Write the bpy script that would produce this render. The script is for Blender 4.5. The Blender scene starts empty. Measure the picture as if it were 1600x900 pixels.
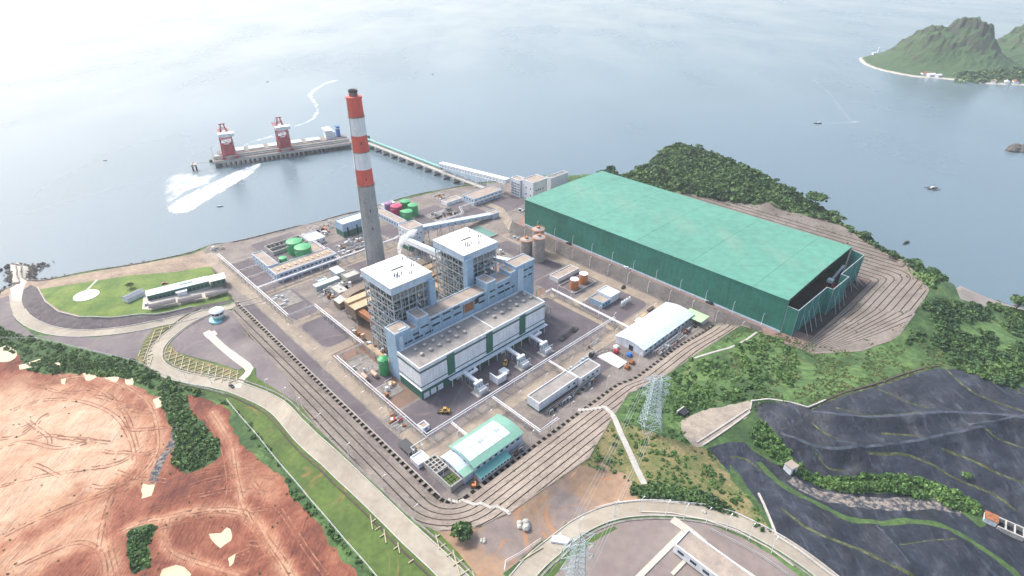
import bpy, math, random
import numpy as np
from mathutils import Vector, Matrix, Euler
from mathutils.geometry import delaunay_2d_cdt
random.seed(7); rng = np.random.default_rng(7)
S = bpy.context.scene
COL = S.collection
R = math.radians
# ------------------------------------------------------------------ camera, world, sun, exposure
CAMH = 240.0; PITCH = 30.6; FPX = 897.0
cam = bpy.data.cameras.new('camera'); camo = bpy.data.objects.new('camera', cam); COL.objects.link(camo)
camo.location = (0, 0, CAMH); camo.rotation_euler = (R(90-PITCH), 0, 0)
cam.sensor_width = 36; cam.lens = 36*FPX/1600; cam.clip_start = 1; cam.clip_end = 60000
S.camera = camo
SUN_EL, SUN_AZ = 50, -54           # azimuth clockwise from the view direction (+Y)
w = bpy.data.worlds.new('World'); S.world = w; w.use_nodes = True
nt = w.node_tree; bg = nt.nodes['Background']
sky = nt.nodes.new('ShaderNodeTexSky'); sky.sky_type = 'NISHITA'; sky.sun_disc = False
sky.sun_elevation = R(SUN_EL); sky.sun_rotation = R(SUN_AZ); sky.dust_density = 4.0; sky.air_density = 1.2
nt.links.new(sky.outputs[0], bg.inputs[0]); bg.inputs[1].default_value = 0.15
sl = bpy.data.lights.new('sun', 'SUN'); sl.energy = 1.9; sl.angle = R(9); sl.color = (1, .96, .9)
so = bpy.data.objects.new('sun', sl); COL.objects.link(so)
sd = Vector((math.sin(R(SUN_AZ))*math.cos(R(SUN_EL)), math.cos(R(SUN_AZ))*math.cos(R(SUN_EL)), math.sin(R(SUN_EL))))
so.rotation_euler = sd.to_track_quat('Z', 'Y').to_euler()
S.view_settings.view_transform = 'Standard'; S.view_settings.look = 'None'
S.view_settings.exposure = 0.98; S.view_settings.gamma = 1
S.render.engine = 'CYCLES'
S.cycles.max_bounces = 6; S.cycles.transparent_max_bounces = 12; S.cycles.volume_bounces = 2
S.cycles.use_denoising = True
# ------------------------------------------------------------------ geometry of the site
_c, _s = math.cos(R(PITCH)), math.sin(R(PITCH))
ANG = R(43.97); CA, SA = math.cos(ANG), math.sin(ANG)
def at(px, py, z=0.0):                     # survey point -> metres
    u = (px-800)/FPX; v = (450-py)/FPX
    t = (z-CAMH)/(-_s+v*_c)
    return (u*t, (_c+v*_s)*t)
def xy(u, v): return (u*CA-v*SA, u*SA+v*CA)
def uvw(x, y): return (x*CA+y*SA, -x*SA+y*CA)
# ------------------------------------------------------------------ materials
MATS = {}
def srgb(h):
    h = h.lstrip('#'); o = []
    for i in (0, 2, 4):
        c = int(h[i:i+2], 16)/255
        o.append(c/12.92 if c <= .04045 else ((c+.055)/1.055)**2.4)
    return tuple(o)
def mat(name, col, rough=.8, var=.12, scale=.15, col2=None, bump=0., bscale=1.5, metal=0., amt=.5, fine=.12, ior=None):
    if name in MATS: return MATS[name]
    if isinstance(col, str): col = srgb(col)
    if isinstance(col2, str): col2 = srgb(col2)
    m = bpy.data.materials.new(name); m.use_nodes = True; MATS[name] = m
    t = m.node_tree; N = t.nodes; L = t.links
    p = N['Principled BSDF']; p.inputs['Roughness'].default_value = rough; p.inputs['Metallic'].default_value = metal
    if ior: p.inputs['IOR'].default_value = ior
    g = N.new('ShaderNodeNewGeometry')
    n1 = N.new('ShaderNodeTexNoise'); n1.inputs['Scale'].default_value = scale; n1.inputs['Detail'].default_value = 6; n1.inputs['Roughness'].default_value = .6
    L.new(g.outputs['Position'], n1.inputs['Vector'])
    if col2 is None: col2 = tuple(c*(1-var*2.2) for c in col)
    r = N.new('ShaderNodeValToRGB'); r.color_ramp.elements[0].position = .5-amt*.5+.1; r.color_ramp.elements[1].position = .5+amt*.35
    r.color_ramp.elements[0].color = (*col2, 1); r.color_ramp.elements[1].color = (*col, 1)
    L.new(n1.outputs['Fac'], r.inputs['Fac'])
    n2 = N.new('ShaderNodeTexNoise'); n2.inputs['Scale'].default_value = scale*9; n2.inputs['Detail'].default_value = 4
    L.new(g.outputs['Position'], n2.inputs['Vector'])
    mr = N.new('ShaderNodeMapRange'); mr.inputs['From Min'].default_value = .3; mr.inputs['From Max'].default_value = .7
    mr.inputs['To Min'].default_value = 1-fine; mr.inputs['To Max'].default_value = 1+fine
    L.new(n2.outputs['Fac'], mr.inputs['Value'])
    mx = N.new('ShaderNodeVectorMath'); mx.operation = 'SCALE'
    L.new(r.outputs['Color'], mx.inputs[0]); L.new(mr.outputs['Result'], mx.inputs['Scale'])
    L.new(mx.outputs['Vector'], p.inputs['Base Color'])
    if bump:
        n3 = N.new('ShaderNodeTexNoise'); n3.inputs['Scale'].default_value = bscale; n3.inputs['Detail'].default_value = 5
        L.new(g.outputs['Position'], n3.inputs['Vector'])
        b = N.new('ShaderNodeBump'); b.inputs['Strength'].default_value = 1; b.inputs['Distance'].default_value = bump
        L.new(n3.outputs['Fac'], b.inputs['Height']); L.new(b.outputs['Normal'], p.inputs['Normal'])
    return m
M = {}
M['white'] = mat('white_paint', (.74, .76, .78), .5, .06)
M['offwhite'] = mat('off_white_panel', (.80, .81, .84), .55, .07)
M['bluewall'] = mat('pale_blue_cladding', (.33, .47, .60), .55, .08)
M['lightblue'] = mat('light_blue_cladding', (.50, .60, .70), .55, .06)
M['green_dark'] = mat('dark_green_cladding', (.03, .15, .11), .5, .1)
M['green_trim'] = mat('grey_green_trim', (.07, .14, .14), .5, .1)
M['green_roof'] = mat('pale_green_roof', (.17, .35, .27), .5, .06)
M['mint'] = mat('mint_roof_sheeting', (.092, .275, .205), .75, .05, .02)
M['net'] = mat('green_netting', (.03, .19, .14), .8, .12, .05)
M['teal'] = mat('teal_roof', (.12, .36, .33), .5, .05)
M['roof_white'] = mat('white_metal_roof', (.58, .66, .70), .5, .10, .25)
M['roof_grey'] = mat('weathered_grey_roof', (.19, .18, .17), .9, .2, .12, col2=(.33, .30, .27), bump=.05)
M['roof_tan'] = mat('tan_gravel_roof', (.38, .31, .25), .9, .2, .2, col2=(.26, .22, .19))
M['concrete'] = mat('concrete', (.46, .44, .40), .85, .1, .2)
M['concrete_dark'] = mat('stained_concrete', (.27, .25, .23), .9, .2, .3)
M['stack'] = mat('stack_concrete', (.40, .39, .38), .85, .1, .08)
M['red'] = mat('red_band_paint', (.74, .11, .075), .6, .08)
M['stackwhite'] = mat('white_band_paint', (.80, .79, .79), .6, .04)
M['crane_red'] = mat('crane_red_paint', (.46, .03, .05), .5, .15)
M['steel'] = mat('galvanised_steel', (.42, .48, .50), .45, .1, .5)
M['steel_dark'] = mat('dark_steel', (.045, .05, .055), .6, .15)
M['pipe'] = mat('white_lagged_pipe', (.72, .70, .70), .4, .08, .4)
M['dark'] = mat('dark_opening', (.02, .022, .028), .6, .1)
M['glass'] = mat('dark_window_glass', (.03, .05, .07), .12, .1)
M['tan'] = mat('tan_cladding', (.55, .38, .22), .6, .1)
M['brown'] = mat('brown_cladding', (.20, .15, .11), .7, .12)
M['rust'] = mat('rusty_steel', (.38, .15, .06), .8, .25, .6)
M['orange'] = mat('orange_paint', (.62, .22, .07), .6, .12, .8)
M['yellow'] = mat('yellow_machine_paint', (.60, .36, .08), .5, .15, 1)
M['tank_green'] = mat('green_tank_paint', (.05, .36, .13), .45, .1, .3)
M['tank_red'] = mat('crimson_tank_paint', (.55, .03, .12), .45, .1, .3)
M['tank_purple'] = mat('mauve_tank_paint', (.28, .15, .30), .5, .1, .3)
M['silo'] = mat('silo_steel', (.36, .35, .34), .5, .15, .3, col2=(.28, .24, .21))
M['blue'] = mat('bright_blue_paint', (.02, .16, .50), .5, .1)
M['skyblue'] = mat('sky_blue_roof', (.25, .60, .66), .5, .05)
M['tyre'] = mat('black_rubber', (.02, .02, .02), .9, .1)
M['wood'] = mat('dark_timber', (.09, .07, .055), .9, .2)
M['bark'] = mat('tree_bark', (.10, .075, .055), .9, .2, 1)
M['fencegreen'] = mat('pale_green_steel', (.34, .50, .46), .5, .1)
M['rock'] = mat('coast_rock', (.11, .10, .095), .95, .2, .3, bump=.3)
M['floor_tile'] = mat('pale_floor', (.62, .66, .66), .4, .05)
def grime(k, lo=.86, hi=1.05):
    m = M[k]; t = m.node_tree; N = t.nodes; L = t.links; p = N['Principled BSDF']; src = p.inputs['Base Color'].links[0].from_socket
    g = N.new('ShaderNodeNewGeometry'); mp = N.new('ShaderNodeMapping'); mp.inputs['Scale'].default_value = (1, 1, .07); n = N.new('ShaderNodeTexNoise'); n.inputs['Scale'].default_value = .9; n.inputs['Detail'].default_value = 4
    L.new(g.outputs['Position'], mp.inputs['Vector']); L.new(mp.outputs['Vector'], n.inputs['Vector']); q = N.new('ShaderNodeMapRange'); q.inputs['From Min'].default_value = .3; q.inputs['From Max'].default_value = .62; q.inputs['To Min'].default_value = lo; q.inputs['To Max'].default_value = hi; L.new(n.outputs['Fac'], q.inputs['Value'])
    v = N.new('ShaderNodeVectorMath'); v.operation = 'SCALE'; L.new(src, v.inputs[0]); L.new(q.outputs['Result'], v.inputs['Scale']); L.new(v.outputs['Vector'], p.inputs['Base Color'])
for k_ in ('white', 'offwhite', 'bluewall', 'lightblue', 'stack', 'stackwhite', 'red', 'silo', 'tank_green', 'orange', 'concrete', 'green_dark', 'net'): grime(k_)
# ------------------------------------------------------------------ mesh building
class MB:
    def __init__(s): s.v = []; s.f = []
    def box(s, x0, x1, y0, y1, z0, z1):
        n = len(s.v)
        s.v += [(x0,y0,z0),(x1,y0,z0),(x1,y1,z0),(x0,y1,z0),(x0,y0,z1),(x1,y0,z1),(x1,y1,z1),(x0,y1,z1)]
        s.f += [(n+3,n+2,n+1,n),(n+4,n+5,n+6,n+7),(n,n+1,n+5,n+4),(n+1,n+2,n+6,n+5),(n+2,n+3,n+7,n+6),(n+3,n,n+4,n+7)]
        return s
    def bar(s, p, q, a, b=None):
        b = b or a; p = Vector(p); q = Vector(q); d = (q-p)
        if d.length < 1e-6: return s
        d.normalize(); up = Vector((0,0,1)) if abs(d.z) < .95 else Vector((0,1,0))
        x = d.cross(up).normalized()*a/2; y = x.cross(d).normalized()*b/2
        n = len(s.v)
        for c in (p, q):
            s.v += [tuple(c-x-y), tuple(c+x-y), tuple(c+x+y), tuple(c-x+y)]
        s.f += [(n+3,n+2,n+1,n),(n+4,n+5,n+6,n+7),(n,n+1,n+5,n+4),(n+1,n+2,n+6,n+5),(n+2,n+3,n+7,n+6),(n+3,n,n+4,n+7)]
        return s
    def cyl(s, cx, cy, z0, z1, r0, r1=None, n=16, caps=True):
        r1 = r0 if r1 is None else r1; k = len(s.v)
        for z, r in ((z0, r0), (z1, r1)):
            for i in range(n):
                a = 2*math.pi*i/n; s.v.append((cx+r*math.cos(a), cy+r*math.sin(a), z))
        for i in range(n):
            j = (i+1) % n; s.f.append((k+i, k+j, k+n+j, k+n+i))
        if caps:
            s.f.append(tuple(k+n+i for i in range(n))); s.f.append(tuple(k+n-1-i for i in range(n)))
        return s
    def lathe(s, cx, cy, prof, n=16):
        k = len(s.v)
        for r, z in prof:
            for i in range(n):
                a = 2*math.pi*i/n; s.v.append((cx+r*math.cos(a), cy+r*math.sin(a), z))
        for m in range(len(prof)-1):
            for i in range(n):
                j = (i+1) % n; s.f.append((k+m*n+i, k+m*n+j, k+(m+1)*n+j, k+(m+1)*n+i))
        return s
    def tube(s, pts, r, n=8):
        P = [Vector(p) for p in pts]; k = len(s.v)
        for i, p in enumerate(P):
            d = (P[min(i+1, len(P)-1)]-P[max(i-1, 0)]).normalized()
            up = Vector((0,0,1)) if abs(d.z) < .95 else Vector((1,0,0))
            x = d.cross(up).normalized(); y = x.cross(d).normalized()
            for j in range(n):
                a = 2*math.pi*j/n; s.v.append(tuple(p+(x*math.cos(a)+y*math.sin(a))*r))
        for i in range(len(P)-1):
            for j in range(n):
                l = (j+1) % n; s.f.append((k+i*n+j, k+i*n+l, k+(i+1)*n+l, k+(i+1)*n+j))
        s.f.append(tuple(k+n-1-j for j in range(n))); s.f.append(tuple(k+(len(P)-1)*n+j for j in range(n)))
        return s
    def prism(s, poly, z0, z1):
        n = len(poly); k = len(s.v)
        s.v += [(x, y, z0) for x, y in poly]+[(x, y, z1) for x, y in poly]
        s.f.append(tuple(k+n+i for i in range(n))); s.f.append(tuple(k+n-1-i for i in range(n)))
        for i in range(n):
            j = (i+1) % n; s.f.append((k+i, k+j, k+n+j, k+n+i))
        return s
    def quad(s, a, b, c, d):
        k = len(s.v); s.v += [a, b, c, d]; s.f.append((k, k+1, k+2, k+3)); return s
    def build(s, name, m, parent=None, smooth=False, label=None):
        me = bpy.data.meshes.new(name); me.from_pydata(s.v, [], s.f); me.update()
        me.materials.append(m if not isinstance(m, str) else M[m])
        if smooth:
            me.polygons.foreach_set('use_smooth', [True]*len(me.polygons))
        o = bpy.data.objects.new(name, me); COL.objects.link(o); o.parent = parent
        if label: o['label'] = label
        return o
def tag(o, label=None, cat=None, group=None, kind=None):
    if label: o['label'] = label
    if cat: o['category'] = cat
    if group: o['group'] = group
    if kind: o['kind'] = kind
    return o
def thing(name, label, cat, u=0, v=0, z=0, rz=ANG, group=None, xyz=None):
    o = bpy.data.objects.new(name, None); COL.objects.link(o)
    if xyz is None: x, y = xy(u, v); xyz = (x, y, z)
    o.location = xyz; o.rotation_euler = (0, 0, rz)
    return tag(o, label, cat, group)
def Bx(name, m, parent, *b): return MB().box(*b).build(name, m, parent)
def cp(o, parent, loc=None, rz=None):
    c = o.copy(); COL.objects.link(c); c.parent = parent
    if loc is not None: c.location = loc
    if rz is not None: c.rotation_euler = (0, 0, rz)
    return c
def copy_thing(root, loc, rz=None, label=None):
    r = root.copy(); COL.objects.link(r); r.location = loc
    if rz is not None: r.rotation_euler = (0, 0, rz)
    if label: r['label'] = label
    for ch in root.children:
        c = ch.copy(); COL.objects.link(c); c.parent = r
        for g in ch.children:
            d = g.copy(); COL.objects.link(d); d.parent = c
    return r
# ------------------------------------------------------------------ terrain heights
def pip(px, py, poly):
    poly = np.asarray(poly); px = np.asarray(px); py = np.asarray(py)
    ins = np.zeros(px.shape, bool); n = len(poly); j = n-1
    for i in range(n):
        xi, yi = poly[i]; xj, yj = poly[j]
        if yi != yj:
            c = ((yi > py) != (yj > py)) & (px < (xj-xi)*(py-yi)/(yj-yi)+xi)
            ins ^= c
        j = i
    return ins
def segdist(px, py, line, closed=False):
    L = list(line)+([line[0]] if closed else []); d = np.full(np.shape(px), 1e9)
    for (ax, ay), (bx, by) in zip(L[:-1], L[1:]):
        vx, vy = bx-ax, by-ay; l2 = vx*vx+vy*vy+1e-9
        t = np.clip(((px-ax)*vx+(py-ay)*vy)/l2, 0, 1)
        d = np.minimum(d, np.hypot(px-ax-t*vx, py-ay-t*vy))
    return d
def sst(a, b, x):
    t = np.clip((x-a)/(b-a), 0, 1); return t*t*(3-2*t)
def v0of(u): return 158-4.5*sst(243, 262, u)-4*sst(300, 350, u)
def dplant(u, v):                          # distance outside the plant platform
    du = np.maximum(119.5-u, 0); dv = np.maximum(v0of(u)+10-v, 0)
    return np.where((du > 0) & (dv > 0), np.hypot(du, dv)-10, np.maximum(du, dv)-10)
def wpinch(u): return np.clip((u-338)/85, .10, 1)
def dbowl(u, v):
    du = np.maximum(u-482, 0); dv = np.maximum(90-v, 0)
    return np.hypot(du, dv)
TERR_OUT = [(366,482),(362,487),(392,525),(447,590),(472,635),(497,669),(530,702),(563,735),(600,769),(637,805),(653,819),(683,829),(708,828),(750,822),(800,799),(840,770),(920,715),(957,652),(982,614),(1035,589),(1100,545),(1158,508),(1166,503)]
BOWL_OUT = [(1158,508),(1185,516),(1210,530),(1270,552),(1345,548),(1400,528),(1440,472),(1450,453),(1400,405),(1310,350),(1200,322),(1090,307)]
def iter_at(p, zf, n=24):
    z = 0.
    for _ in range(n):
        x, y = at(p[0], p[1], z); u, v = uvw(x, y); z = .5*z+.5*float(zf(u, v))
    return at(p[0], p[1], z)
zterr = lambda u, v: np.clip(.5*dplant(np.asarray(u, float), np.asarray(v, float)), 0, 60)
zbowl = lambda u, v: 10+np.hypot(.20*np.maximum(u-482, 0), .42*np.maximum(90-v, 0)*wpinch(u))
def subdiv(P, step=6., closed=False):
    out = []; Q = list(P)+([P[0]] if closed else [])
    for a, b in zip(Q[:-1], Q[1:]):
        n = max(1, int(math.hypot(b[0]-a[0], b[1]-a[1])/step))
        out += [(a[0]+(b[0]-a[0])*i/n, a[1]+(b[1]-a[1])*i/n) for i in range(n)]
    if not closed: out.append(Q[-1])
    return out
def spline(P, step=6., closed=False):      # Catmull-Rom through the points
    n = len(P); out = []
    rngi = range(n if closed else n-1)
    for i in rngi:
        g = lambda k: P[k % n] if closed else P[max(0, min(n-1, k))]
        p0, p1, p2, p3 = g(i-1), g(i), g(i+1), g(i+2)
        m = max(1, int(math.hypot(p2[0]-p1[0], p2[1]-p1[1])/step))
        for k in range(m):
            t = k/m
            out.append(tuple(.5*((2*p1[a])+(-p0[a]+p2[a])*t+(2*p0[a]-5*p1[a]+4*p2[a]-p3[a])*t*t+(-p0[a]+3*p1[a]-3*p2[a]+p3[a])*t**3) for a in (0, 1)))
    if not closed: out.append(tuple(P[-1]))
    return out
terr_w = [iter_at(p, zterr) for p in subdiv(TERR_OUT, 12)]
inner = [xy(111.5, 426), xy(111.5, 300), xy(111.5, 172)]
TERR = terr_w+[xy(353.5, 152), xy(353.5, 170), xy(300, 170), xy(122, 170), xy(122, 426), xy(111, 427)]
bowl_w = [iter_at(p, zbowl) for p in subdiv(BOWL_OUT, 12)]
BOWL = bowl_w+[xy(512, 330), xy(505, 368), xy(480, 374), xy(358.8, 374), xy(358.8, 118), xy(353, 112)]
PLANT = [xy(*p) for p in ((109.5,428),(109.5,168),(110.9,163.3),(114.5,159.6),(119.5,158),(243,157.5),(262,153),(300,153),(353.5,149.5),(353.5,372),(430,392),(462,420),(474,470),(452,478),(388,505),(300,520),(236,526),(190,532),(150,538),(132,546),(124,540),(112,470))]
COAST_PX = [(-700,520),(-200,480),(0,456),(14,440),(13,416),(30,412),(50,416),(52,434),(75,438),(150,424),(240,409),(300,397),(335,384),(370,382),(430,367),(500,349),(522,344),(580,327),(640,310),(700,298),(745,290),(790,286),(850,281),(885,283),(930,289),(975,284)]
COAST2_PX = [(1000,270),(1015,264),(1070,264),(1120,281),(1200,314),(1260,338),(1310,359),(1370,397),(1440,432),(1500,462),(1560,474),(1600,482),(1800,520),(2300,640),(3200,900)]
coast_w = spline([at(*p, -6) for p in COAST_PX], 8)+spline([at(*p, -6) for p in COAST2_PX], 10)
LAND = coast_w+[(900, -60), (-900, -60), (-900, 300)]
CTRL = [  # px, py, height
 (0,475,-2),(22,440,-2),(25,470,-1.5),(20,520,-1),(0,545,-1),(60,512,-.5),(100,530,0),(240,560,0),(200,540,0),(150,515,-.5),(250,502,0),(330,485,0),(400,468,0),
 (75,462,3),(120,442,3),(220,430,2.5),(340,420,2),(378,458,2),(300,482,2),(230,494,3),(150,494,3),(100,485,3),(200,460,3),(300,440,2.5),
 (75,442,-1),(200,420,-1),(300,402,0),
 (330,510,0),(285,545,.5),(350,585,1.5),(430,625,4),(380,530,0),(255,540,0),(262,575,0),(320,596,1),(378,612,2),(433,640,4),(473,680,6),(513,716,8),(567,766,10.5),(633,829,12),(700,892,13),(760,960,14),(860,1100,16),
 (400,640,1),(360,640,0),(420,700,1.5),(500,770,4),(560,830,6.5),(620,890,9),(680,960,10),(500,740,6.5),(580,800,9.5),
 (0,545,-1),(60,560,-1),(130,565,-1),(200,600,-1),(250,650,-2),(100,600,-5),(0,620,-5),(100,700,-5),(0,760,-5),(200,700,-5),(250,760,-4),(200,830,-3),(120,880,-4),(0,900,-5),(350,720,0),(300,800,-1),(350,840,-3),(420,850,3),(480,900,4.5),(300,900,-2),(350,950,1),(0,1100,-5),(300,1100,0),(-400,700,-4),(-400,1000,-4),(450,780,3),(550,900,7),(560,1100,8),(310,660,1),
 (740,860,12.5),(850,800,12.5),(900,850,13.5),(960,800,13.5),(1000,900,14),(1000,770,14),(1150,850,15.5),(1200,930,15.5),(1250,872,16),(950,740,12),(900,770,12),(820,840,13),(1000,1100,15),(1300,950,15),(1300,1200,15),(700,1100,15),
 (1010,630,9.5),(1040,670,13),(1130,580,12),(1100,640,14),(1180,615,15),(1300,612,18),(1160,540,10.5),(1250,570,13),(1350,575,16),(1480,572,20),(1560,600,21),(1600,560,20),(1500,510,22),(1650,650,18),(1470,540,21),(1060,600,9),(1000,700,13),(1060,740,14),(1100,790,15),
 (1300,660,17),(1450,630,18),(1240,690,12),(1400,700,13),(1550,700,12),(1240,735,7),(1290,765,5),(1350,775,5),(1420,778,4.5),(1500,795,4),(1560,825,3),(1600,860,2),(1120,700,11.5),(1150,730,9),(1180,770,11),(1220,800,13),(1270,790,9),(1300,880,13.5),(1400,850,11),(1500,850,8),(1450,900,11),(1560,900,6),(1400,960,12),(1600,780,6),(1700,800,8),(1900,900,6),(1800,650,14),(1600,1000,8),(1330,910,14.5),
 (975,280,14),(1010,272,20),(1050,257,29),(1075,260,30),(1130,285,29),(1200,313,28),(1270,339,26),(1315,357,27),(1400,400,28),(1460,436,27),(1520,478,20),(1580,510,16),(1700,560,13),(1900,700,10),(2200,900,8),(1030,280,20),(1075,290,24)]
_cp = []
for px, py, z in CTRL: x, y = at(px, py, z); _cp.append((x, y, z))
for (x, y) in terr_w[::3]: _cp.append((x, y, float(zterr(*uvw(x, y)))))
for (x, y) in bowl_w[::3]: _cp.append((x, y, float(zbowl(*uvw(x, y)))))
for (x, y) in subdiv(PLANT[9:], 25): _cp.append((x, y, 0))
for p in ((505,368),(512,320),(480,374),(440,374),(400,374)): x, y = xy(*p); _cp.append((x, y, 10.))
_cp = np.array(_cp); _X, _Y = _cp[:, 0]/100, _cp[:, 1]/100
def _K(dx, dy): r2 = dx*dx+dy*dy+1e-12; return .5*r2*np.log(r2)
_n = len(_cp); _A = np.zeros((_n+3, _n+3))
_A[:_n, :_n] = _K(_X[:, None]-_X, _Y[:, None]-_Y)+np.eye(_n)*.002
_A[:_n, _n] = 1; _A[:_n, _n+1] = _X; _A[:_n, _n+2] = _Y; _A[_n:, :_n] = _A[:_n, _n:].T
_W = np.linalg.solve(_A, np.concatenate([_cp[:, 2], np.zeros(3)]))
def zrbf(x, y):
    o = np.empty(x.shape)
    for i in range(0, len(x), 8000):
        a, b = x[i:i+8000]/100, y[i:i+8000]/100
        o[i:i+8000] = _K(a[:, None]-_X, b[:, None]-_Y)@_W[:_n]+_W[_n]+_W[_n+1]*a+_W[_n+2]*b
    return np.clip(o, -5, 36)
_ph = rng.uniform(0, 6.28, (40, 3))
def fnoise(x, y, s, seed=0):               # cheap smooth noise from summed waves
    o = 0
    for k in range(9):
        a = _ph[(seed*5+k) % 40, 0]; b = _ph[(seed*7+k+3) % 40, 1]; f = (.6+.17*k)/s*2*math.pi
        o = o+np.sin((x*math.cos(a)+y*math.sin(a))*f+b+1.3*np.sin((x*math.sin(a*1.7)+y*math.cos(a*1.7))*f*.6+a))
    return o/5.
RED_PX = [(-400,545),(0,548),(40,560),(110,570),(190,590),(245,622),(290,612),(350,634),(372,690),(435,742),(470,780),(505,835),(560,900),(620,1000),(-400,1300)]
LINER_PX = [(1176,628),(1235,629),(1262,637),(1320,615),(1400,590),(1465,574),(1530,578),(1600,606),(1800,660),(1900,1000),(1420,1000),(1330,920),(1212,836),(1190,790),(1150,750),(1106,700),(1140,690),(1170,690),(1180,660)]
red_w = [at(*p, -1) for p in RED_PX]; liner_w = [at(*p, 10) for p in LINER_PX]
FOLDS = []
def zfun(x, y):
    x = np.atleast_1d(np.asarray(x, float)); y = np.atleast_1d(np.asarray(y, float))
    u, v = uvw(x, y)
    z = zrbf(x, y)
    dr = segdist(x, y, red_w, True); mr = pip(x, y, red_w)*np.clip(dr/12, 0, 1)
    z = z+mr*(.8*fnoise(x, y, 34, 1)+.35*fnoise(x, y, 11, 2)+.15*fnoise(x, y, 4.5, 3))
    ml = pip(x, y, liner_w)*np.clip(segdist(x, y, liner_w, True)/10, 0, 1)
    z = z+ml*(1.0*fnoise(x, y, 42, 4)+.5*fnoise(x, y, 15, 5)+.15*fnoise(x, y, 6, 6))
    for L_, h_, w_ in FOLDS:
        k = np.where((ml > 0))[0]
        if len(k): z[k] += ml[k]*h_*np.exp(-(segdist(x[k], y[k], L_)/w_)**2)
    far = sst(200, 330, x)*sst(330, 420, y)
    z = z+far*(1.0*fnoise(x, y, 30, 6))
    dc = segdist(x, y, coast_w)
    Lc = np.where(x > 120, 38., np.where(x < -425, 3.5, 9.))
    z = -7.5+(z+7.5)*sst(0, 1, dc/Lc)
    z = np.where(pip(x, y, PLANT), 0., z)
    t = pip(x, y, TERR); dp = dplant(u, v)
    z = np.where(t, np.where(dp > 0, .5*dp, 0), z)
    b = pip(x, y, BOWL)
    z = np.where(b, zbowl(u, v), z)
    ramp = (u > 353.4) & (u < 358.9) & (v > 112) & (v < 372)
    z = np.where(ramp, 10*np.clip((u-353.5)/5.3, 0, 1), z)
    return z
def zg(x, y): return float(zfun(x, y)[0])
def zuv(u, v): return zg(*xy(u, v))
def gp(px, py):                            # ground point seen at a survey position
    z = 0.
    for _ in range(9):
        x, y = at(px, py, z); z = .5*z+.5*zg(x, y)
    return at(px, py, z)
def gps(P):                                # vectorised gp
    P = np.asarray(P, float); z = np.zeros(len(P))
    for _ in range(9):
        uu = (P[:, 0]-800)/FPX; vv = (450-P[:, 1])/FPX; t = (z-CAMH)/(-_s+vv*_c)
        x, y = uu*t, (_c+vv*_s)*t; z = .5*z+.5*zfun(x, y)
    t = (z-CAMH)/(-_s+vv*_c)
    return [(float(a), float(b)) for a, b in zip(uu*t, (_c+vv*_s)*t)]
def offset(line, d):
    P = np.array(line); T = np.gradient(P, axis=0); T /= np.linalg.norm(T, axis=1)[:, None]+1e-9
    N = np.stack([-T[:, 1], T[:, 0]], 1); return [tuple(p) for p in P+N*d]
def strip(line, w): return offset(line, w/2)+offset(line, -w/2)[::-1]
# ------------------------------------------------------------------ ground materials
GM = {}
GM['hillside'] = mat('rough_grass', '#587440', .95, col2='#36502c', scale=.035, bump=.5, bscale=.5, fine=.35, amt=.4)
GM['undergrowth'] = mat('undergrowth_green', '#435f33', .95, col2='#2a4526', scale=.08, bump=.6, bscale=.6, fine=.35)
GM['grass_strip'] = mat('bright_grass', '#54682f', .95, col2='#3f5429', scale=.045, bump=.1, bscale=2, fine=.2, amt=.5)
GM['lawn'] = mat('lawn_grass', '#6f803f', .95, col2='#4f692f', scale=.05, bump=.08, bscale=2, fine=.15, amt=.4)
GM['dry_scrub'] = mat('dry_scrub', '#7f7450', .95, col2='#5a6138', scale=.09, bump=.3, bscale=.7, fine=.3, amt=.35)
GM['red_earth'] = mat('red_earth', '#a8664e', .95, col2='#7d4435', scale=.03, bump=.35, bscale=.35, fine=.22)
GM['pale_clay'] = mat('pale_clay', '#dbbda4', .95, col2='#b88a72', scale=.022, bump=.22, bscale=.4, fine=.1, amt=.45)
GM['dirt_track'] = mat('dirt_track', '#cfa184', .95, col2='#a97158', scale=.05, bump=.15, bscale=.6, fine=.12)
GM['pond'] = mat('milky_pond', '#b3a888', .6, .03, fine=.03)
GM['bare_soil'] = mat('bare_soil', '#7b706b', .95, col2='#8f7660', scale=.03, bump=.12, bscale=.8, fine=.15, amt=.3)
GM['yard'] = mat('grey_gravel_yard', '#77706f', .95, col2='#645c60', scale=.03, bump=.03, bscale=3, fine=.08)
GM['lower_yard'] = mat('dusty_gravel_yard', '#857b76', .95, col2='#736864', scale=.03, bump=.05, bscale=2, fine=.1)
GM['plant_yard'] = mat('packed_plant_ground', '#857d76', .95, col2='#6a625e', scale=.07, bump=.03, bscale=2, fine=.16)
GM['asphalt'] = mat('dark_asphalt', '#625c60', .9, col2='#534c51', scale=.05, fine=.08, bump=.02, bscale=4)
GM['rust_ground'] = mat('rust_stained_ground', '#7f6657', .95, col2='#6a5a52', scale=.12, fine=.2)
GM['road'] = mat('concrete_road', '#a39b8c', .85, col2='#8f877a', scale=.05, fine=.07)
GM['plant_road'] = mat('dusty_plant_road', '#9c8f7e', .85, col2='#7f7468', scale=.05, fine=.1)
GM['driveway'] = mat('pale_concrete_slab', '#bdb5a9', .85, .06, .1, fine=.05)
GM['coastal_strip'] = mat('sandy_coast_strip', '#9d8b78', .95, col2='#7b6c60', scale=.05, fine=.2, bump=.2, bscale=.6)
GM['seawall'] = mat('seawall_rock', '#5f5952', .95, col2='#403c38', scale=.25, fine=.35, bump=.6, bscale=.7)
GM['rip_rap'] = mat('rip_rap_slope', '#645e60', .95, col2='#4a4447', scale=.2, fine=.4, bump=.7, bscale=.9)
GM['pale_rip_rap'] = mat('pale_rip_rap', '#a29788', .95, col2='#8a7f74', scale=.2, fine=.25, bump=.3, bscale=.9)
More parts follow.
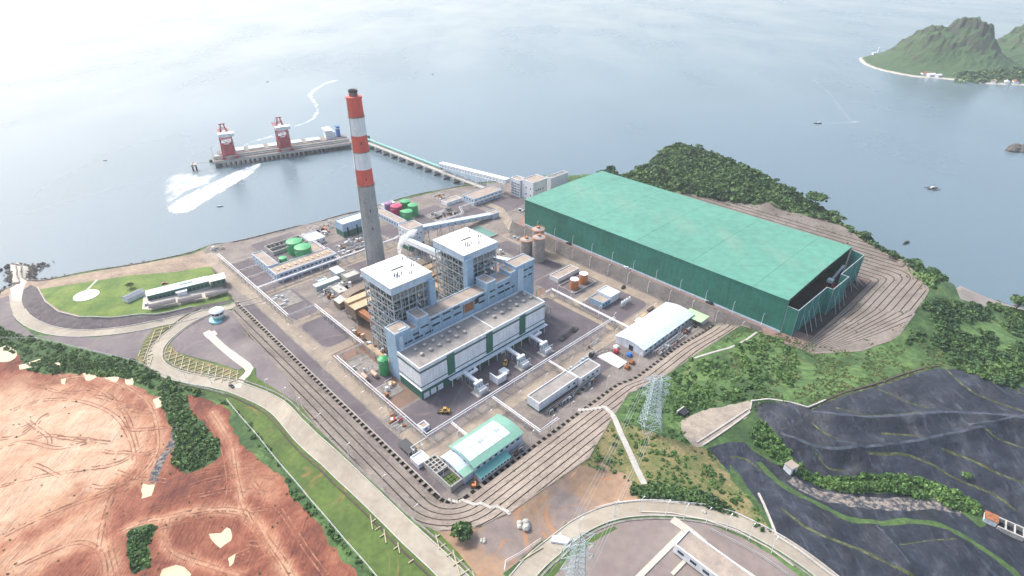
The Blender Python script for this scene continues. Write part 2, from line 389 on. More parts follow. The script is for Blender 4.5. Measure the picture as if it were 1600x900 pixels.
GM['terrace'] = mat('shotcrete_terrace', '#8f857b', .95, col2='#746a63', scale=.06, fine=.2, bump=.15, bscale=.8)
GM['bowl_terrace'] = mat('bench_terrace', '#7f7771', .95, col2='#686059', scale=.05, fine=.16, bump=.15, bscale=.8)
GM['gutter'] = mat('terrace_gutter', '#413730', .95, .2, .3)
GM['drain'] = mat('drain_channel', '#1f1c1c', .95, .2, .3)
GM['shed_platform'] = mat('brown_coal_platform', '#8c746a', .95, col2='#6e5b54', scale=.08, fine=.15)
GM['coal_floor'] = mat('coal_dust_floor', '#453d3b', .95, col2='#2b2728', scale=.1, fine=.2)
GM['cut_slope'] = mat('mesh_covered_slope', '#77726f', .95, col2='#625d5b', scale=.1, fine=.25, bump=.3, bscale=.5)
GM['liner'] = mat('black_liner', '#282d38', .62, col2='#171b24', scale=.05, fine=.2, bump=1.6, bscale=.12)
GM['liner_fold'] = mat('dusty_liner_fold', '#50565f', .6, col2='#343a45', scale=.3, fine=.2)
GM['seam_weeds'] = mat('seam_weeds', '#5f6440', .95, col2='#39402c', scale=.3, fine=.35, amt=.3, bump=.2, bscale=.9)
GM['rubble'] = mat('rubble_stream', '#8a8076', .95, col2='#3a3f48', scale=.45, fine=.5, bump=.5, bscale=.9, amt=.3)
GM['channel_grass'] = mat('channel_grass', '#465f31', .95, col2='#30482a', scale=.06, fine=.3, bump=.3, bscale=.7)
GM['beach'] = mat('beach_sand', '#8f8780', .95, .1, .1)
def _earth():
    m = bpy.data.materials.new('graded_red_earth'); m.use_nodes = True; t = m.node_tree; N = t.nodes; L = t.links; p = N['Principled BSDF']; p.inputs['Roughness'].default_value = .95
    g = N.new('ShaderNodeNewGeometry'); a = N.new('ShaderNodeAttribute'); a.attribute_name = 'pale'
    def noise(sc, det=6, ro=.65, dist=0, vec=None):
        n = N.new('ShaderNodeTexNoise'); n.inputs['Scale'].default_value = sc; n.inputs['Detail'].default_value = det; n.inputs['Roughness'].default_value = ro; n.inputs['Distortion'].default_value = dist; L.new(vec or g.outputs['Position'], n.inputs['Vector']); return n.outputs['Fac']
    def mad(x, k, y): q = N.new('ShaderNodeMath'); q.operation = 'MULTIPLY_ADD'; L.new(x, q.inputs[0]); q.inputs[1].default_value = k; (L.new(y, q.inputs[2]) if not isinstance(y, float) else setattr(q.inputs[2], 'default_value', y)); return q.outputs[0]
    f = mad(noise(.045, 9, .72, .8), .95, mad(a.outputs['Fac'], .56, -.27))
    # scraped rows whose direction wanders
    wv = N.new('ShaderNodeVectorMath'); wv.operation = 'SCALE'; wv.inputs['Scale'].default_value = 9; nc = N.new('ShaderNodeTexNoise'); nc.inputs['Scale'].default_value = .028; nc.inputs['Detail'].default_value = 3; L.new(g.outputs['Position'], nc.inputs['Vector']); L.new(nc.outputs['Color'], wv.inputs[0])
    ad = N.new('ShaderNodeVectorMath'); L.new(g.outputs['Position'], ad.inputs[0]); L.new(wv.outputs[0], ad.inputs[1])
    rows = []
    for rot, sx, sy in ((.7, .9, .12), (-.75, 1.1, .14)):
        mp = N.new('ShaderNodeMapping'); mp.inputs['Rotation'].default_value = (0, 0, rot); mp.inputs['Scale'].default_value = (sx, sy, .1); L.new(ad.outputs[0], mp.inputs['Vector']); rows.append(noise(1, 3, .55, 0, mp.outputs['Vector']))
    f = mad(rows[0], .15, mad(rows[1], .13, mad(f, 1.0, -.14)))
    f = mad(noise(.6, 5), .22, mad(noise(.16, 6, .7, 1.2), .28, mad(f, 1., -.25)))
    r = N.new('ShaderNodeValToRGB'); e = r.color_ramp.elements; e[0].position = .10; e[0].color = (*srgb('#5d342b'), 1); e[1].position = .98; e[1].color = (*srgb('#c3ae96'), 1)
    for q, c in ((.20, '#754434'), (.32, '#875441'), (.46, '#9a6d55'), (.62, '#ad886e'), (.80, '#b89d84')): r.color_ramp.elements.new(q).color = (*srgb(c), 1)
    L.new(f, r.inputs['Fac']); L.new(r.outputs['Color'], p.inputs['Base Color'])
    b = N.new('ShaderNodeBump'); b.inputs['Distance'].default_value = .9; L.new(mad(noise(.3, 6), .6, mad(rows[0], .5, mad(rows[1], .5, 0.))), b.inputs['Height']); L.new(b.outputs['Normal'], p.inputs['Normal'])
    return m
GM['red_earth'] = _earth()
# liner: pale dust streaks and drape wrinkles
def _liner():
    t = GM['liner'].node_tree; N = t.nodes; L = t.links; p = N['Principled BSDF']
    src = p.inputs['Base Color'].links[0].from_socket
    g = N.new('ShaderNodeNewGeometry'); mp = N.new('ShaderNodeMapping'); mp.inputs['Scale'].default_value = (.35, .05, .1); mp.inputs['Rotation'].default_value = (0, 0, .7)
    n = N.new('ShaderNodeTexNoise'); n.inputs['Scale'].default_value = 1.2; n.inputs['Detail'].default_value = 8; n.inputs['Roughness'].default_value = .75; n.inputs['Distortion'].default_value = 1.5
    L.new(g.outputs['Position'], mp.inputs['Vector']); L.new(mp.outputs['Vector'], n.inputs['Vector'])
    r = N.new('ShaderNodeValToRGB'); r.color_ramp.elements[0].position = .56; r.color_ramp.elements[1].position = .8
    r.color_ramp.elements[0].color = (0, 0, 0, 1); r.color_ramp.elements[1].color = (.6, .6, .6, 1)
    L.new(n.outputs['Fac'], r.inputs['Fac'])
    m = N.new('ShaderNodeMixRGB'); L.new(r.outputs['Color'], m.inputs[0]); L.new(src, m.inputs[1]); m.inputs[2].default_value = (.17, .20, .25, 1)
    L.new(m.outputs[0], p.inputs['Base Color'])
_liner()
def _streaks(name, rot, stretch, colr, lo=.52, hi=.66, sc=1.0, mixmax=.8):
    """directional wear: tyre tracks, scraped rows, seams"""
    t = GM[name].node_tree; N = t.nodes; L = t.links; p = N['Principled BSDF']
    src = p.inputs['Base Color'].links[0].from_socket
    g = N.new('ShaderNodeNewGeometry'); mp = N.new('ShaderNodeMapping'); mp.inputs['Scale'].default_value = stretch; mp.inputs['Rotation'].default_value = (0, 0, rot)
    n0 = N.new('ShaderNodeTexNoise'); n0.inputs['Scale'].default_value = .012; n0.inputs['Detail'].default_value = 2
    L.new(g.outputs['Position'], n0.inputs['Vector'])
    va = N.new('ShaderNodeVectorMath'); va.operation = 'SCALE'; va.inputs['Scale'].default_value = 60
    L.new(n0.outputs['Color'], va.inputs[0]); ad = N.new('ShaderNodeVectorMath'); L.new(g.outputs['Position'], ad.inputs[0]); L.new(va.outputs[0], ad.inputs[1])
    L.new(ad.outputs[0], mp.inputs['Vector'])
    n = N.new('ShaderNodeTexNoise'); n.inputs['Scale'].default_value = sc; n.inputs['Detail'].default_value = 3; n.inputs['Roughness'].default_value = .6
    L.new(mp.outputs['Vector'], n.inputs['Vector'])
    r = N.new('ShaderNodeValToRGB'); r.color_ramp.elements[0].position = lo; r.color_ramp.elements[1].position = hi
    r.color_ramp.elements[0].color = (0, 0, 0, 1); r.color_ramp.elements[1].color = (mixmax,)*3+(1,)
    L.new(n.outputs['Fac'], r.inputs['Fac'])
    m = N.new('ShaderNodeMixRGB'); L.new(r.outputs['Color'], m.inputs[0]); L.new(src, m.inputs[1]); m.inputs[2].default_value = (*srgb(colr), 1)
    L.new(m.outputs[0], p.inputs['Base Color'])
_streaks('liner', .5, (.28, .05, .2), '#59606c', .60, .72, 1.0, .35)
_streaks('liner', -.9, (.06, .07, .2), '#4b525d', .56, .72, 1.0, .4)
_streaks('grass_strip', .3, (.05, .05, 1), '#8a6a44', .62, .74, 1.0, .7)
_streaks('bare_soil', .3, (.05, .06, 1), '#a3734e', .58, .68, 1.0, .75)
_streaks('hillside', .3, (.05, .03, 1), '#6b7446', .55, .72, 1.0, .6)
_streaks('hillside', 1.3, (.03, .03, 1), '#2b4526', .52, .66, 1.0, .7)
_streaks('road', .2, (.06, .06, 1), '#857b6c', .5, .7, 1.0, .6)
_streaks('plant_road', .2, (.09, .07, 1), '#70675e', .5, .7, 1.0, .6)
_streaks('asphalt', .2, (.06, .05, 1), '#7d736c', .56, .72, 1.0, .6)
_streaks('yard', .8, (.05, .03, 1), '#8c8079', .55, .75, 1.0, .5)
_streaks('bowl_terrace', .1, (.05, .05, 1), '#5c5650', .55, .75, 1.0, .6)
_streaks('terrace', -.1, (.05, .05, 1), '#5e5850', .55, .75, 1.0, .6)
# ------------------------------------------------------------------ regions, painted in order
REG = []; PALE = []; PONDS = []
def rough(P, amp):
    P = subdiv(P, 2.5, True)
    return [(x+amp*fnoise(x, y, 15, 8)+amp*.4*fnoise(x, y, 6, 2)+rng.normal(0, amp*.12), y+amp*fnoise(y, x, 16, 9)+amp*.4*fnoise(y, x, 7, 1)+rng.normal(0, amp*.12)) for x, y in P]
def reg(name, P, px=True, sm=False, amp=0., m=None):
    if px: P = gps(spline(P, 8, True) if sm else subdiv(P, 10, True))
    if amp: P = rough(P, amp)
    P = [(float(a), float(b)) for a, b in P]
    if (m or name) in ('pale_clay', 'dirt_track'): PALE.append((P, {'pale_clay': (.95, 16.)}.get(name, (.72, 5.)) if m is None else (.45, 10.))); return
    REG.append((name, P, m or name))
def rect(name, u0, u1, v0, v1, r=0, m=None):
    if r:
        P = []
        for cx, cy, a0 in ((u1-r, v1-r, 0), (u0+r, v1-r, 90), (u0+r, v0+r, 180), (u1-r, v0+r, 270)):
            for k in range(6):
                a = R(a0+18*k); P.append((cx+r*math.cos(a), cy+r*math.sin(a)))
    else: P = [(u0, v0), (u1, v0), (u1, v1), (u0, v1)]
    reg(name, [xy(*p) for p in P], px=False, m=m)
def path(name, line, wd, m=None, px=True, amp=0):
    L = gps(spline(line, 8)) if px else line
    if (m or name) == 'dirt_track': PALE.append(([(float(a), float(b)) for a, b in strip(L, wd)], (.68, 2.))); return
    Q = strip(L, wd)
    if amp or (m or name) in ('seam_weeds', 'liner_fold', 'channel_grass', 'rubble'): Q = rough(Q, amp or min(.5, wd*.22))
    REG.append((name, [(float(a), float(b)) for a, b in Q], m or name)); return L
reg('hillside', LAND, px=False)
reg('seawall', [p for p in offset(coast_w[20:120], 4)]+[p for p in offset(coast_w[20:120], -7)][::-1], px=False) if False else None
reg('coastal_strip', [(-300,500),(0,462),(14,440),(13,415),(52,416),(52,434),(75,438),(150,424),(240,409),(300,397),(335,384),(370,382),(430,367),(500,349),(522,344),(580,327),(640,310),(700,298),(745,290),(790,286),(850,281),(885,283),(930,288),(960,288),(960,330),(700,400),(380,480),(340,440),(100,500),(40,480),(0,475),(-300,540)])
ci = [p for p in coast_w if -460 < p[0] < 60]
reg('seawall', offset(ci, 5)+offset(ci, -6.5)[::-1], px=False, amp=.6)
reg('yard', [(-300,520),(0,466),(14,462),(24,500),(60,530),(112,551),(60,545),(0,530),(-300,600)])
reg('yard', [(56,524),(100,526),(150,527),(200,521),(255,509),(268,506),(250,522),(232,536),(222,548),(212,563),(175,556),(130,545)])
reg('red_earth', RED_PX, amp=1.5)
reg('pale_clay', [(-200,610),(0,600),(60,592),(120,600),(180,615),(215,648),(243,690),(232,730),(200,755),(150,775),(100,800),(40,835),(0,855),(-200,900)], sm=True, amp=2.5)
reg('pale_clay', [(400,720),(440,760),(420,790),(380,760)], sm=True, amp=2, m='dirt_track')
reg('dirt_track', [(175,776),(170,810),(178,855),(200,905),(165,905),(156,872),(127,860),(84,880),(55,905),(0,905),(-60,900),(0,862),(63,826),(135,795)], amp=1.2)
path('dirt_track', [(186,832),(225,815),(262,808),(320,797),(370,797),(400,812),(420,845),(448,885),(470,930)], 6)
path('dirt_track', [(60,600),(130,588),(190,602),(235,632),(248,680),(240,720),(190,770)], 4.5)
path('dirt_track', [(262,812),(255,840),(270,865),(330,885),(380,900)], 3.5)
path('dirt_track', [(330,640),(360,690),(370,740),(380,800)], 5)
reg('undergrowth', [(-200,500),(0,513),(60,531),(130,547),(210,566),(260,586),(300,606),(355,627),(447,738),(500,800),(560,870),(590,905),(560,885),(505,822),(455,775),(432,722),(402,695),(375,645),(338,622),(290,616),(240,608),(200,592),(150,583),(80,584),(40,578),(30,556),(0,540),(-200,540)], amp=1.0)
reg('undergrowth', [(247,612),(290,618),(303,652),(340,688),(342,712),(300,738),(268,722),(277,690),(262,652)], sm=True, amp=1.5)
reg('undergrowth', [(100,562),(150,568),(202,580),(205,590),(160,588),(110,574)], sm=True, amp=1)
reg('undergrowth', [(200,830),(246,820),(232,850),(233,885),(207,895),(200,860)], sm=True, amp=1)
reg('rubble', [(268,655),(280,665),(285,685),(272,700),(255,725),(242,755),(232,752),(245,720),(265,690)], sm=True, amp=.8, m='rubble')
for P in ([(-10,545),(25,542),(24,560),(8,566),(-10,562)],[(32,570),(66,561),(60,572),(32,577)],[(72,570),(80,560),(95,562),(98,572)],[(128,585),(142,578),(150,588),(140,595)],[(163,590),(188,588),(180,597)],[(195,592),(210,591),(210,600),(198,601)],[(238,625),(250,620),(252,635),(243,638)],[(225,757),(240,755),(236,775),(222,778)],[(327,836),(345,833),(357,820),(360,846),(350,850),(343,856)],[(252,892),(278,884),(298,900),(270,915),(250,905)],[(94,594),(103,593),(103,600),(95,600)],[(358,872),(368,866),(366,880),(360,885)]):
    reg('pond', P, sm=True, amp=1.1); PONDS.append(REG[-1][1])
reg('grass_strip', [(215,560),(262,590),(300,604),(352,616),(378,622),(430,648),(468,690),(508,727),(560,775),(628,840),(690,900),(780,1010),(660,1010),(585,902),(500,799),(447,737),(355,627),(300,610)])
reg('grass_strip', [(385,604),(397,576),(400,588),(472,635),(480,648),(470,655),(437,628)])
reg('grass_strip', [(282,503),(297,492),(322,484),(347,479),(352,484),(325,490),(300,506)])
reg('dry_scrub', [(240,513),(225,533),(212,560),(235,580),(262,592),(248,575),(240,560),(243,545),(255,520),(297,489),(280,497)])
reg('dry_scrub', [(262,528),(268,540),(280,553),(375,580),(384,574),(372,602),(345,599),(290,584),(262,572),(250,556),(252,538)])
reg('lower_yard', [(352,484),(330,490),(300,505),(275,522),(266,535),(275,550),(300,557),(340,567),(372,578),(384,573),(400,575),(401,590),(440,614),(474,637),(447,590),(392,525),(372,487)], m='yard')
reg('rip_rap', [(33,455),(30,478),(44,496),(71,508),(107,515),(160,515),(230,505),(300,488),(368,470),(372,464),(340,470),(240,492),(175,497),(124,497),(92,488),(71,472),(58,450),(48,445)])
reg('lawn', [(61,452),(140,440),(205,430),(275,425),(325,416),(341,421),(340,427),(352,440),(352,456),(370,452),(380,459),(375,466),(325,475),(275,485),(237,491),(175,496),(125,493),(95,485),(75,472)])
reg('courtyard', [(238,452),(224,462),(222,483),(240,484),(310,470),(352,457),(364,446),(348,428),(290,440)], m='driveway')
path('footpath', [(134,455),(142,447),(152,437)], 1.6, 'driveway')
reg('bare_soil', [(655,816),(705,828),(750,822),(800,798),(840,770),(905,725),(960,745),(990,765),(1010,785),(960,792),(915,805),(870,840),(830,882),(800,910),(780,960),(735,892),(713,862)], amp=1)
reg('grass_strip', [(650,812),(685,832),(715,862),(747,902),(800,970),(770,970),(715,905),(680,865)])
reg('undergrowth', [(786,897),(800,885),(840,850),(870,832),(884,815),(890,820),(850,860),(815,892),(795,908)], amp=.5)
reg('lower_yard', [(850,908),(880,866),(920,836),(970,815),(1010,809),(1060,810),(1110,820),(1160,840),(1210,870),(1252,903),(1320,980),(860,1100),(830,1000)])
reg('grass_strip', [(880,868),(925,838),(960,822),(965,826),(930,845),(892,872),(862,905),(850,908)])
reg('dry_scrub', [(955,735),(905,727),(920,715),(957,655),(975,662),(1060,690),(1105,700),(1150,755),(1190,800),(1207,838),(1120,795),(1050,783),(1000,782)], amp=1.5)
reg('bare_soil', [(930,722),(965,735),(1000,760),(990,775),(950,768)], sm=True, amp=2)
reg('bare_soil', [(1120,735),(1160,765),(1185,800),(1190,815),(1140,790)], sm=True, amp=2, m='dry_scrub')
reg('liner', LINER_PX, sm=False)
def l5(P): return [(1140+x/2.648, 560+y/2.648) for x, y in P]
reg('channel_grass', l5([(70,190),(110,225),(200,330),(300,450),(400,490),(600,480),(800,495),(950,555),(1030,600),(1060,660),(1040,700),(960,640),(850,590),(700,562),(450,552),(300,500),(200,440),(100,380),(60,345),(0,345),(-40,310),(20,290)]), sm=True, amp=.6)
path('rubble', l5([(255,500),(330,550),(430,580),(650,605),(850,600),(960,630)]), 8, 'rubble')
path('channel_grass', l5([(120,430),(200,510),(300,570),(400,620),(500,665),(620,683),(750,672),(900,700),(1050,790),(1180,890),(1230,960)]), 3.6, 'channel_grass')
path('channel_grass', l5([(210,620),(320,700),(430,750),(560,800),(660,850),(760,900)]), 1.5, 'seam_weeds')
path('channel_grass', l5([(0,410),(60,415),(130,465)]), 1.2, 'seam_weeds')
reg('channel_grass', l5([(0,440),(40,480),(90,560),(150,640),(170,690),(120,640),(60,560),(0,500)]), amp=.6)
FOLDT_ = []
for P, wd, m_ in (([(610,120),(680,150),(750,180),(830,205)],1.6,'seam_weeds'),([(900,40),(950,90),(1040,150),(1218,215)],2,'seam_weeds'),([(440,200),(520,225),(590,242),(780,228)],1.6,'seam_weeds'),([(340,260),(400,310),(450,340)],1.5,'seam_weeds'),([(340,370),(375,415),(410,450),(480,460)],1.3,'seam_weeds'),([(570,395),(650,395),(740,400),(830,430),(930,490),(1080,550),(1190,625)],2,'seam_weeds'),([(880,370),(1000,415),(1100,465),(1218,510)],2,'seam_weeds'),([(1050,300),(1130,335),(1218,365)],1.6,'seam_weeds'),([(630,308),(700,312),(770,322)],2.2,'seam_weeds'),([(700,770),(820,750),(940,740)],1.0,'seam_weeds'),([(340,215),(400,175),(560,125),(680,90),(830,35),(900,30),(1000,50)],2.0,'seam_weeds')):
    FOLDT_.append((path('liner_seam', l5(P), wd*.62, m_), -.9, 2.6))
FOLDT = []
for P, wd in (([(340,225),(450,240),(600,246),(760,235),(900,230),(1050,240),(1218,262)],3.0),([(210,318),(330,360),(450,385),(600,368),(750,350),(900,322),(1050,292)],2.6),([(440,350),(520,372)],1.2),([(600,700),(680,780),(740,860)],1.2),([(980,290),(1218,250)],1.6)):
    FOLDT.append((path('liner_fold', l5(P), wd*.5, 'liner_fold'), 1.7, 4.5))
reg('pale_rip_rap', [(1063,657),(1080,648),(1100,641),(1150,631),(1168,626),(1174,632),(1172,645),(1165,655),(1130,672),(1100,697),(1083,697),(1067,676)], amp=.8)
reg('beach', [(1470,448),(1510,466),(1560,477),(1600,484),(1700,505),(1720,520),(1600,492),(1540,480),(1500,468)])
# roads outside the plant
UPPER = path('road', [(30,430),(24,450),(24,468),(30,487),(46,503),(78,516),(120,521),(165,519),(210,513),(255,504),(300,494),(350,482),(395,471),(412,467)], 7.5)
LOOP = path('road', [(322,487),(296,500),(272,517),(252,535),(243,550),(243,566),(258,580),(290,590),(345,600),(383,611),(433,636),(473,679),(513,715),(567,765),(633,829),(700,892),(770,970),(860,1080)], 8.5)
SOUTHR = path('road', [(740,1000),(800,922),(835,880),(870,850),(910,820),(955,801),(1000,794),(1050,794),(1100,800),(1150,814),(1200,838),(1240,862),(1285,895),(1360,960),(1500,1080)], 8.5)
path('driveway', [(322,518),(345,540),(370,560),(390,577),(378,592),(370,606)], 5)
reg('driveway', [(318,523),(335,516),(340,522),(324,529)])
reg('jetty_apron', [(17,410),(49,411),(46,430),(37,450),(33,470),(19,470),(15,440)], m='driveway')
# inside the plant
reg('plant_yard', PLANT, px=False)
for b in ((111.6,118.6,168,418,0),(130.5,151.5,322,362,6),(130.5,152,370.5,418,6),(130.5,200,427,434,0),(130,150,440,457,1),(130,150,459,474,1),(130,150,476,492,1),(160,200,436,520,0)):
    rect('asphalt', *b)
for b in ((130.5,176,203.5,234,4),(177.5,213,203.5,231,4),(214,228,203,231,4),(229,291,203,231,4),(258.5,291.5,203,262,5),(130.5,340,189.5-0,188.6,0)):
    if b[3] > b[2]: rect('asphalt', *b)
for b in ((300,342,246.5,286,5),(300,342,199.5,237.5,6),(193,240,185.5,188.5,0),(240,262,172,187,4),(205,258,435,470,3),(262,300,425,470,3),(302,345,425,478,2),(350,372,425,462,2),(203,222,395,425,3),(262,300,330,398,3),(300,341,288,360,3),(380,425,410,440,3)):
    rect('asphalt', *b)
for b in ((130.5,158,236,318,3),(158,200,305,332,2),(188,218,262,360,2),(250,300,268,330,2),):
    rect('rust_ground', *b)
rect('rust_ground', 131, 146, 262, 300, 3, m='asphalt')
for b in ((119.5,129,190,436,4),(119.5,352,189,197.8,4),(343,352,150.5,372,3),(292,299,196,264,0),(298,345,238,245,0),(128,158,362.5,369.8,0),(128,156,313.5,320.8,0),(128,262,419,426,0),(118,130,434,530,0),(262,352,398,404,0),(258,292,263,268,0),(200,204,426,500,0)):
    rect('plant_road', *b)
reg('plant_road', [xy(*p) for p in ((352,330),(372,380),(392,420),(392,480),(385,480),(384,425),(362,384),(343,345))], px=False)
# cut slope and shed platform
rect('cut_slope', 353.4, 358.9, 112, 372)
TZ = [('T', 'terrace'), ('B', 'bowl')]
# ------------------------------------------------------------------ constrained triangulation of the whole land
def build_land():
    pts = []; edges = []
    def addpoly(P, closed=True):
        k = len(pts); n = len(P); pts.extend(P)
        edges.extend([(k+i, k+(i+1) % n) for i in range(n if closed else n-1)])
    for name, P, m in REG: addpoly(P)
    addpoly(subdiv(TERR, 6, True)); addpoly(subdiv(BOWL, 6, True))
    def contour(d):
        L = [(109.5-d, v) for v in range(430, 168, -8)]
        L += [(119.5-(10+d)*math.cos(a), 168-(10+d)*math.sin(a)) for a in np.linspace(0, math.pi/2, 12)]
        L += [(u, float(v0of(np.array(float(u))))-d) for u in range(126, 375, 6)]
        return [xy(*p) for p in L]
    gut = []
    for d in (-1.2, 1.6): addpoly(contour(d), False)
    for k in range(1, 10):
        d = 1.6+5.1*k; gut.append(d)
        for e in (-.42, 0, .42): addpoly(contour(d+e), False)
    bg = []
    def bcont(k):
        L = [(u, 90-k*float(wpinch(u))) for u in np.arange(344, 482, 5)]
        L += [(482+k*math.sin(a), 90-k*math.cos(a)) for a in np.linspace(0, math.pi/2, 14)]
        L += [(482+k, v) for v in range(98, 372, 10)]
        return [xy(*p) for p in L]
    for k in range(11):
        d = 3+4.8*k; bg.append(d)
        for e in (-.38, 0, .38): addpoly(bcont(d+e), False)
    # fill points
    P = np.array(pts)
    def grid(x0, x1, y0, y1, s):
        gx, gy = np.meshgrid(np.arange(x0, x1, s), np.arange(y0, y1, s)); gx = gx.ravel(); gy = gy.ravel()
        return gx+rng.uniform(-.3, .3, gx.shape)*s, gy+rng.uniform(-.3, .3, gy.shape)*s
    land = np.array(LAND); keep = []
    for (x0, x1, y0, y1, s, polyf) in ((-900, 900, -60, 900, 24, None), (-420, 620, 90, 700, 6, 'mid'), (-420, 60, 100, 420, 2.6, red_w), (60, 330, 120, 330, 2.6, liner_w)):
        gx, gy = grid(x0, x1, y0, y1, s)
        ok = pip(gx, gy, land)
        if polyf == 'mid' or polyf is None:
            ok &= ~pip(gx, gy, PLANT) & ~pip(gx, gy, TERR) & ~pip(gx, gy, BOWL)
        else: ok &= pip(gx, gy, polyf)
        keep.append(np.stack([gx[ok], gy[ok]], 1))
    for L in keep: pts.extend([tuple(p) for p in L.tolist()])
    r = delaunay_2d_cdt([Vector(p) for p in pts], edges, [], 0, 1e-3, False)
    V = np.array([(p.x, p.y) for p in r[0]]); T = np.array([t for t in r[2]], dtype=np.int64)
    c = V[T].mean(1)
    ok = pip(c[:, 0], c[:, 1], land); T = T[ok]; c = c[ok]
    ar = (V[T[:, 1]]-V[T[:, 0]]); br = (V[T[:, 2]]-V[T[:, 0]]); sgn = ar[:, 0]*br[:, 1]-ar[:, 1]*br[:, 0]
    T[sgn < 0] = T[sgn < 0][:, ::-1]
    z = zfun(V[:, 0], V[:, 1])
    u, v = uvw(V[:, 0], V[:, 1]); dp = dplant(u, v)
    inT = pip(V[:, 0], V[:, 1], TERR)
    near = inT | (np.abs(dp) < 1.5)
    plantish = (v < 426) & (u < 350)
    z = np.where(plantish & (dp < 1.2) & (dp > -1.15), z-1.3, z)
    for d in gut: z = np.where(inT & (np.abs(dp-d) < .1), z-.7, z)
    inB = pip(V[:, 0], V[:, 1], BOWL); db = dbowl(u, v); db = np.where(v < 90, db/np.where(u < 482, wpinch(u), 1), db)
    for d in bg: z = np.where(inB & (np.abs(db-d) < .1), z-.6, z)
    lab = np.zeros(len(T), int); names = ['hillside']; mats_ = ['hillside']
    for name, Pp, m in REG:
        key = (name, m)
        if name not in names or mats_[names.index(name)] != m:
            if (name, m) not in list(zip(names, mats_)): names.append(name); mats_.append(m)
        i = list(zip(names, mats_)).index((name, m))
        Pa = np.array(Pp); bb = (c[:, 0] >= Pa[:, 0].min()) & (c[:, 0] <= Pa[:, 0].max()) & (c[:, 1] >= Pa[:, 1].min()) & (c[:, 1] <= Pa[:, 1].max())
        idx = np.where(bb)[0]; ins = pip(c[idx, 0], c[idx, 1], Pp); lab[idx[ins]] = i
    def setl(name, m, mask):
        if (name, m) not in list(zip(names, mats_)): names.append(name); mats_.append(m)
        lab[mask] = list(zip(names, mats_)).index((name, m))
    cu, cv = uvw(c[:, 0], c[:, 1]); cd = dplant(cu, cv)
    tm = pip(c[:, 0], c[:, 1], TERR) & (cd > 1.6); setl('terrace', 'terrace', tm)
    for d in gut: setl('terrace_gutter', 'gutter', tm & (np.abs(cd-d) < .42))
    setl('drain_channel', 'drain', (cd < 1.6) & (cd > -1.2) & (cv < 424) & (cu < 350))
    bm = pip(c[:, 0], c[:, 1], BOWL); setl('bench_terrace', 'bowl_terrace', bm)
    bd = dbowl(cu, cv); bd = np.where(cv < 90, bd/np.where(cu < 482, wpinch(cu), 1), bd)
    setl('shed_platform', 'shed_platform', bm & (bd < 2.6))
    setl('coal_floor', 'coal_floor', bm & (bd < 2.6) & (cu > 372) & (cu < 476) & (cv > 60))
    for d in bg: setl('bench_gutter', 'gutter', bm & (np.abs(bd-d) < .38))
    for i, (n, m) in enumerate(zip(names, mats_)):
        t = T[lab == i]
        if not len(t): continue
        ids, inv = np.unique(t, return_inverse=True); inv = inv.reshape(-1, 3)
        me = bpy.data.meshes.new(n)
        me.vertices.add(len(ids)); me.vertices.foreach_set('co', np.column_stack([V[ids], z[ids]]).ravel())
        me.loops.add(len(inv)*3); me.loops.foreach_set('vertex_index', inv.ravel().astype(np.int32))
        me.polygons.add(len(inv)); me.polygons.foreach_set('loop_start', np.arange(len(inv), dtype=np.int32)*3)
        me.update(calc_edges=True); me.materials.append(GM[m])
        if m == 'red_earth':
            X, Y = V[ids][:, 0], V[ids][:, 1]; pv = np.zeros(len(ids))
            for Pp, (val, soft) in PALE:
                d = segdist(X, Y, Pp, True); sg = np.where(pip(X, Y, Pp), d, -d); pv = np.maximum(pv, val*np.clip(.5+sg/(2*soft)+.12*fnoise(X, Y, 17, 3), 0, 1))
            at_ = me.attributes.new('pale', 'FLOAT', 'POINT'); at_.data.foreach_set('value', pv.astype(np.float32))
        if m in ('hillside', 'red_earth', 'pale_clay', 'liner', 'undergrowth', 'channel_grass', 'grass_strip', 'dirt_track'):
            me.polygons.foreach_set('use_smooth', [True]*len(inv))
        o = bpy.data.objects.new(n if n not in ('hillside',) else 'terrain', me); COL.objects.link(o); o['kind'] = 'structure'
    print('LAND', len(V), len(T), [(n, int((lab == i).sum())) for i, n in enumerate(names)])
for L_, h_, w_ in FOLDT+FOLDT_: FOLDS.append((L_, h_, w_))
build_land()
# ------------------------------------------------------------------ sea, seabed, haze
def water_mat():
    m = bpy.data.materials.new('sea_water'); m.use_nodes = True; t = m.node_tree; N = t.nodes; L = t.links; p = N['Principled BSDF']
    p.inputs['Base Color'].default_value = (.118, .168, .198, 1); p.inputs['Roughness'].default_value = .22; p.inputs['IOR'].default_value = 1.33
    g = N.new('ShaderNodeNewGeometry')
    mp = N.new('ShaderNodeMapping'); mp.inputs['Scale'].default_value = (1, .45, 1); mp.inputs['Rotation'].default_value = (0, 0, .5)
    L.new(g.outputs['Position'], mp.inputs['Vector'])
    a = N.new('ShaderNodeTexNoise'); a.inputs['Scale'].default_value = .16; a.inputs['Detail'].default_value = 7; a.inputs['Roughness'].default_value = .65
    L.new(mp.outputs['Vector'], a.inputs['Vector'])
    b = N.new('ShaderNodeBump'); b.inputs['Distance'].default_value = .45; b.inputs['Strength'].default_value = .6
    L.new(a.outputs['Fac'], b.inputs['Height']); L.new(b.outputs['Normal'], p.inputs['Normal'])
    n2 = N.new('ShaderNodeTexNoise'); n2.inputs['Scale'].default_value = .004; n2.inputs['Detail'].default_value = 5
    L.new(mp.outputs['Vector'], n2.inputs['Vector'])
    r = N.new('ShaderNodeMapRange'); r.inputs['From Min'].default_value = .35; r.inputs['From Max'].default_value = .65
    r.inputs['To Min'].default_value = .16; r.inputs['To Max'].default_value = .30
    L.new(n2.outputs['Fac'], r.inputs['Value']); L.new(r.outputs['Result'], p.inputs['Roughness'])
    return m
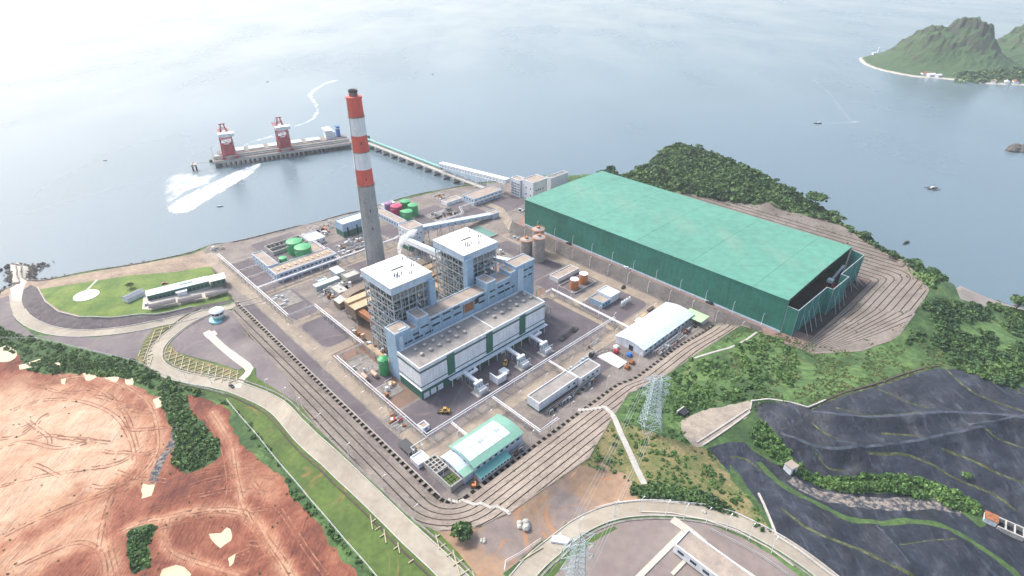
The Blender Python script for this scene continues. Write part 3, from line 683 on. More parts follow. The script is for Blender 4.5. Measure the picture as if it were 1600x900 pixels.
sea = MB().quad((-25000,-3000,-6),(25000,-3000,-6),(25000,40000,-6),(-25000,40000,-6)).build('sea', water_mat()); tag(sea, kind='structure')
HAZE = .00009
def haze():
    m = bpy.data.materials.new('haze_air'); m.use_nodes = True; t = m.node_tree; t.nodes.clear()
    o = t.nodes.new('ShaderNodeOutputMaterial'); v = t.nodes.new('ShaderNodeVolumePrincipled')
    v.inputs['Color'].default_value = (.96, .98, 1, 1); v.inputs['Density'].default_value = HAZE; v.inputs['Anisotropy'].default_value = .3
    t.links.new(v.outputs[0], o.inputs['Volume'])
    h = MB().box(-9000, 9000, -2500, 16000, -9, 262).build('haze', m); tag(h, kind='stuff')
haze()
# ------------------------------------------------------------------ buildings (plant grid: local x runs along U, local y along V)
def bldg(name, label, cat, u0, u1, v0, v1, h, wall='offwhite', roof='roof_tan', par=.9, z=0., group=None, base=None, trim=None):
    t = thing(name, label, cat, u0, v0, z, group=group); a, b = u1-u0, v1-v0
    Bx('wall', wall, t, 0, a, 0, b, 0, h-par)
    if base: Bx('base_band', base, t, -.06, a+.06, -.06, b+.06, 0, h*.3)
    Bx('roof', roof, t, .4, a-.4, .4, b-.4, h-par, h-par+.25)
    m = MB(); p = .06
    m.box(-p, a+p, -p, .42, h-par, h); m.box(-p, a+p, b-.42, b+p, h-par, h)
    m.box(-p, .42, .42, b-.42, h-par, h); m.box(a-.42, a+p, .42, b-.42, h-par, h)
    m.build('parapet', trim or wall, t)
    return t
def windows(t, face, spans, z0, z1, a=0, b=0, name='window', m='glass', d=.08):
    """each window its own part; face f = front (y=0), l = left (x=0), spans = [(start, end)]"""
    cache = {}
    for s0, s1 in spans:
        k = round(s1-s0, 2)
        if k not in cache:
            mb = MB()
            if face == 'f': mb.box(0, k, -d, .05, z0, z1)
            elif face == 'l': mb.box(-d, .05, 0, k, z0, z1)
            o = mb.build(name, m, t); cache[k] = o
        else: o = cp(cache[k], t)
        o.location = (s0, b, 0) if face == 'f' else (a, s0, 0)
def even(n, L, w, m=1.5):
    if n == 1: return [((L-w)/2, (L+w)/2)]
    g = (L-2*m-w)/(n-1); return [(m+i*g, m+i*g+w) for i in range(n)]
# --- turbine hall
t = thing('turbine_hall', 'long white and green turbine hall with grey flat roof and round roof vents', 'power station', 147.7, 232.6)
Lh, Wh, Hh = 109.2, 23.4, 24.5
Bx('wall', 'offwhite', t, 0, Lh, 0, Wh, 7.2, 23.2); Bx('lower_wall', 'green_dark', t, .05, Lh-.05, .05, Wh-.05, 0, 7.2)
Bx('roof', 'roof_grey', t, .6, Lh-.6, .6, Wh-.6, 23.2, 23.45)
m = MB(); m.box(-.1, Lh+.1, -.1, .6, 22.2, Hh); m.box(-.1, Lh+.1, Wh-.6, Wh+.1, 22.2, Hh); m.box(-.1, .6, .6, Wh-.6, 22.2, Hh); m.box(Lh-.6, Lh+.1, .6, Wh-.6, 22.2, Hh); m.build('parapet', 'white', t)
Bx('roof_joint', 'white', t, 60.3, 61.0, .6, Wh-.6, 23.45, 24.3)
for z0, z1, n_ in ((20.4, 21.9, 'stripe'), (9.4, 10.1, 'stripe')):
    MB().box(-.12, Lh+.06, -.12, 0, z0, z1).box(-.12, 0, 0, Wh, z0, z1).build(n_, 'green_trim', t)
MB().box(-.5, Lh+.3, -.5, 0, 7.1, 7.5).box(-.5, 0, 0, Wh, 7.1, 7.5).build('ledge', 'white', t)
for x in (20.4, 52.9, 83.6): Bx('green_panel', 'green_dark', t, x, x+6, -.22, -.12, 1.5, 23.4)
for x in (1.5, 27.5, 60, 91): pass
canopy = Bx('canopy', 'white', t, 20, Lh+.5, -3.2, -.5, 5.4, 5.9)
for i in range(12): MB().bar((21.5+i*7.7, -2.9, 0), (21.5+i*7.7, -2.9, 5.4), .35).build('canopy_post', 'offwhite', t)
for x in (1.2, 6.6, 12, 27, 33.5, 66, 72, 97): Bx('roller_door', 'offwhite', t, x, x+4.2, -.12, .05, .2, 4.4)
for x in (39, 46, 57, 78.5, 87.5, 103): Bx('window', 'glass', t, x, x+4, -.1, .05, 1.6, 3.6)
v_ = None
for k, x in enumerate([9.8+6.9*i for i in range(6)]+[70.4+7.1*i for i in range(6)]):
    for y in (11.0, 17.6):
        if v_ is None:
            v_ = MB().lathe(0, 0, [(.9,0),(.9,.7),(1.35,.9),(1.35,1.3),(.7,1.75),(.05,1.85)], 12).build('roof_vent', 'concrete', t, True)
            v_.location = (x, y, 23.45)
        else: cp(v_, t, (x, y, 23.45))
# --- bunker bay, stepped pale blue building
t = thing('bunker_bay', 'pale blue stepped bunker building behind the turbine hall with dark window strips', 'power station', 148, 256.6)
def block(x0, x1, y0, y1, z0, h, wall='bluewall', roof='roof_tan'):
    Bx('wall', wall, t, x0, x1, y0, y1, z0, h-.8)
    Bx('roof', roof, t, x0+.4, x1-.4, y0+.4, y1-.4, h-.8, h-.6)
    m = MB(); m.box(x0-.07, x1+.07, y0-.07, y0+.4, h-.8, h); m.box(x0-.07, x1+.07, y1-.4, y1+.07, h-.8, h); m.box(x0-.07, x0+.4, y0+.4, y1-.4, h-.8, h); m.box(x1-.4, x1+.07, y0+.4, y1-.4, h-.8, h)
    m.build('parapet', 'lightblue', t)
block(0, 11.5, 0, 11.3, 0, 37); block(11.5, 17.3, .3, 11.2, 0, 34.5); block(17.3, 25.6, -.1, 12.2, 0, 40.5); block(25.6, 75.6, .2, 12.4, 0, 37)
block(75.6, 83.6, -.1, 11.6, 0, 42.7); block(83.6, 97.8, .25, 11.2, 0, 39.2); block(97.8, 103.2, .1, 11.5, 0, 42.3); block(103.2, 122, -.1, 11.5, 0, 45)
Bx('stair_head', 'lightblue', t, 104.5, 110, -1.2, -.1, 20, 42); Bx('stair_tower', 'lightblue', t, 2, 5, -.9, -.0, 24, 34)
for zr, rows in ((32.3, [(19, 25)]), (29.5, [(13,17.2),(28,34),(37,43),(46,52),(68,73),(78,82.5),(86,92),(93,97),(99,102)]), (34.3, [(27.5,34),(37,43),(46,51),(66,73),(78,83),(86,91),(93,97)]), (26.3, [(6,12),(14,20),(22,28)]), (38.5, [(106,109),(111,115),(116.5,120)]), (33, [(111,114),(116,120)])):
    for a_, b_ in rows: Bx('window', 'glass', t, a_, b_, -.3, .3, zr, zr+1.1)
Bx('rusty_panel', 'rust', t, 54, 63, -.05, .25, 27.5, 34); Bx('louvre', 'dark', t, 64, 67.5, -.5, .3, 31, 34.5)
for x in np.arange(8, 120, 9.3): Bx('downpipe', 'steel', t, x, x+.25, -.42, -.12, 24.6, 36 if 25 < x < 75 else 33.5)
Bx('roof_hatch', 'lightblue', t, 4, 9.5, 1.3, 2.6, 36.4, 37.4)
# --- boiler houses
def boiler(u0, v0, label, lift_left):
    t = thing('boiler_house', label, 'boiler house', u0, v0, 0, group='open steel boiler houses'); A_, B_, H_ = 29.5, 32.5, 60.
    nx, ny = 5, 5; X = [A_*i/nx for i in range(nx+1)]; Y = [B_*i/ny for i in range(ny+1)]; lev = [7, 14, 21, 28, 35, 42, 49]
    MB().box(-1.0, A_+1.0, -1.0, B_+1.0, H_-5.4, H_-.4).build('roof_house', 'lightblue', t)
    Bx('roof', 'white', t, -1.2, A_+1.2, -1.2, B_+1.2, H_-.4, H_)
    col_ = {}
    for x in X:
        for y in Y:
            if x in (0, X[-1]) or y in (0, Y[-1]):
                if 'c' not in col_: col_['c'] = MB().bar((0,0,0), (0,0,H_-6.2), .62).build('column', 'steel', t); col_['c'].location = (x, y, 0)
                else: cp(col_['c'], t, (x, y, 0))
    bx_ = by_ = None
    for z in lev:
        for y in (0, B_):
            if bx_ is None: bx_ = MB().bar((.4,0,0), (A_-.4,0,0), .38, .55).build('beam', 'steel', t); bx_.location = (0, y, z)
            else: cp(bx_, t, (0, y, z))
        for x in (0, A_):
            if by_ is None: by_ = MB().bar((0,.4,0), (0,B_-.4,0), .38, .55).build('beam', 'steel', t); by_.location = (x, 0, z)
            else: cp(by_, t, (x, 0, z))
    L0 = [0]+lev+[H_-6.2]; br = {}
    for k in range(len(L0)-1):
        z0, z1 = L0[k], L0[k+1]
        for j in range(5):
            d = (j+k) % 2
            if (j+k) % 3 == 1: continue
            for side, (o0, dx, dy) in enumerate((((X[j], 0), X[1], 0), ((0, Y[j]), 0, Y[1]), ((A_, Y[j]), 0, Y[1]))):
                key = (side > 0, d, round(z1-z0, 2))
                if key not in br:
                    p = (0, 0, 0) if d else (dx, dy, 0); q = (dx, dy, z1-z0) if d else (0, 0, z1-z0)
                    o = MB().bar(p, q, .32).build('brace', 'steel', t); br[key] = o; o.location = (*o0, z0)
                else: cp(br[key], t, (*o0, z0))
    for z in lev:                                # grating floors and rails
        m = MB(); m.box(.5, A_-.5, .5, 4.6, z-.1, z+.12); m.box(.5, 4.6, 4.6, B_-.5, z-.1, z+.12); m.box(A_-4.6, A_-.5, 4.6, B_-.5, z-.1, z+.12); m.build('walkway', 'steel_dark', t)
        m = MB()
        for zz in (z+.7, z+1.2): m.bar((.2,-.3,zz), (A_,-.3,zz), .09); m.bar((-.3,.2,zz), (-.3,B_,zz), .09)
        m.build('handrail', 'yellow' if False else 'pipe', t)
    MB().box(6, 23.5, 7, 26, 9, 52.5).build('furnace', 'steel_dark', t)
    for z in (10.4,17.4,24.4,31.4,38.4,45.4):
        MB().bar((-.35,.3,z), (-.35,B_-.3,z), .22).build('girt', 'steel', t); MB().bar((.3,-.35,z), (A_-.3,-.35,z), .22).build('girt', 'steel', t)
    for x in (3.0, 8.9, 14.8, 20.7, 26.6): MB().bar((x, -.1, .2), (x, -.1, H_-6.3), .22).build('post', 'steel', t)
    for y in (3.3, 9.8, 16.3, 22.8, 29.3): MB().bar((-.1, y, .2), (-.1, y, H_-6.3), .22).build('post', 'steel', t)
    for z in (13, 20, 27, 34, 41, 48): MB().box(5.7, 23.8, 6.7, 26.3, z, z+.7).build('buckstay', 'steel', t)
    MB().box(7, 22, 26, 31.5, 20, 48).build('rear_pass', 'brown', t)
    MB().cyl(14.8, 4.2, 48.5, 52, 1.1, n=12).build('steam_drum', 'concrete_dark', t)
    for i in range(10):
        x = 1.3+rng.uniform(0, 3); y = 4+rng.uniform(0, 24); z = rng.uniform(2, 40)
        MB().tube([(x, y, z), (x, y, z+rng.uniform(5, 12)), (x+3.5, y+1, z+12.5)], .45, 6).build('pipe', ('pipe', 'tan', 'steel')[i % 3], t)
    for i in range(8):
        y = 1.3+rng.uniform(0, 2.6); x = 3+rng.uniform(0, 22); z = rng.uniform(6, 40)
        MB().tube([(x, y, z), (x, y, z+rng.uniform(5, 12))], .4, 6).build('pipe', ('steel', 'pipe')[i % 2], t)
    for z in (49.5,): MB().box(.5, A_-.5, .2, .45, z, z+4).build('wall_panel', 'concrete_dark', t)
    if lift_left: MB().box(-.9, 5.2, -3.6, .9, 0, 56.8).build('lift_tower', 'bluewall', t)
    else: MB().box(A_-3.2, A_+1.7, -3.2, 1.5, 0, 55).build('lift_tower', 'bluewall', t)
    # roof furniture
    Bx('roof_slot', 'dark', t, 12.5, 21.5, 17.6, 18.5, H_, H_+.35)
    for k, (x, y) in enumerate(((9,9.5),(10.2,10.5),(11,9),(12,10.2),(9.8,7.6),(11.6,7.8),(18,5.2),(19.4,5.4),(25.3,13.8),(26.2,15.2),(26.6,13.2),(26.2,25),(14,8.6))):
        hgt = 1.8+1.6*((k*37) % 5)/5
        MB().cyl(x, y, H_, H_+hgt, .28, n=8).build('vent_pipe', 'steel_dark', t)
    for z in range(0, 49, 7):                    # stair flights on the left face
        MB().bar((-1.6, 6 if (z//7) % 2 else 12, z), (-1.6, 12 if (z//7) % 2 else 6, z+7), .9, .2).build('stair_flight', 'steel', t)
    return t
boiler(157.8, 271.2, 'left open steel boiler house with white roof, nearest the chimney', False)
boiler(218.6, 274.0, 'right open steel boiler house with white roof, beside the coal conveyor tower', True)
# --- precipitators and flue ducts
def precip(u0, v0, label):
    t = thing('precipitator', label, 'filter house', u0, v0, 0, group='tan precipitators behind the boilers')
    Bx('casing', 'brown', t, 0, 25, 0, 15.5, 4, 13)
    Bx('roof', 'tan', t, -.3, 25.3, -.3, 9.2, 13, 13.6); Bx('roof_cabin', 'tan', t, -.3, 25.3, 9.2, 15.8, 13, 15)
    for x in (0.6, 8, 16, 24): MB().bar((x, .6, 0), (x, .6, 4), .6).bar((x, 14.6, 0), (x, 14.6, 4), .6).build('leg', 'steel', t)
    for x in (1, 8.5, 16.5): MB().lathe(x+3.5, 4, [(.5, .8), (3.2, 4)], 4).build('hopper', 'rust', t)
    MB().bar((-.3, -.5, 14.2), (25, -.5, 14.2), .1).bar((-.3, -.5, 13.8), (25, -.5, 13.8), .1).build('handrail', 'pipe', t)
    for x in (4, 12, 20):
        MB().prism([(x-2.4, 0), (x+2.4, 0), (x+1.8, -27), (x-1.8, -27)], 9, 12.2).build('inlet_duct', 'tan' if u0 > 200 else 'rust', t)
    return t
precip(162, 332.6, 'tan roofed precipitator casing left of the front boiler house')
precip(224, 334.0, 'tan roofed precipitator casing in the gap between the two boiler houses')
for k, (u0, lab) in enumerate(((163, 'curved grey flue duct below the chimney foot, left one'), (224, 'grey flue duct hidden behind the right boiler, running to the chimney'))):
    t = thing('flue_duct', lab, 'duct', u0, 359.5, 0, group='flue ducts to the chimney')
    prof = [(0, 1), (0, 5.6), (6, 7.2), (12, 9.6), (18, 10.4), (33, 10.4), (33, 4.5), (18, 4), (12, 3)]
    n = len(prof); m = MB(); m.v = [(x, 0, z) for x, z in prof]+[(x, 9, z) for x, z in prof]
    m.f = [tuple(range(n))]+[tuple(range(2*n-1, n-1, -1))]+[(i, n+i, n+(i+1) % n, (i+1) % n) for i in range(n)]
    m.build('casing', 'brown', t); MB().quad((6,-.1,7.35),(33,-.1,10.65),(33,9.1,10.65),(6,9.1,7.35)).quad((0,-.1,5.8),(6,-.1,7.35),(6,9.1,7.35),(0,9.1,5.8)).build('roof', 'concrete', t)
    for x in (14, 22, 30): MB().bar((x, 1, 0), (x, 1, 4.6), .6).bar((x, 8, 0), (x, 8, 4.6), .6).build('support', 'steel', t)
# --- chimney
t = thing('chimney', 'tall tapering concrete chimney with red and white bands near the top', 'chimney', 224.7, 405.8)
rz_ = lambda z: 8.2-(8.2-5.75)*z/143
m = MB(); m.lathe(0, 0, [(rz_(z), z) for z in np.linspace(0, 74.2, 14)], 48); m.build('shaft', 'stack', t, True)
for (a_, b_, c_) in ((74.2,87.7,'red'),(87.7,101.9,'stackwhite'),(101.9,114.7,'red'),(114.7,129,'stackwhite'),(129,142.4,'red')):
    MB().lathe(0, 0, [(rz_(a_)+.02, a_), (rz_((a_+b_)/2)+.02, (a_+b_)/2), (rz_(b_)+.02, b_)], 48).build('painted_band', c_, t, True)
MB().lathe(0, 0, [(5.75,142.4),(6.35,142.6),(6.35,143.7),(3.3,143.9)], 48).build('top_platform', 'red', t)
MB().lathe(0, 0, [(3.25,143.5),(3.2,146.8),(3.5,146.9),(3.5,148.5),(2.9,148.5),(2.9,147)], 32).build('flue', 'concrete_dark', t, True)
MB().lathe(0, 0, [(3.55,147.0),(3.55,148.6)], 32).build('flue_rim', 'steel_dark', t, True)
for z in (36, 79, 108, 52): MB().cyl(0, 0, 0, 2.2, .45, n=8).build('inspection_door', 'dark', t).location = (-rz_(z)*.35, -rz_(z)*.93, z)
for z in (74.1, 101.8, 128.9): MB().lathe(0, 0, [(rz_(z), z-.5), (rz_(z)+.9, z-.3), (rz_(z)+.9, z), (rz_(z), z+.1)], 40).build('gallery_ring', 'concrete_dark', t)
MB().bar((-rz_(0)-.3, 0, 0), (-rz_(142)-.3, 0, 142), .5, .25).build('ladder', 'steel', t)
# --- crusher house and coal galleries
t = bldg('crusher_house', 'white coal crusher tower with dark green base between the chimney and conveyor', 'building', 260, 277, 405.3, 420.5, 21.5, 'white', 'roof_tan')
Bx('base_band', 'green_dark', t, -.08, 17.08, -.08, 15.28, 0, 4.5)
windows(t, 'l', even(3, 15.2, 1.4, 2), 7.5, 9); windows(t, 'l', even(3, 15.2, 1.4, 2), 12, 13.4); windows(t, 'l', even(3, 15.2, 1.4, 2), 16.4, 17.8)
windows(t, 'f', even(4, 17, 1.4, 2), 14, 15.2); windows(t, 'f', even(2, 17, 1.4, 4), 9, 10.4)
def gallery(label, P, Q, wd=5., ht=3.4, wall='lightblue', roof='lightblue', legs=4, win=0, ground=None, group=None, sup='steel'):
    """inclined enclosed conveyor gallery between two points given as (u, v, z of floor)"""
    p = Vector((*xy(P[0], P[1]), P[2])); q = Vector((*xy(Q[0], Q[1]), Q[2])); d = q-p; hz = math.hypot(d.x, d.y)
    t = thing('conveyor_gallery', label, 'conveyor', xyz=tuple(p), rz=math.atan2(d.y, d.x), group=group or 'enclosed coal conveyor galleries')
    z1 = d.z
    def slab(y0, y1, a, b, n_, m_, x0=0, x1=None):
        x1 = hz if x1 is None else x1; f = z1/hz
        mm = MB(); mm.v = [(x0,y0,a+x0*f),(x1,y0,a+x1*f),(x1,y1,a+x1*f),(x0,y1,a+x0*f),(x0,y0,b+x0*f),(x1,y0,b+x1*f),(x1,y1,b+x1*f),(x0,y1,b+x0*f)]
        mm.f = [(3,2,1,0),(4,5,6,7),(0,1,5,4),(1,2,6,5),(2,3,7,6),(3,0,4,7)]; return mm.build(n_, m_, t)
    slab(-wd/2, wd/2, .5, ht, 'casing', wall); slab(-wd/2-.25, wd/2+.25, ht, ht+.3, 'roof', roof); slab(-wd/2-.1, wd/2+.1, 0, .5, 'floor_beam', sup)
    for k in range(win):
        x = hz*(k+.5)/win
        for yy in ((-wd/2-.06, -wd/2+.05), (wd/2-.05, wd/2+.06)): slab(*yy, 1.5, 2.4, 'window', 'glass', x-.7, x+.7)
    for k in range(legs):
        x = hz*(k+.5)/legs; zt = z1*x/hz; wx = p+d*(x/hz); zb = (ground if ground is not None else zg(wx.x, wx.y))-p.z
        if zt-zb < 1.5: continue
        m = MB()
        for yy in (-1, 1): m.bar((x, yy*wd*.62, zb), (x, yy*wd*.42, zt), .5)
        n_ = max(1, int((zt-zb)/6))
        for i in range(n_):
            za = zb+(zt-zb)*i/n_; zc = zb+(zt-zb)*(i+1)/n_
            m.bar((x, -wd*.5, za), (x, wd*.5, zc), .25); m.bar((x, -wd*.5, zc), (x, wd*.5, zc), .3)
        m.build('trestle', sup, t)
    return t
gallery('long pale blue conveyor gallery sloping up from the ground to the white crusher tower', (365, 410.5, .4), (277.2, 411, 13.5), 6, 4, 'lightblue', 'lightblue', 6, 10)
gallery('pale blue conveyor gallery climbing from the crusher tower to the right boiler house', (259.5, 407, 9), (231, 307.3, 38), 5, 3.4, 'offwhite', 'lightblue', 5, 0)
gallery('short white gallery between the right boiler roof and the blue bunker tower', (248.3, 292, 41), (258, 268.4, 40.5), 3.6, 2.8, 'offwhite', 'white', 0, 3)
t = bldg('transfer_house', 'small pale blue transfer house at the low end of the long conveyor gallery', 'building', 364, 373, 406, 415.5, 5.5, 'lightblue', 'roof_tan')
windows(t, 'l', even(3, 9.5, 1.3, 1), 1.5, 3)
t = bldg('transfer_tower', 'tall white transfer tower with brown flat roof at the corner of the green coal shed', 'building', 428.5, 451, 411, 428.5, 21.5, 'white', 'roof_tan')
windows(t, 'l', [(3, 4.6), (10, 11.6)], 12.5, 14); windows(t, 'l', [(3, 4.6), (10, 11.6)], 5, 6.5); windows(t, 'f', [(4, 5.4), (8, 9.4), (10.6, 12), (15, 16.4)], 10.5, 12.2)
t = bldg('stair_tower', 'white open stair tower joined to the left side of the transfer tower', 'building', 426, 436, 429, 443, 20, 'white', 'roof_tan')
for z in (2, 5, 8, 11, 14): windows(t, 'l', even(5, 14, 1.7, .8), z, z+1.4)
t = bldg('transfer_annex', 'low white annex with dark roof behind the transfer tower', 'building', 462, 492, 416, 424, 17, 'white', 'concrete_dark')
gallery('long white conveyor gallery with small windows running from the trestle to the transfer tower', (417.5, 560, 6.5), (421, 443.5, 14.5), 7, 4.5, 'white', 'white', 6, 22, ground=-7, sup='offwhite')
# --- covered coal yard (the big green shed)
def net_material():
    m = M['net']; t = m.node_tree; N = t.nodes; L = t.links; p = N['Principled BSDF']
    g = N.new('ShaderNodeNewGeometry'); b = N.new('ShaderNodeTexBrick'); b.inputs['Scale'].default_value = .045; b.inputs['Mortar Size'].default_value = .006; b.inputs['Bias'].default_value = 0
    c = N.new('ShaderNodeSeparateXYZ'); L.new(g.outputs['Position'], c.inputs[0]); d = N.new('ShaderNodeCombineXYZ')
    a = N.new('ShaderNodeMath'); a.operation = 'SUBTRACT'; L.new(c.outputs[1], a.inputs[0]); L.new(c.outputs[0], a.inputs[1])
    L.new(a.outputs[0], d.inputs[0]); L.new(c.outputs[2], d.inputs[1]); L.new(d.outputs[0], b.inputs['Vector'])
    b.inputs['Color1'].default_value = (1, 1, 1, 1); b.inputs['Color2'].default_value = (.90, .93, .93, 1); b.inputs['Mortar'].default_value = (.85, .85, .85, 1)
    s = p.inputs['Base Color'].links[0].from_socket; x = N.new('ShaderNodeMixRGB'); x.blend_type = 'MULTIPLY'; x.inputs[0].default_value = 1
    L.new(s, x.inputs[1]); L.new(b.outputs['Color'], x.inputs[2]); L.new(x.outputs[0], p.inputs['Base Color'])
net_material()
def roof_stains():
    m = M['mint']; t = m.node_tree; N = t.nodes; L = t.links; p = N['Principled BSDF']; src = p.inputs['Base Color'].links[0].from_socket
    g = N.new('ShaderNodeNewGeometry'); mp = N.new('ShaderNodeMapping'); mp.inputs['Rotation'].default_value = (0, 0, -ANG); mp.inputs['Scale'].default_value = (.05, .008, 0); L.new(g.outputs['Position'], mp.inputs['Vector'])
    n = N.new('ShaderNodeTexNoise'); n.inputs['Scale'].default_value = 1; n.inputs['Detail'].default_value = 8; n.inputs['Roughness'].default_value = .7; L.new(mp.outputs['Vector'], n.inputs['Vector'])
    # dust gathers in a long band near the ridge
    sx = N.new('ShaderNodeSeparateXYZ'); mq = N.new('ShaderNodeMapping'); mq.inputs['Rotation'].default_value = (0, 0, -ANG); L.new(g.outputs['Position'], mq.inputs['Vector']); L.new(mq.outputs['Vector'], sx.inputs[0])
    d = N.new('ShaderNodeMath'); d.operation = 'SUBTRACT'; L.new(sx.outputs[0], d.inputs[0]); d.inputs[1].default_value = 421; ab = N.new('ShaderNodeMath'); ab.operation = 'ABSOLUTE'; L.new(d.outputs[0], ab.inputs[0])
    mr = N.new('ShaderNodeMapRange'); mr.inputs['From Min'].default_value = 0; mr.inputs['From Max'].default_value = 26; mr.inputs['To Min'].default_value = .12; mr.inputs['To Max'].default_value = -.04; L.new(ab.outputs[0], mr.inputs['Value'])
    a = N.new('ShaderNodeMath'); L.new(n.outputs['Fac'], a.inputs[0]); L.new(mr.outputs['Result'], a.inputs[1])
    r = N.new('ShaderNodeMapRange'); r.inputs['From Min'].default_value = .54; r.inputs['From Max'].default_value = .72; r.inputs['To Max'].default_value = .38; L.new(a.outputs[0], r.inputs['Value'])
    x = N.new('ShaderNodeMixRGB'); L.new(r.outputs['Result'], x.inputs[0]); L.new(src, x.inputs[1]); x.inputs[2].default_value = (.19, .28, .21, 1); L.new(x.outputs[0], p.inputs['Base Color'])
    # thin dark laps between sheets
    w = N.new('ShaderNodeTexNoise'); w.inputs['Scale'].default_value = 1; mz = N.new('ShaderNodeMapping'); mz.inputs['Rotation'].default_value = (0, 0, -ANG); mz.inputs['Scale'].default_value = (.004, 1.1, 0); L.new(g.outputs['Position'], mz.inputs['Vector']); L.new(mz.outputs['Vector'], w.inputs['Vector'])
    q = N.new('ShaderNodeMapRange'); q.inputs['From Min'].default_value = .3; q.inputs['From Max'].default_value = .7; q.inputs['To Min'].default_value = .93; q.inputs['To Max'].default_value = 1.06; L.new(w.outputs['Fac'], q.inputs['Value'])
    v = N.new('ShaderNodeVectorMath'); v.operation = 'SCALE'; L.new(x.outputs[0], v.inputs[0]); L.new(q.outputs['Result'], v.inputs['Scale']); L.new(v.outputs['Vector'], p.inputs['Base Color'])
roof_stains()
def netting_sheer():
    m = bpy.data.materials.new('sheer_green_netting'); m.use_nodes = True; t = m.node_tree; N = t.nodes; L = t.links; p = N['Principled BSDF']
    p.inputs['Base Color'].default_value = (.03, .22, .19, 1); p.inputs['Roughness'].default_value = .8
    n = N.new('ShaderNodeTexNoise'); n.inputs['Scale'].default_value = .12; g = N.new('ShaderNodeNewGeometry'); L.new(g.outputs['Position'], n.inputs['Vector'])
    r = N.new('ShaderNodeMapRange'); r.inputs['From Min'].default_value = .35; r.inputs['From Max'].default_value = .65; r.inputs['To Min'].default_value = .74; r.inputs['To Max'].default_value = .93
    L.new(n.outputs['Fac'], r.inputs['Value']); L.new(r.outputs['Result'], p.inputs['Alpha']); return m
M['sheer'] = netting_sheer()
t = thing('coal_shed', 'huge mint roofed coal storage shed with dark green netting walls on the upper terrace', 'shed', 362.7, 107, 10)
SW, SL, SH = 115.8, 251, 26.
def roofz(x): return SH+1.2*(1-abs(x-SW/2)/(SW/2))
for k in range(10):                       # roofing strips, each laid slightly off its neighbour
    y0 = SL*k/10+.06; y1 = SL*(k+1)/10-.06; dz = .05*(k % 2)
    m = MB()
    for (xa, xb) in ((-.6, SW/2), (SW/2, SW+.6)):
        za, zb = roofz(max(xa, 0))+dz, roofz(min(xb, SW))+dz; n = len(m.v)
        m.v += [(xa,y0,za-.35),(xb,y0,zb-.35),(xb,y1,zb-.35),(xa,y1,za-.35),(xa,y0,za),(xb,y0,zb),(xb,y1,zb),(xa,y1,za)]
        m.f += [(n+3,n+2,n+1,n),(n+4,n+5,n+6,n+7),(n,n+1,n+5,n+4),(n+1,n+2,n+6,n+5),(n+2,n+3,n+7,n+6),(n+3,n,n+4,n+7)]
    m.build('roof_sheet', 'mint', t)
for k in range(12):
    y0 = SL*k/12; y1 = SL*(k+1)/12-.05
    Bx('net_panel', 'net', t, -.15+.05*(k % 2), .1+.05*(k % 2), y0, y1, .8, SH-.25)
    Bx('net_panel', 'net', t, SW-.1, SW+.15, y0, y1, .8, SH-.25)
    Bx('post', 'steel', t, .3, .9, y0, y0+.6, 0, SH-.4); Bx('post', 'steel', t, SW-.9, SW-.3, y0, y0+.6, 0, SH-.4)
    MB().bar((.6, y0+.3, SH-1.2), (SW-.6, y0+.3, SH-1.2), .5, 1.2).build('roof_truss', 'steel_dark', t)
Bx('net_panel', 'net', t, 0, SW, SL, SL+.25, 0, SH-.2)
Bx('base_wall', 'lightblue', t, -1.0, -.5, -.2, SL, 0, 1.3)
for z in (8.6, 17): pass
def curtain(pts, z1, mm='sheer'):
    for (x0, y0, h0), (x1, y1, h1) in zip(pts[:-1], pts[1:]):
        o = MB().quad((x0,y0,.3),(x1,y1,.3),(x1,y1,h1),(x0,y0,h0)); d = Vector((x1-x0, y1-y0, 0)).normalized().cross(Vector((0,0,1)))*.12
        n = len(o.v); o.v += [(a+d.x, b+d.y, c) for a, b, c in o.v[:4]]; o.f += [(7,6,5,4),(0,4,5,1),(1,5,6,2),(2,6,7,3),(3,7,4,0)]
        o.build('net_screen', mm, t)
        MB().bar((x0,y0,h0), (x1,y1,h1), .4).build('top_rail', 'steel', t)
        L_ = math.hypot(x1-x0, y1-y0); n_ = max(1, int(L_/9))
        for i in range(n_+1):
            x, y, h = (x0+(x1-x0)*i/n_, y0+(y1-y0)*i/n_, h0+(h1-h0)*i/n_)
            MB().bar((x, y-.2, 0), (x, y-.2, h), .35).build('screen_post', 'steel', t)
curtain([(.2,-.3,21.5),(.2,-7.6,21)], 0, 'net'); curtain([(.2,-7.6,21),(44,-9.2,22)], 0); curtain([(44,-9.2,22),(44,-13.5,22),(70,-14.6,22.5),(70,-9.2,22.5),(114,-10.4,23),(115.4,-.4,24)], 0)
for x in (8, 16, 24, 33, 50, 58, 66, 80, 92, 104): MB().bar((x, -19 if 44 < x < 70 else -15.5, .2), (x, -13.9 if 44 < x < 70 else -9.2, 15), .3).build('stay', 'steel', t)
hp = MB(); nx_, ny_ = 24, 50; zz = lambda x, y: 11*max(0, min(1, x/22, (SW-24-x)/22, y/30, (SL-30-y)/30))*(.85+.2*math.sin(x*.13+y*.06)+.1*math.sin(y*.3))
for j in range(ny_+1):
    for i in range(nx_+1): x = (SW-24)*i/nx_; y = (SL-30)*j/ny_; hp.v.append((x+12, y+12, .15+zz(x, y)))
hp.f = [(j*(nx_+1)+i, j*(nx_+1)+i+1, (j+1)*(nx_+1)+i+1, (j+1)*(nx_+1)+i) for j in range(ny_) for i in range(nx_)]
o = hp.build('coal_heap', mat('coal', (.015, .015, .017), .9, .2, .5, bump=.3), None); o.location = (*xy(362.7, 107), 10); o.rotation_euler = (0, 0, ANG)
tag(o, 'long black coal heap lying inside the green shed', 'coal heap', kind='stuff')
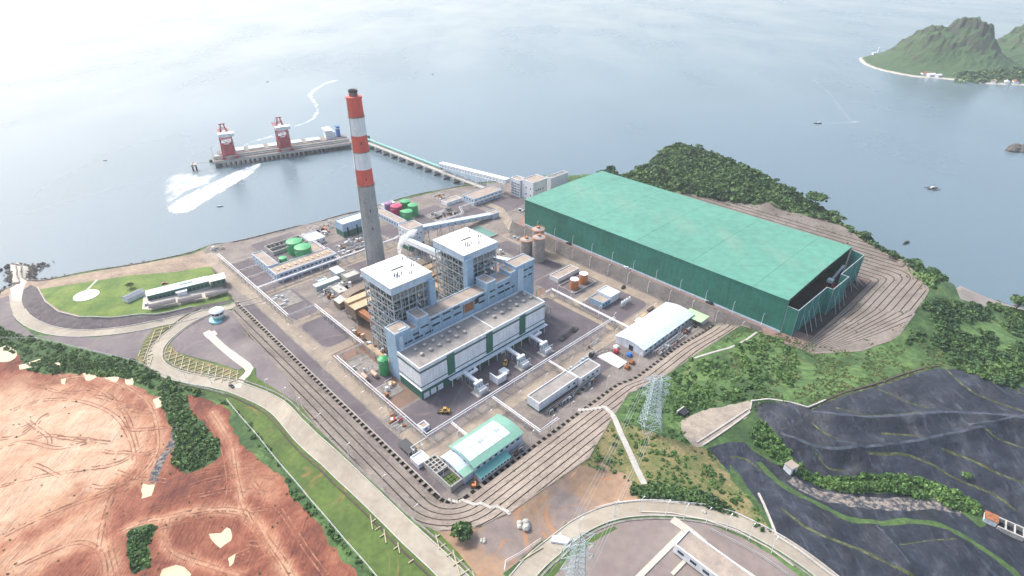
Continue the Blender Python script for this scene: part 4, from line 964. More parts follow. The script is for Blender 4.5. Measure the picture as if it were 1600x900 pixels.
t = thing('coal_reclaimer', 'red and grey coal stacker machine standing in the open end of the green shed', 'machine', 430, 101, 10)
MB().bar((0,0,0),(6,0,12),1).bar((12,0,0),(6,0,12),1).bar((0,6,0),(6,4,12),1).bar((12,6,0),(6,4,12),1).build('frame', 'crane_red', t); MB().bar((6,3,12),(30,3,17),1.6).build('boom', 'steel', t); Bx('cab', 'white', t, 4, 8, 1, 5, 12, 14.5)
# --- tanks and silos
def tank(name, label, u, v, r, h, m, roofm=None, cone=.6, group=None, rail=False, z=0, legs=False):
    t = thing(name, label, 'tank' if name != 'ash_silo' else 'silo', u, v, z, group=group)
    z0 = h*.3 if legs else 0
    MB().lathe(0, 0, [(.01, z0), (r, z0), (r, h)], 28).build('shell', m, t, False)
    MB().lathe(0, 0, [(r+.12, h-.2), (r+.12, h+.05), (r*.5, h+cone*.7), (.05, h+cone)], 28).build('roof', roofm or m, t)
    if rail:
        MB().lathe(0, 0, [(r+.3, h-.9), (r+.6, h-.8), (r+.6, h-.3), (r+.3, h-.2)], 28).build('gallery', 'orange', t); MB().box(-1.3, 1.3, -1, 1, h+.6, h+2.4).build('filter_box', 'orange', t)
    MB().tube([(r*math.cos(a)*1.06, r*math.sin(a)*1.06, z0+.3+(h-z0)*a/4.5) for a in np.linspace(0, 4.4, 18)], .13, 4).build('stair', 'steel', t)
    if rail: MB().tube([(r*1.03*math.cos(a), r*1.03*math.sin(a), h+1.2) for a in np.linspace(0, 6.283, 25)], .14, 4).build('handrail', 'orange', t)
    if legs:
        for a in range(4): MB().bar((r*.8*math.cos(a*1.57), r*.8*math.sin(a*1.57), 0), (r*.8*math.cos(a*1.57), r*.8*math.sin(a*1.57), z0), .5).build('leg', 'steel', t)
    return t
tank('storage_tank', 'tall green tank at the left foot of the blue tower by the turbine hall', 145.3, 271, 3.3, 12, 'tank_green', group=None, cone=1.4)
tank('storage_tank', 'large round green tank in the treatment court, front one with stair', 184.3, 460, 7.2, 11.5, 'tank_green', cone=1.2, group='green tanks of the treatment plant')
tank('storage_tank', 'large round green tank in the treatment court, back one', 184, 476, 7.0, 11.5, 'tank_green', cone=1.2, group='green tanks of the treatment plant')
tank('storage_tank', 'smaller pale green tank at the left end of the green tank court', 166, 463, 3.4, 6, 'tank_green', cone=.6, group='green tanks of the treatment plant')
tank('storage_tank', 'lowest small green tank beside the long treatment building', 171.5, 455.5, 3.4, 3.6, 'tank_green', cone=.4, group='green tanks of the treatment plant')
tank('storage_tank', 'crimson tank in the coastal tank row', 299, 483, 5.8, 11, 'tank_red', cone=.8, group='coloured tanks near the sea wall')
tank('storage_tank', 'mauve tank half hidden behind the crimson tank', 298.5, 497, 4.2, 10, 'tank_purple', cone=.8, group='coloured tanks near the sea wall')
tank('storage_tank', 'green tank rightmost of the coastal tank row', 312.5, 472.5, 5.2, 11, 'tank_green', cone=.8, group='coloured tanks near the sea wall')
tank('storage_tank', 'green tank nearest the crusher tower in the coastal tank row', 299, 463, 5.3, 11, 'tank_green', cone=.8, group='coloured tanks near the sea wall')
tank('storage_tank', 'green tank at the back of the coastal tank row', 313, 487, 5.2, 11, 'tank_green', cone=.8, group='coloured tanks near the sea wall')
tank('storage_tank', 'short green tank squeezed between the crimson and green tanks', 299.5, 472.5, 2.8, 8, 'tank_green', cone=.6, group='coloured tanks near the sea wall')
tank('oil_tank', 'left orange oil tank with white lid inside a low bund', 318.5, 256.8, 3.6, 8.5, 'orange', 'offwhite', group='orange oil tanks in a bund', cone=.5)
tank('oil_tank', 'right orange oil tank with white lid inside a low bund', 331, 257.6, 3.6, 8.5, 'orange', 'offwhite', group='orange oil tanks in a bund', cone=.5)
t = thing('bund_wall', 'low concrete bund wall around the two orange oil tanks', 'wall', 311, 250)
for b in ((0,28,0,.4),(0,28,16.6,17),(0,.4,.4,16.6),(27.6,28,.4,16.6)): Bx('wall_side', 'concrete', t, *b, 0, 1.1)
for k, (u, v, h, lab) in enumerate(((330.5, 324, 17, 'shorter grey ash silo with rusty orange handrails, front left'), (333, 311, 23, 'tall grey ash silo with rusty orange handrails, nearest the blue tower'), (344.5, 323, 23, 'tall grey ash silo with orange top standing farthest right'))):
    tank('ash_silo', lab, u, v, 5.4, h, 'silo', 'silo', 1.0, 'ash silos beside the boiler houses', True)
    t = bpy.data.objects[-1] if False else None
# --- treatment plant and northern buildings
t = bldg('treatment_building', 'long low grey roofed treatment building with a row of dark windows and skylights', 'building', 147.5, 203, 434.5, 450.5, 7.5, 'lightblue', 'roof_tan', base=None)
windows(t, 'f', even(13, 55.5, 2.6, 3), 4.2, 5.6); windows(t, 'l', even(3, 16, 1.8, 2), 3.5, 5)
sk = None
for i in range(10):
    if sk is None: sk = Bx('skylight', 'tan', t, 0, 1.8, 0, 5, 6.9, 7.5); sk.location = (4+i*5.2, 6, 0)
    else: cp(sk, t, (4+i*5.2, 6, 0))
t = bldg('treatment_wing', 'white two storey wing at the left end of the treatment building', 'building', 148, 157, 451, 484, 8.5, 'lightblue', 'roof_tan'); windows(t, 'l', even(6, 33, 1.6, 2), 4.8, 6.2); windows(t, 'l', even(6, 33, 1.6, 2), 1.5, 2.8)
t = bldg('filter_building', 'pale building with tan roof right of the green treatment tanks', 'building', 190, 202, 453, 474, 5.5, 'lightblue', 'roof_tan'); windows(t, 'f', even(3, 12, 1.6, 1.5), 2, 3.4)
t = bldg('pump_building', 'white flat building behind the treatment court near the sea wall', 'building', 199.5, 214.5, 477, 496, 5.5, 'white', 'roof_white'); windows(t, 'f', even(3, 15, 1.6, 1.5), 2, 3.4)
t = thing('settling_basin', 'long open concrete basin with channels beside the sea road', 'basin', 166, 484)
for b in ((0,34,0,.6),(0,34,17.4,18),(0,.6,.6,17.4),(33.4,34,.6,17.4),(.6,33.4,8.6,9.2)): Bx('wall_side', 'concrete', t, *b, 0, 3.4)
for x in np.arange(4, 33, 4.2): Bx('baffle', 'concrete_dark', t, x, x+.35, 9.2, 17.4, 0, 2.8)
Bx('water', 'dark', t, .6, 33.4, .6, 8.6, .1, 1.6)
t = bldg('desalination_hall', 'pale blue hall with dark green base beside the sea, left of the chimney', 'building', 231.5, 263, 472.5, 487, 14, 'bluewall', 'roof_white'); Bx('base_band', 'green_dark', t, -.08, 31.58, -.08, 14.58, 0, 6)
for x in (4, 14, 24): Bx('door', 'glass', t, x, x+1.6, -.2, .05, 0, 9.5)
t = bldg('tank_yard_building', 'narrow pale building along the coloured tank row', 'building', 281.5, 291, 453, 500, 6, 'lightblue', 'roof_tan'); windows(t, 'l', even(10, 47, 1.8, 2), 2.2, 3.8)
t = bldg('seaside_block', 'white box building behind the crimson tank by the sea', 'building', 296, 310, 501, 508, 6.5, 'white', 'roof_white')
t = bldg('dock_building', 'pale blue dock building with tan roof near the start of the jetty trestle', 'building', 373.5, 414.5, 446, 465, 8, 'lightblue', 'roof_tan')
windows(t, 'f', even(7, 41, 2, 2), 4.6, 6); windows(t, 'f', even(6, 41, 1.6, 4), 1.2, 2.4); windows(t, 'l', even(4, 19, 1.8, 2), 4.4, 5.8)
t = bldg('dock_annex', 'long pale pink annex left of the dock building', 'building', 352, 372.5, 466, 476, 4, 'offwhite', 'roof_tan')
t = bldg('substation_house', 'small white flat house between the gallery and the right boiler house', 'building', 285, 295, 378, 388, 4.5, 'white', 'roof_tan')
t = bldg('fire_pump_house', 'low white house with brown flat roof beside the orange tanks', 'building', 315, 341.5, 271.5, 281, 4, 'white', 'roof_tan')
t = bldg('hydrogen_station', 'white blue station house with raised white roof in the right yard', 'building', 310, 320, 221, 234, 5, 'bluewall', 'roof_tan'); 
t2 = bldg('hydrogen_shed', 'white roofed shed adjoining the blue station house', 'building', 320.4, 332.5, 221, 235, 6.2, 'white', 'roof_white'); windows(t, 'f', even(3, 10, 1.4, 1), 1.6, 3)
ORD4 = ('first', 'second', 'third', 'last')
for i in range(4):
    o = thing('gas_cylinder', ORD4[i]+' slim upright white gas tank from the left, beside the station house', 'tank', 322+3.2*i, 211.3, 0, group='four upright white gas tanks')
    MB().lathe(0, 0, [(.01,.6),(.95,.7),(.95,5.4),(.6,6),(.05,6.2)], 12).build('shell', 'white', o, True); MB().bar((.5,.5,0),(.5,.5,.8),.25).bar((-.5,-.5,0),(-.5,-.5,.8),.25).build('leg', 'steel', o)
# clarifier pond
t = thing('clarifier_pond', 'green rectangular water pond with concrete rim behind the right boiler house', 'pond', 331.5, 374.5)
for b in ((0,11,0,.5),(0,11,26.5,27),(0,.5,.5,26.5),(10.5,11,.5,26.5)): Bx('rim', 'concrete', t, *b, 0, 1.2)
MB().box(.5,10.5,.5,26.5,.1,.7).build('water', mat('green_pool_water', (.10,.22,.17), .15, .05), t)
# --- control block and its raised part
t = bldg('control_block', 'long low white block with grey flat roof beside the lower drain', 'building', 191, 226, 174.8, 184.6, 7.6, 'white', 'roof_grey')
Bx('base_band', 'green_trim', t, -.08, 35.1, -.08, 9.9, 0, 1.3); windows(t, 'f', [(26, 28), (31, 33)], 3.6, 5)
t = bldg('control_annex', 'white annex with grey roof continuing the long low block to the right', 'building', 226.6, 246, 172.5, 182.5, 7.6, 'white', 'roof_grey'); windows(t, 'f', even(4, 19.4, 1.8, 2), 3.6, 5)
# --- arched blue roof warehouse
def vault(t, x0, x1, y0, y1, z, rise, m, name='roof_sheet', n=8, along='x', seams=1, th=.25):
    L0, L1 = (x0, x1) if along == 'x' else (y0, y1)
    for s_ in range(seams):
        a = L0+(L1-L0)*s_/seams+(.04 if s_ else 0); b = L0+(L1-L0)*(s_+1)/seams-.04; mb = MB()
        W0, W1 = (y0, y1) if along == 'x' else (x0, x1)
        prof = []
        for i in range(n+1):
            f = i/n; prof.append((W0+(W1-W0)*f, z+rise*math.sin(math.pi*f)+.04*(s_ % 2)))
        prof2 = prof+[(p, q-th) for p, q in prof[::-1]]
        k = len(prof2)
        for c in (a, b): mb.v += [((c, p, q) if along == 'x' else (p, c, q)) for p, q in prof2]
        for i in range(n): mb.f.append((i, i+1, k+i+1, k+i)); mb.f.append((k-1-i, 2*k-1-i, 2*k-2-i, k-2-i))
        for e in (0, k): mb.f += [tuple(e+q for q in (i, k-1-i, k-2-i, i+1)) for i in range(n)]
        mb.f += [(n, n+1, k+n+1, k+n), (0, k, 2*k-1, k-1)]
        mb.build(name, m, t)
t = thing('warehouse', 'long warehouse with pale sky blue arched roof next to the coal shed road', 'warehouse', 282.2, 163.7)
Bx('wall', 'offwhite', t, 0, 63, 0, 23, 0, 5.6)
g_ = MB(); g_.v = [(-.02, y, z) for y, z in [(0, 5.6)]+[(23*i/8, 5.6+1.9*math.sin(math.pi*i/8)) for i in range(9)]]+[(63.02, y, z) for y, z in [(0, 5.6)]+[(23*i/8, 5.6+1.9*math.sin(math.pi*i/8)) for i in range(9)]]; g_.f = [tuple(range(9, -1, -1)), tuple(range(10, 20))]; g_.build('gable', 'offwhite', t)
vault(t, -.7, 63.7, -.8, 23.8, 5.75, 2.1, 'roof_white', n=10, seams=12); Bx('fascia', 'teal', t, -.75, 63.75, -.95, -.8, 5.1, 5.8); Bx('door', 'dark', t, -.12, .05, 8.5, 12, 0, 4); windows(t, 'f', even(12, 63, 2, 2.5), 2.4, 3.9)
t = bldg('lean_shed', 'small pale green roofed shed at the far end of the arched warehouse', 'shed', 346.8, 352, 155, 170, 4.6, 'offwhite', 'green_roof'); Bx('roof_sheet', mat('lime_roof', (.42,.62,.36), .5, .05), t, -6, 6, -.5, 15.5, 4.62, 4.9)
# --- workshop with green and white arched roof, its annex, lean-to and cell basins
t = thing('workshop', 'workshop hall with white and green arched roof at the lower corner of the plant', 'workshop', 131, 164.2)
Bx('wall', 'lightblue', t, 0, 35.3, 0, 19.6, 0, 8.2)
vault(t, -.6, 36, -.8, 4.2, 8.35, 0, 'green_roof'); 
vault(t, -.6, 36, -.8, 20.6, 8.4, 1.9, 'green_roof', n=12, seams=1)
def inset(x0, x1, f0, f1, n=6, up=.12):
    mb = MB()
    for x in (x0, x1):
        for i in range(n+1):
            f = f0+(f1-f0)*i/n; mb.v.append((x, -.8+21.4*f, 8.4+1.9*math.sin(math.pi*f)+up))
    mb.f = [(i, n+1+i, n+2+i, i+1) for i in range(n)]
    return mb.build('roof_sheet', 'roof_white', t)
for i in range(5): inset(.2+5.9*i, 5.85+5.9*i, .2, .52, up=.12+.05*(i % 2)); inset(.2+5.9*i, 5.85+5.9*i, .535, .86, up=.17-.05*(i % 2))
for x in (12, 24): Bx('roof_vent', 'steel', t, x, x+3, 9.3, 9.7, 10.3, 10.65)
g_ = MB(); g_.v = [(-.02, y, z) for y, z in [(0, 8.2)]+[(19.6*i/8, 8.2+1.8*math.sin(math.pi*i/8)) for i in range(9)]]; g_.f = [tuple(range(9, -1, -1))]; g_.build('gable', 'lightblue', t)
windows(t, 'f', even(8, 35, 2, 2), 5.2, 6.6); windows(t, 'l', even(4, 19.6, 1.6, 2), 6.6, 7.4)
t = thing('workshop_annex', 'lower annex with white arched roof at the left gable of the workshop', 'workshop', 124.6, 164.8)
Bx('wall', 'lightblue', t, 0, 6.2, 0, 18.6, 0, 5.6); vault(t, -.5, 6.35, 4.6, 19.2, 5.8, 1.5, 'roof_white', n=8); Bx('roof_sheet', 'green_roof', t, -.4, 6.3, -.6, 4.55, 5.65, 5.9); windows(t, 'l', even(4, 18.6, 1.4, 1.5), 3, 4.4)
t = thing('lean_to', 'lean-to with bright teal roof along the front of the workshop', 'shed', 131.3, 159.6)
Bx('wall', 'offwhite', t, 0, 21.5, .3, 4.4, 0, 3.2); mb = MB(); mb.v = [(-.4,-.4,3.3),(22,-.4,3.3),(22,4.5,4.5),(-.4,4.5,4.5),(-.4,-.4,3.5),(22,-.4,3.5),(22,4.5,4.7),(-.4,4.5,4.7)]; mb.f = [(3,2,1,0),(4,5,6,7),(0,1,5,4),(1,2,6,5),(2,3,7,6),(3,0,4,7)]; mb.build('roof_sheet', 'teal', t); windows(t, 'f', even(9, 21.5, 1.3, 1), 1.2, 2.6, b=.3)
t = thing('cell_basin', 'raised concrete treatment basin divided into square cells beside the workshop', 'basin', 116.2, 165.5)
for b in ((0,8,0,.5),(0,8,22.8,23.3),(0,.5,.5,22.8),(7.5,8,.5,22.8)): Bx('wall_side', 'concrete', t, *b, 0, 4)
Bx('floor', 'concrete_dark', t, .5, 7.5, .5, 22.8, 0, 1.6)
for j in range(4):
    for i in range(3): Bx('cell', 'concrete_dark', t, .9+2.2*i, 2.7+2.2*i, 13.4+2.35*j, 15.3+2.35*j, 1.6, 2.9)
for y in (12.6, 22.4): pass
for x in (2.9, 5.1): Bx('divider', 'concrete', t, x-.2, x+.2, 12.9, 22.8, 1.6, 3.8)
for y in (12.4, 15.6, 17.9, 20.3): Bx('divider', 'concrete', t, .5, 7.5, y-.2, y+.25, 1.6, 3.9)
for j in range(3):
    for i in range(3): Bx('grass_cell', GM['grass_strip'], t, .9+2.2*i, 2.7+2.2*i, 1.2+2.3*j, 3.1+2.3*j, 1.6, 3.1)
Bx('water', 'dark', t, .6, 7.4, 8.6, 11.8, 1.6, 2.4)
for x in range(0, 9, 2): MB().bar((x, -.1, 4), (x, -.1, 5.1), .1).bar((-.1, x*2.8, 4), (-.1, x*2.8, 5.1), .1).build('rail_post', 'steel', t)
MB().bar((0, -.1, 5.1), (8, -.1, 5.1), .12).bar((-.1, 0, 5.1), (-.1, 23, 5.1), .12).build('handrail', 'steel', t)
t = bldg('awning_shelter', 'bright white flat canopy by the road bend near the cell basin', 'shelter', 113.5, 121, 189.5, 197, 3.4, 'white', 'roof_white')
# --- small things in the yards
t = bldg('switch_cabinet_house', 'small white cabinet house under the corner of the white pipe', 'building', 131, 135.8, 209.5, 214.5, 3.6, 'white', 'roof_tan'); windows(t, 'f', [(1.6, 3.2)], 1, 2.4, m='blue')
t = thing('fire_wall', 'white L-shaped fire wall standing in the yard before the turbine hall', 'wall', 190.6, 210.8)
Bx('wall_long', 'white', t, 0, .6, 0, 7.6, 0, 5.5); Bx('wall_short', 'white', t, .6, 8, 0, .6, 0, 4.6); Bx('cap', 'white', t, .2, 8.3, -.6, 1.3, 4.6, 5.4); Bx('plinth', 'concrete', t, .8, 9, .8, 7, 0, .5)
def transformer(u, v, label):
    t = thing('transformer', label, 'transformer', u, v, group='grey power transformers before the turbine hall')
    Bx('plinth', 'concrete', t, -5, 5, -3.6, 3.6, .01, .35); Bx('tank', 'steel', t, -3, 3, -1.6, 1.6, .35, 4)
    for x in np.arange(-2.8, 2.9, .7): Bx('radiator', 'offwhite', t, x, x+.4, -2.9, -1.65, .8, 3.6)
    for x in np.arange(-2.8, 2.9, .7): Bx('radiator', 'offwhite', t, x, x+.4, 1.65, 2.7, .8, 3.6)
    for x in (-2, 0, 2): MB().lathe(x, 0, [(.35, 4), (.25, 4.6), (.35, 4.8), (.2, 5.8), (.1, 6.6)], 8).build('bushing', 'offwhite', t)
    MB().tube([(-3, 1.2, 5), (2, 1.2, 5)], .5, 10).build('conservator', 'steel', t)
    MB().bar((-4, -3, .35), (-4, -3, 6.2), .3).bar((4, -3, .35), (4, -3, 6.2), .3).bar((-4, -3, 6.2), (4, -3, 6.2), .3).build('gantry', 'steel', t)
    return t
def bus_duct(u, v0, v1, label, jog=0):
    t = thing('bus_duct', label, 'duct', u, v1, group='white ducts from hall to transformers'); L_ = v0-v1
    MB().box(-1.1, 1.1, 0, L_, 5.6, 7.2).build('casing', 'white', t); MB().box(-3.2, 3.2, -1.8, -.05, 5.7, 7.1).build('end_box', 'white', t)
    for y in (2, L_*.5, L_*.85): MB().bar((-.9, y, 0), (-.9, y, 5.6), .3).bar((.9, y, 0), (.9, y, 5.6), .3).build('support', 'steel', t)
    if jog: MB().box(1.15, 8, L_-4.5, L_-3, 5.9, 7.3).box(7, 8, L_-2.95, L_, 5.9, 7.3).build('side_branch', 'white', t)
for u, k, nm in ((178.5, 1, 'left'), (216, 0, 'middle'), (238, 1, 'right')):
    transformer(u, 213.5, nm+' grey transformer at the end of a white duct from the turbine hall'); bus_duct(u, 229.2, 216.5, nm+' white elevated duct from turbine hall to its transformer', k)
t = bldg('equipment_cabinet', 'white low switchgear cabinet near the left transformer', 'cabinet', 199, 204, 214, 219, 2.6, 'white', 'roof_white', par=.3)
# --- pipe racks
def rack(label, P, z=5.5, wd=1.8, n=3, name='pipe_rack', col='pipe', step=8.):
    W_ = [Vector((*xy(u, v), 0)) for u, v in P]; o0 = W_[0]
    t = thing(name, label, 'pipe rack', xyz=tuple(o0), rz=0, group='white pipe racks round the plant'); Q = [p-o0 for p in W_]
    offs = np.linspace(-wd/2, wd/2, n); dirs = [(Q[i+1]-Q[i]).normalized() for i in range(len(Q)-1)]
    for k, of in enumerate(offs):
        pts = []
        for i, q in enumerate(Q):
            a = dirs[max(i-1, 0)]; b = dirs[min(i, len(dirs)-1)]; na = Vector((-a.y, a.x, 0)); nb = Vector((-b.y, b.x, 0)); s_ = (na+nb); s_ = s_/(s_.dot(na)) if i not in (0, len(Q)-1) else nb if i == 0 else na
            pts.append(q+s_*of+Vector((0, 0, z+.3)))
        MB().tube(pts, (.26, .38, .22, .3)[k % 4], 6).build('pipe', col, t)
    bent = None
    for i in range(len(Q)-1):
        L_ = (Q[i+1]-Q[i]).length; m_ = max(1, int(L_/step)); ang = math.atan2(dirs[i].y, dirs[i].x)
        for j in range(m_):
            p = Q[i]+(Q[i+1]-Q[i])*((j+.5)/m_)
            if bent is None: bent = MB().bar((0,-wd/2-.3,0),(0,-wd/2-.3,z),.28).bar((0,wd/2+.3,0),(0,wd/2+.3,z),.28).bar((0,-wd/2-.3,z-.15),(0,wd/2+.3,z-.15),.3).bar((0,-wd/2,z*.5),(0,wd/2,z*.5),.15).build('bent', 'steel', t); bent.location = p; bent.rotation_euler = (0, 0, ang)
            else: cp(bent, t, tuple(p), ang)
    return t
rack('longest white pipe rack, along the left side of the plant to the corner', [(127.6,510),(127.6,371.5),(149,371.5),(149,303),(128.3,303),(128.3,201.8),(300,201.8)], 5.5, 1.5, 2)
rack('white pipe rack crossing the right yards beside the tank compounds', [(290,262),(297,262),(297,186)], 5.5, 1.6, 3)
rack('white pipe rack branch running past the treatment building to the chimney', [(128.5,427.5),(262,427.5)], 5.5, 1.8, 3)
rack('white pipe rack from the treatment plant corner to the sea wall', [(202,428.6),(202,497)], 5.5, 1.6, 2)
rack('thin white pipe rack from the main rack to the arched workshop', [(145,200.5),(145,187)], 5, 1, 2)
rack('thin white pipe rack crossing the lower road to the drain edge', [(176.8,200.5),(176.8,160.2),(192,160.2)], 5, 1.2, 2)
rack('thin white pipe rack running from the main rack to the control block', [(227.5,200.5),(227.5,186)], 5, 1, 2)
rack('thin pipe from the road bend to the white canopy', [(128,201),(117.5,201),(117.5,198)], 4.5, .8, 1)
rack('long low pipe rack along the sea side behind the crusher tower', [(262,430),(345,430),(352,444),(415,444)], 5, 1.6, 2)
rack('short pipe rack beside the boiler houses and precipitators', [(149.8,262),(149.8,296)], 7, 2.4, 4, col='tan', step=5)
rack('pipe rack along the right side of the turbine hall yard', [(272,240),(272,268),(290,268)], 8, 3, 4, col='concrete', step=4)
for k, (v, lab) in enumerate(((458, 'first'), (475, 'second'), (493, 'third'))):
    rack('low white pipe crossing the gridded left yard, %s from the treatment building' % lab, [(129.5, v), (147.5 if k < 2 else 164, v)], 1.2, .5, 1, step=6)
# --- mixed plant around the precipitators
t = bldg('long_canopy', 'long narrow white canopy roof left of the flue duct', 'shelter', 163.5, 184.5, 397.5, 402.5, 4.4, 'steel', 'roof_white'); Bx('roof_sheet', 'roof_white', t, -.3, 21.3, -.3, 5.3, 4.42, 4.7)
t = bldg('blue_canopy', 'square pale blue canopy roof next to the long white canopy', 'shelter', 186, 193.5, 405, 417, 5, 'steel', 'skyblue'); Bx('roof_sheet', 'roof_white', t, -.3, 7.8, -.3, 12.3, 5.02, 5.3)
t = bldg('compressor_house', 'plain grey block between the blue canopy and the flue duct', 'building', 188, 200, 391, 401, 6, 'concrete', 'concrete')
t = bldg('mcc_house', 'low flat grey building beside the curved flue duct', 'building', 172, 180, 376, 392, 4.5, 'concrete', 'concrete'); 
t = bldg('gypsum_shed', 'small white roof shed by the chimney foot', 'shed', 170, 178, 406, 411, 3.5, 'steel', 'roof_white')
def clutter(u0, u1, v0, v1, n, label, seed=1, cols=('steel','offwhite','concrete_dark','rust','pipe'), hmax=4, group='process equipment in the plant yards'):
    """a skid of process equipment: vessels, cabinets and pipework on one plinth"""
    r_ = random.Random(seed); t = thing('process_skid', label, 'machinery', u0, v0, group=group); A_, B_ = u1-u0, v1-v0
    Bx('plinth', 'concrete_dark', t, 0, A_, 0, B_, .01, .25)
    for i in range(n):
        x = r_.uniform(.5, A_-3); y = r_.uniform(.5, B_-3); c = cols[r_.randrange(len(cols))]; k = r_.random(); h = r_.uniform(1, hmax)
        if k < .35: MB().cyl(x+1, y+1, .25, .25+h, r_.uniform(.5, 1.2), n=12).build('vessel', c, t)
        elif k < .6: MB().tube([(x, y+1, 1.4), (x+r_.uniform(2.5, 4.5), y+1, 1.4)], r_.uniform(.5, .9), 10).build('drum', c, t)
        elif k < .85: Bx('cabinet', c, t, x, x+r_.uniform(1, 3), y, y+r_.uniform(1, 2.4), .25, .25+h*.8)
        else: MB().bar((x, y, .2), (x, y, h+2), .25).bar((x+3, y, .2), (x+3, y, h+2), .25).bar((x, y, h+2), (x+3, y, h+2), .25).build('frame', 'steel', t)
    for i in range(n//3): y = r_.uniform(.5, B_-.5); z = r_.uniform(.8, 3); MB().tube([(.3, y, z), (A_*.6, y, z), (A_*.6, min(B_-.3, y+3), z), (A_-.3, min(B_-.3, y+3), z)], .16, 5).build('pipe_run', ('pipe', 'steel', 'rust')[i % 3], t)
    return t
clutter(208, 240, 436, 448, 34, 'rows of white and grey vessels left of the chimney, front yard', 1)
clutter(214, 246, 450, 464, 36, 'rows of small transformers and tanks beside the pale blue sea hall', 2)
clutter(160, 190, 376, 396, 26, 'grey machinery and ducts left of the curved flue duct', 3, hmax=5)
clutter(166, 186, 384, 396, 12, 'green grey pumps under the long white canopy', 4, cols=('fencegreen','steel','dark'))
clutter(152, 160, 236, 250, 10, 'pumps and drums tucked behind the tall green tank', 5)
clutter(131, 145, 248, 262, 8, 'two pink horizontal vessels and frames in the rusty yard', 6, cols=('rust','tan','offwhite'))
clutter(131, 147, 277, 300, 3, 'sparse frames standing on the dark slab in the rusty yard', 7, cols=('steel','rust'))
clutter(152, 158, 296, 330, 16, 'rusty pipework beside the front precipitator', 8, cols=('rust','tan','steel'), hmax=6)
clutter(186, 222, 306, 330, 30, 'brown fans and ducts behind the front boiler house', 9, cols=('rust','brown','tan','steel_dark'), hmax=8)
clutter(250, 275, 306, 332, 26, 'orange brown frames behind the right boiler house', 10, cols=('rust','orange','tan','steel'), hmax=7)
clutter(256, 290, 345, 368, 20, 'grey frames and pipes under the pale blue gallery', 11, hmax=5)
clutter(302, 322, 330, 352, 12, 'white machine and rusty frames left of the ash silos', 12, cols=('white','rust','steel'))
clutter(318, 350, 440, 462, 22, 'dark frames and trenches by the coloured tank row', 13, cols=('dark','steel_dark','concrete'))
clutter(258, 276, 195, 197, 3, 'low cable trays before the right yard', 14)
clutter(193, 240, 168.5, 172, 20, 'air conditioners and dark pipework along the front of the control block', 15, cols=('steel_dark','rust','steel','dark'), hmax=3)
clutter(290, 344, 155, 162.5, 34, 'dark pipework and drums along the front of the arched warehouse', 16, cols=('dark','steel_dark','steel','rust'), hmax=3)
clutter(232, 262, 186, 190, 8, 'blue grey equipment beside the control annex', 17, cols=('steel','bluewall','dark'))
clutter(155, 166, 158.6, 163, 9, 'dark scrap and drums at the right end of the teal lean-to', 18, cols=('dark','rust','steel_dark'), hmax=2)
clutter(205, 214, 478, 500, 10, 'orange pipework by the sea beside the pale blue sea hall', 19, cols=('orange','rust','offwhite'))
clutter(219, 229, 488, 508, 10, 'orange and white dredging gear piled on the sea wall', 20, cols=('orange','orange','offwhite'))
clutter(128, 141, 528, 536, 8, 'brown intake screens at the left end of the plant sea wall', 21, cols=('tan','rust','offwhite'))
clutter(355, 372, 478, 500, 12, 'yellow and pink crates on the quay left of the dock building', 22, cols=('tan','offwhite','rust'), hmax=2)
clutter(395, 425, 395, 408, 16, 'poles and trolleys in the yard before the transfer tower', 23, cols=('white','steel','dark'), hmax=3)
clutter(120, 129.5, 219, 236, 10, 'reddish scrap strewn beside the left main pipe', 24, cols=('rust','crane_red','offwhite'), hmax=1.5)
clutter(190, 220, 334, 358, 30, 'brown ducts and steel frames between the two precipitators', 25, cols=('rust','tan','steel_dark','steel'), hmax=9)
clutter(151, 157, 262, 296, 26, 'tangle of frames and pipes along the left face of the front boiler house', 26, cols=('steel','rust','tan','fencegreen'), hmax=8)
clutter(188, 217, 272, 304, 34, 'dense rusty machinery in the slot between the two boiler houses', 27, cols=('rust','steel_dark','brown','steel'), hmax=12)
clutter(250, 262, 272, 304, 20, 'grey frames along the right face of the right boiler house', 28, cols=('steel','rust','offwhite'), hmax=9)
clutter(198, 214, 372, 398, 18, 'grey pumps and duct pieces before the chimney foot', 29, hmax=4)
clutter(236, 258, 372, 398, 18, 'frames and boxes between the chimney and the crusher tower', 30, hmax=5)
clutter(163, 188, 350, 358, 12, 'small pipe frames between precipitator and curved duct', 31, cols=('steel','rust','tan'), hmax=5)
clutter(131, 149, 392, 416, 6, 'white cooler units in the gridded left yard', 32, cols=('offwhite','steel'), hmax=2)
clutter(262, 290, 300, 326, 14, 'rusty pipe supports in the brown yard right of the boilers', 33, cols=('rust','tan','steel'), hmax=5)
clutter(345, 352, 336, 366, 10, 'small white machines beside the slope behind the ash silos', 34, cols=('white','steel'), hmax=2)
clutter(215, 262, 500, 522, 16, 'brown timber and drums along the sea wall behind the pale blue hall', 35, cols=('tan','rust','concrete'), hmax=1.5)
for u, v, lab in ((133, 272, 'left'), (139, 270, 'right')):
    t = thing('pink_vessel', lab+' pinkish horizontal vessel lying in the rusty yard', 'tank', u, v, group='two horizontal vessels'); MB().tube([(0, 0, 2), (0, 6, 2)], 1.5, 14).build('shell', mat('pink_primer', (.55,.38,.30), .6), t); MB().bar((0, 1, 0), (0, 1, 1), 1).bar((0, 5, 0), (0, 5, 1), 1).build('saddle', 'concrete', t)
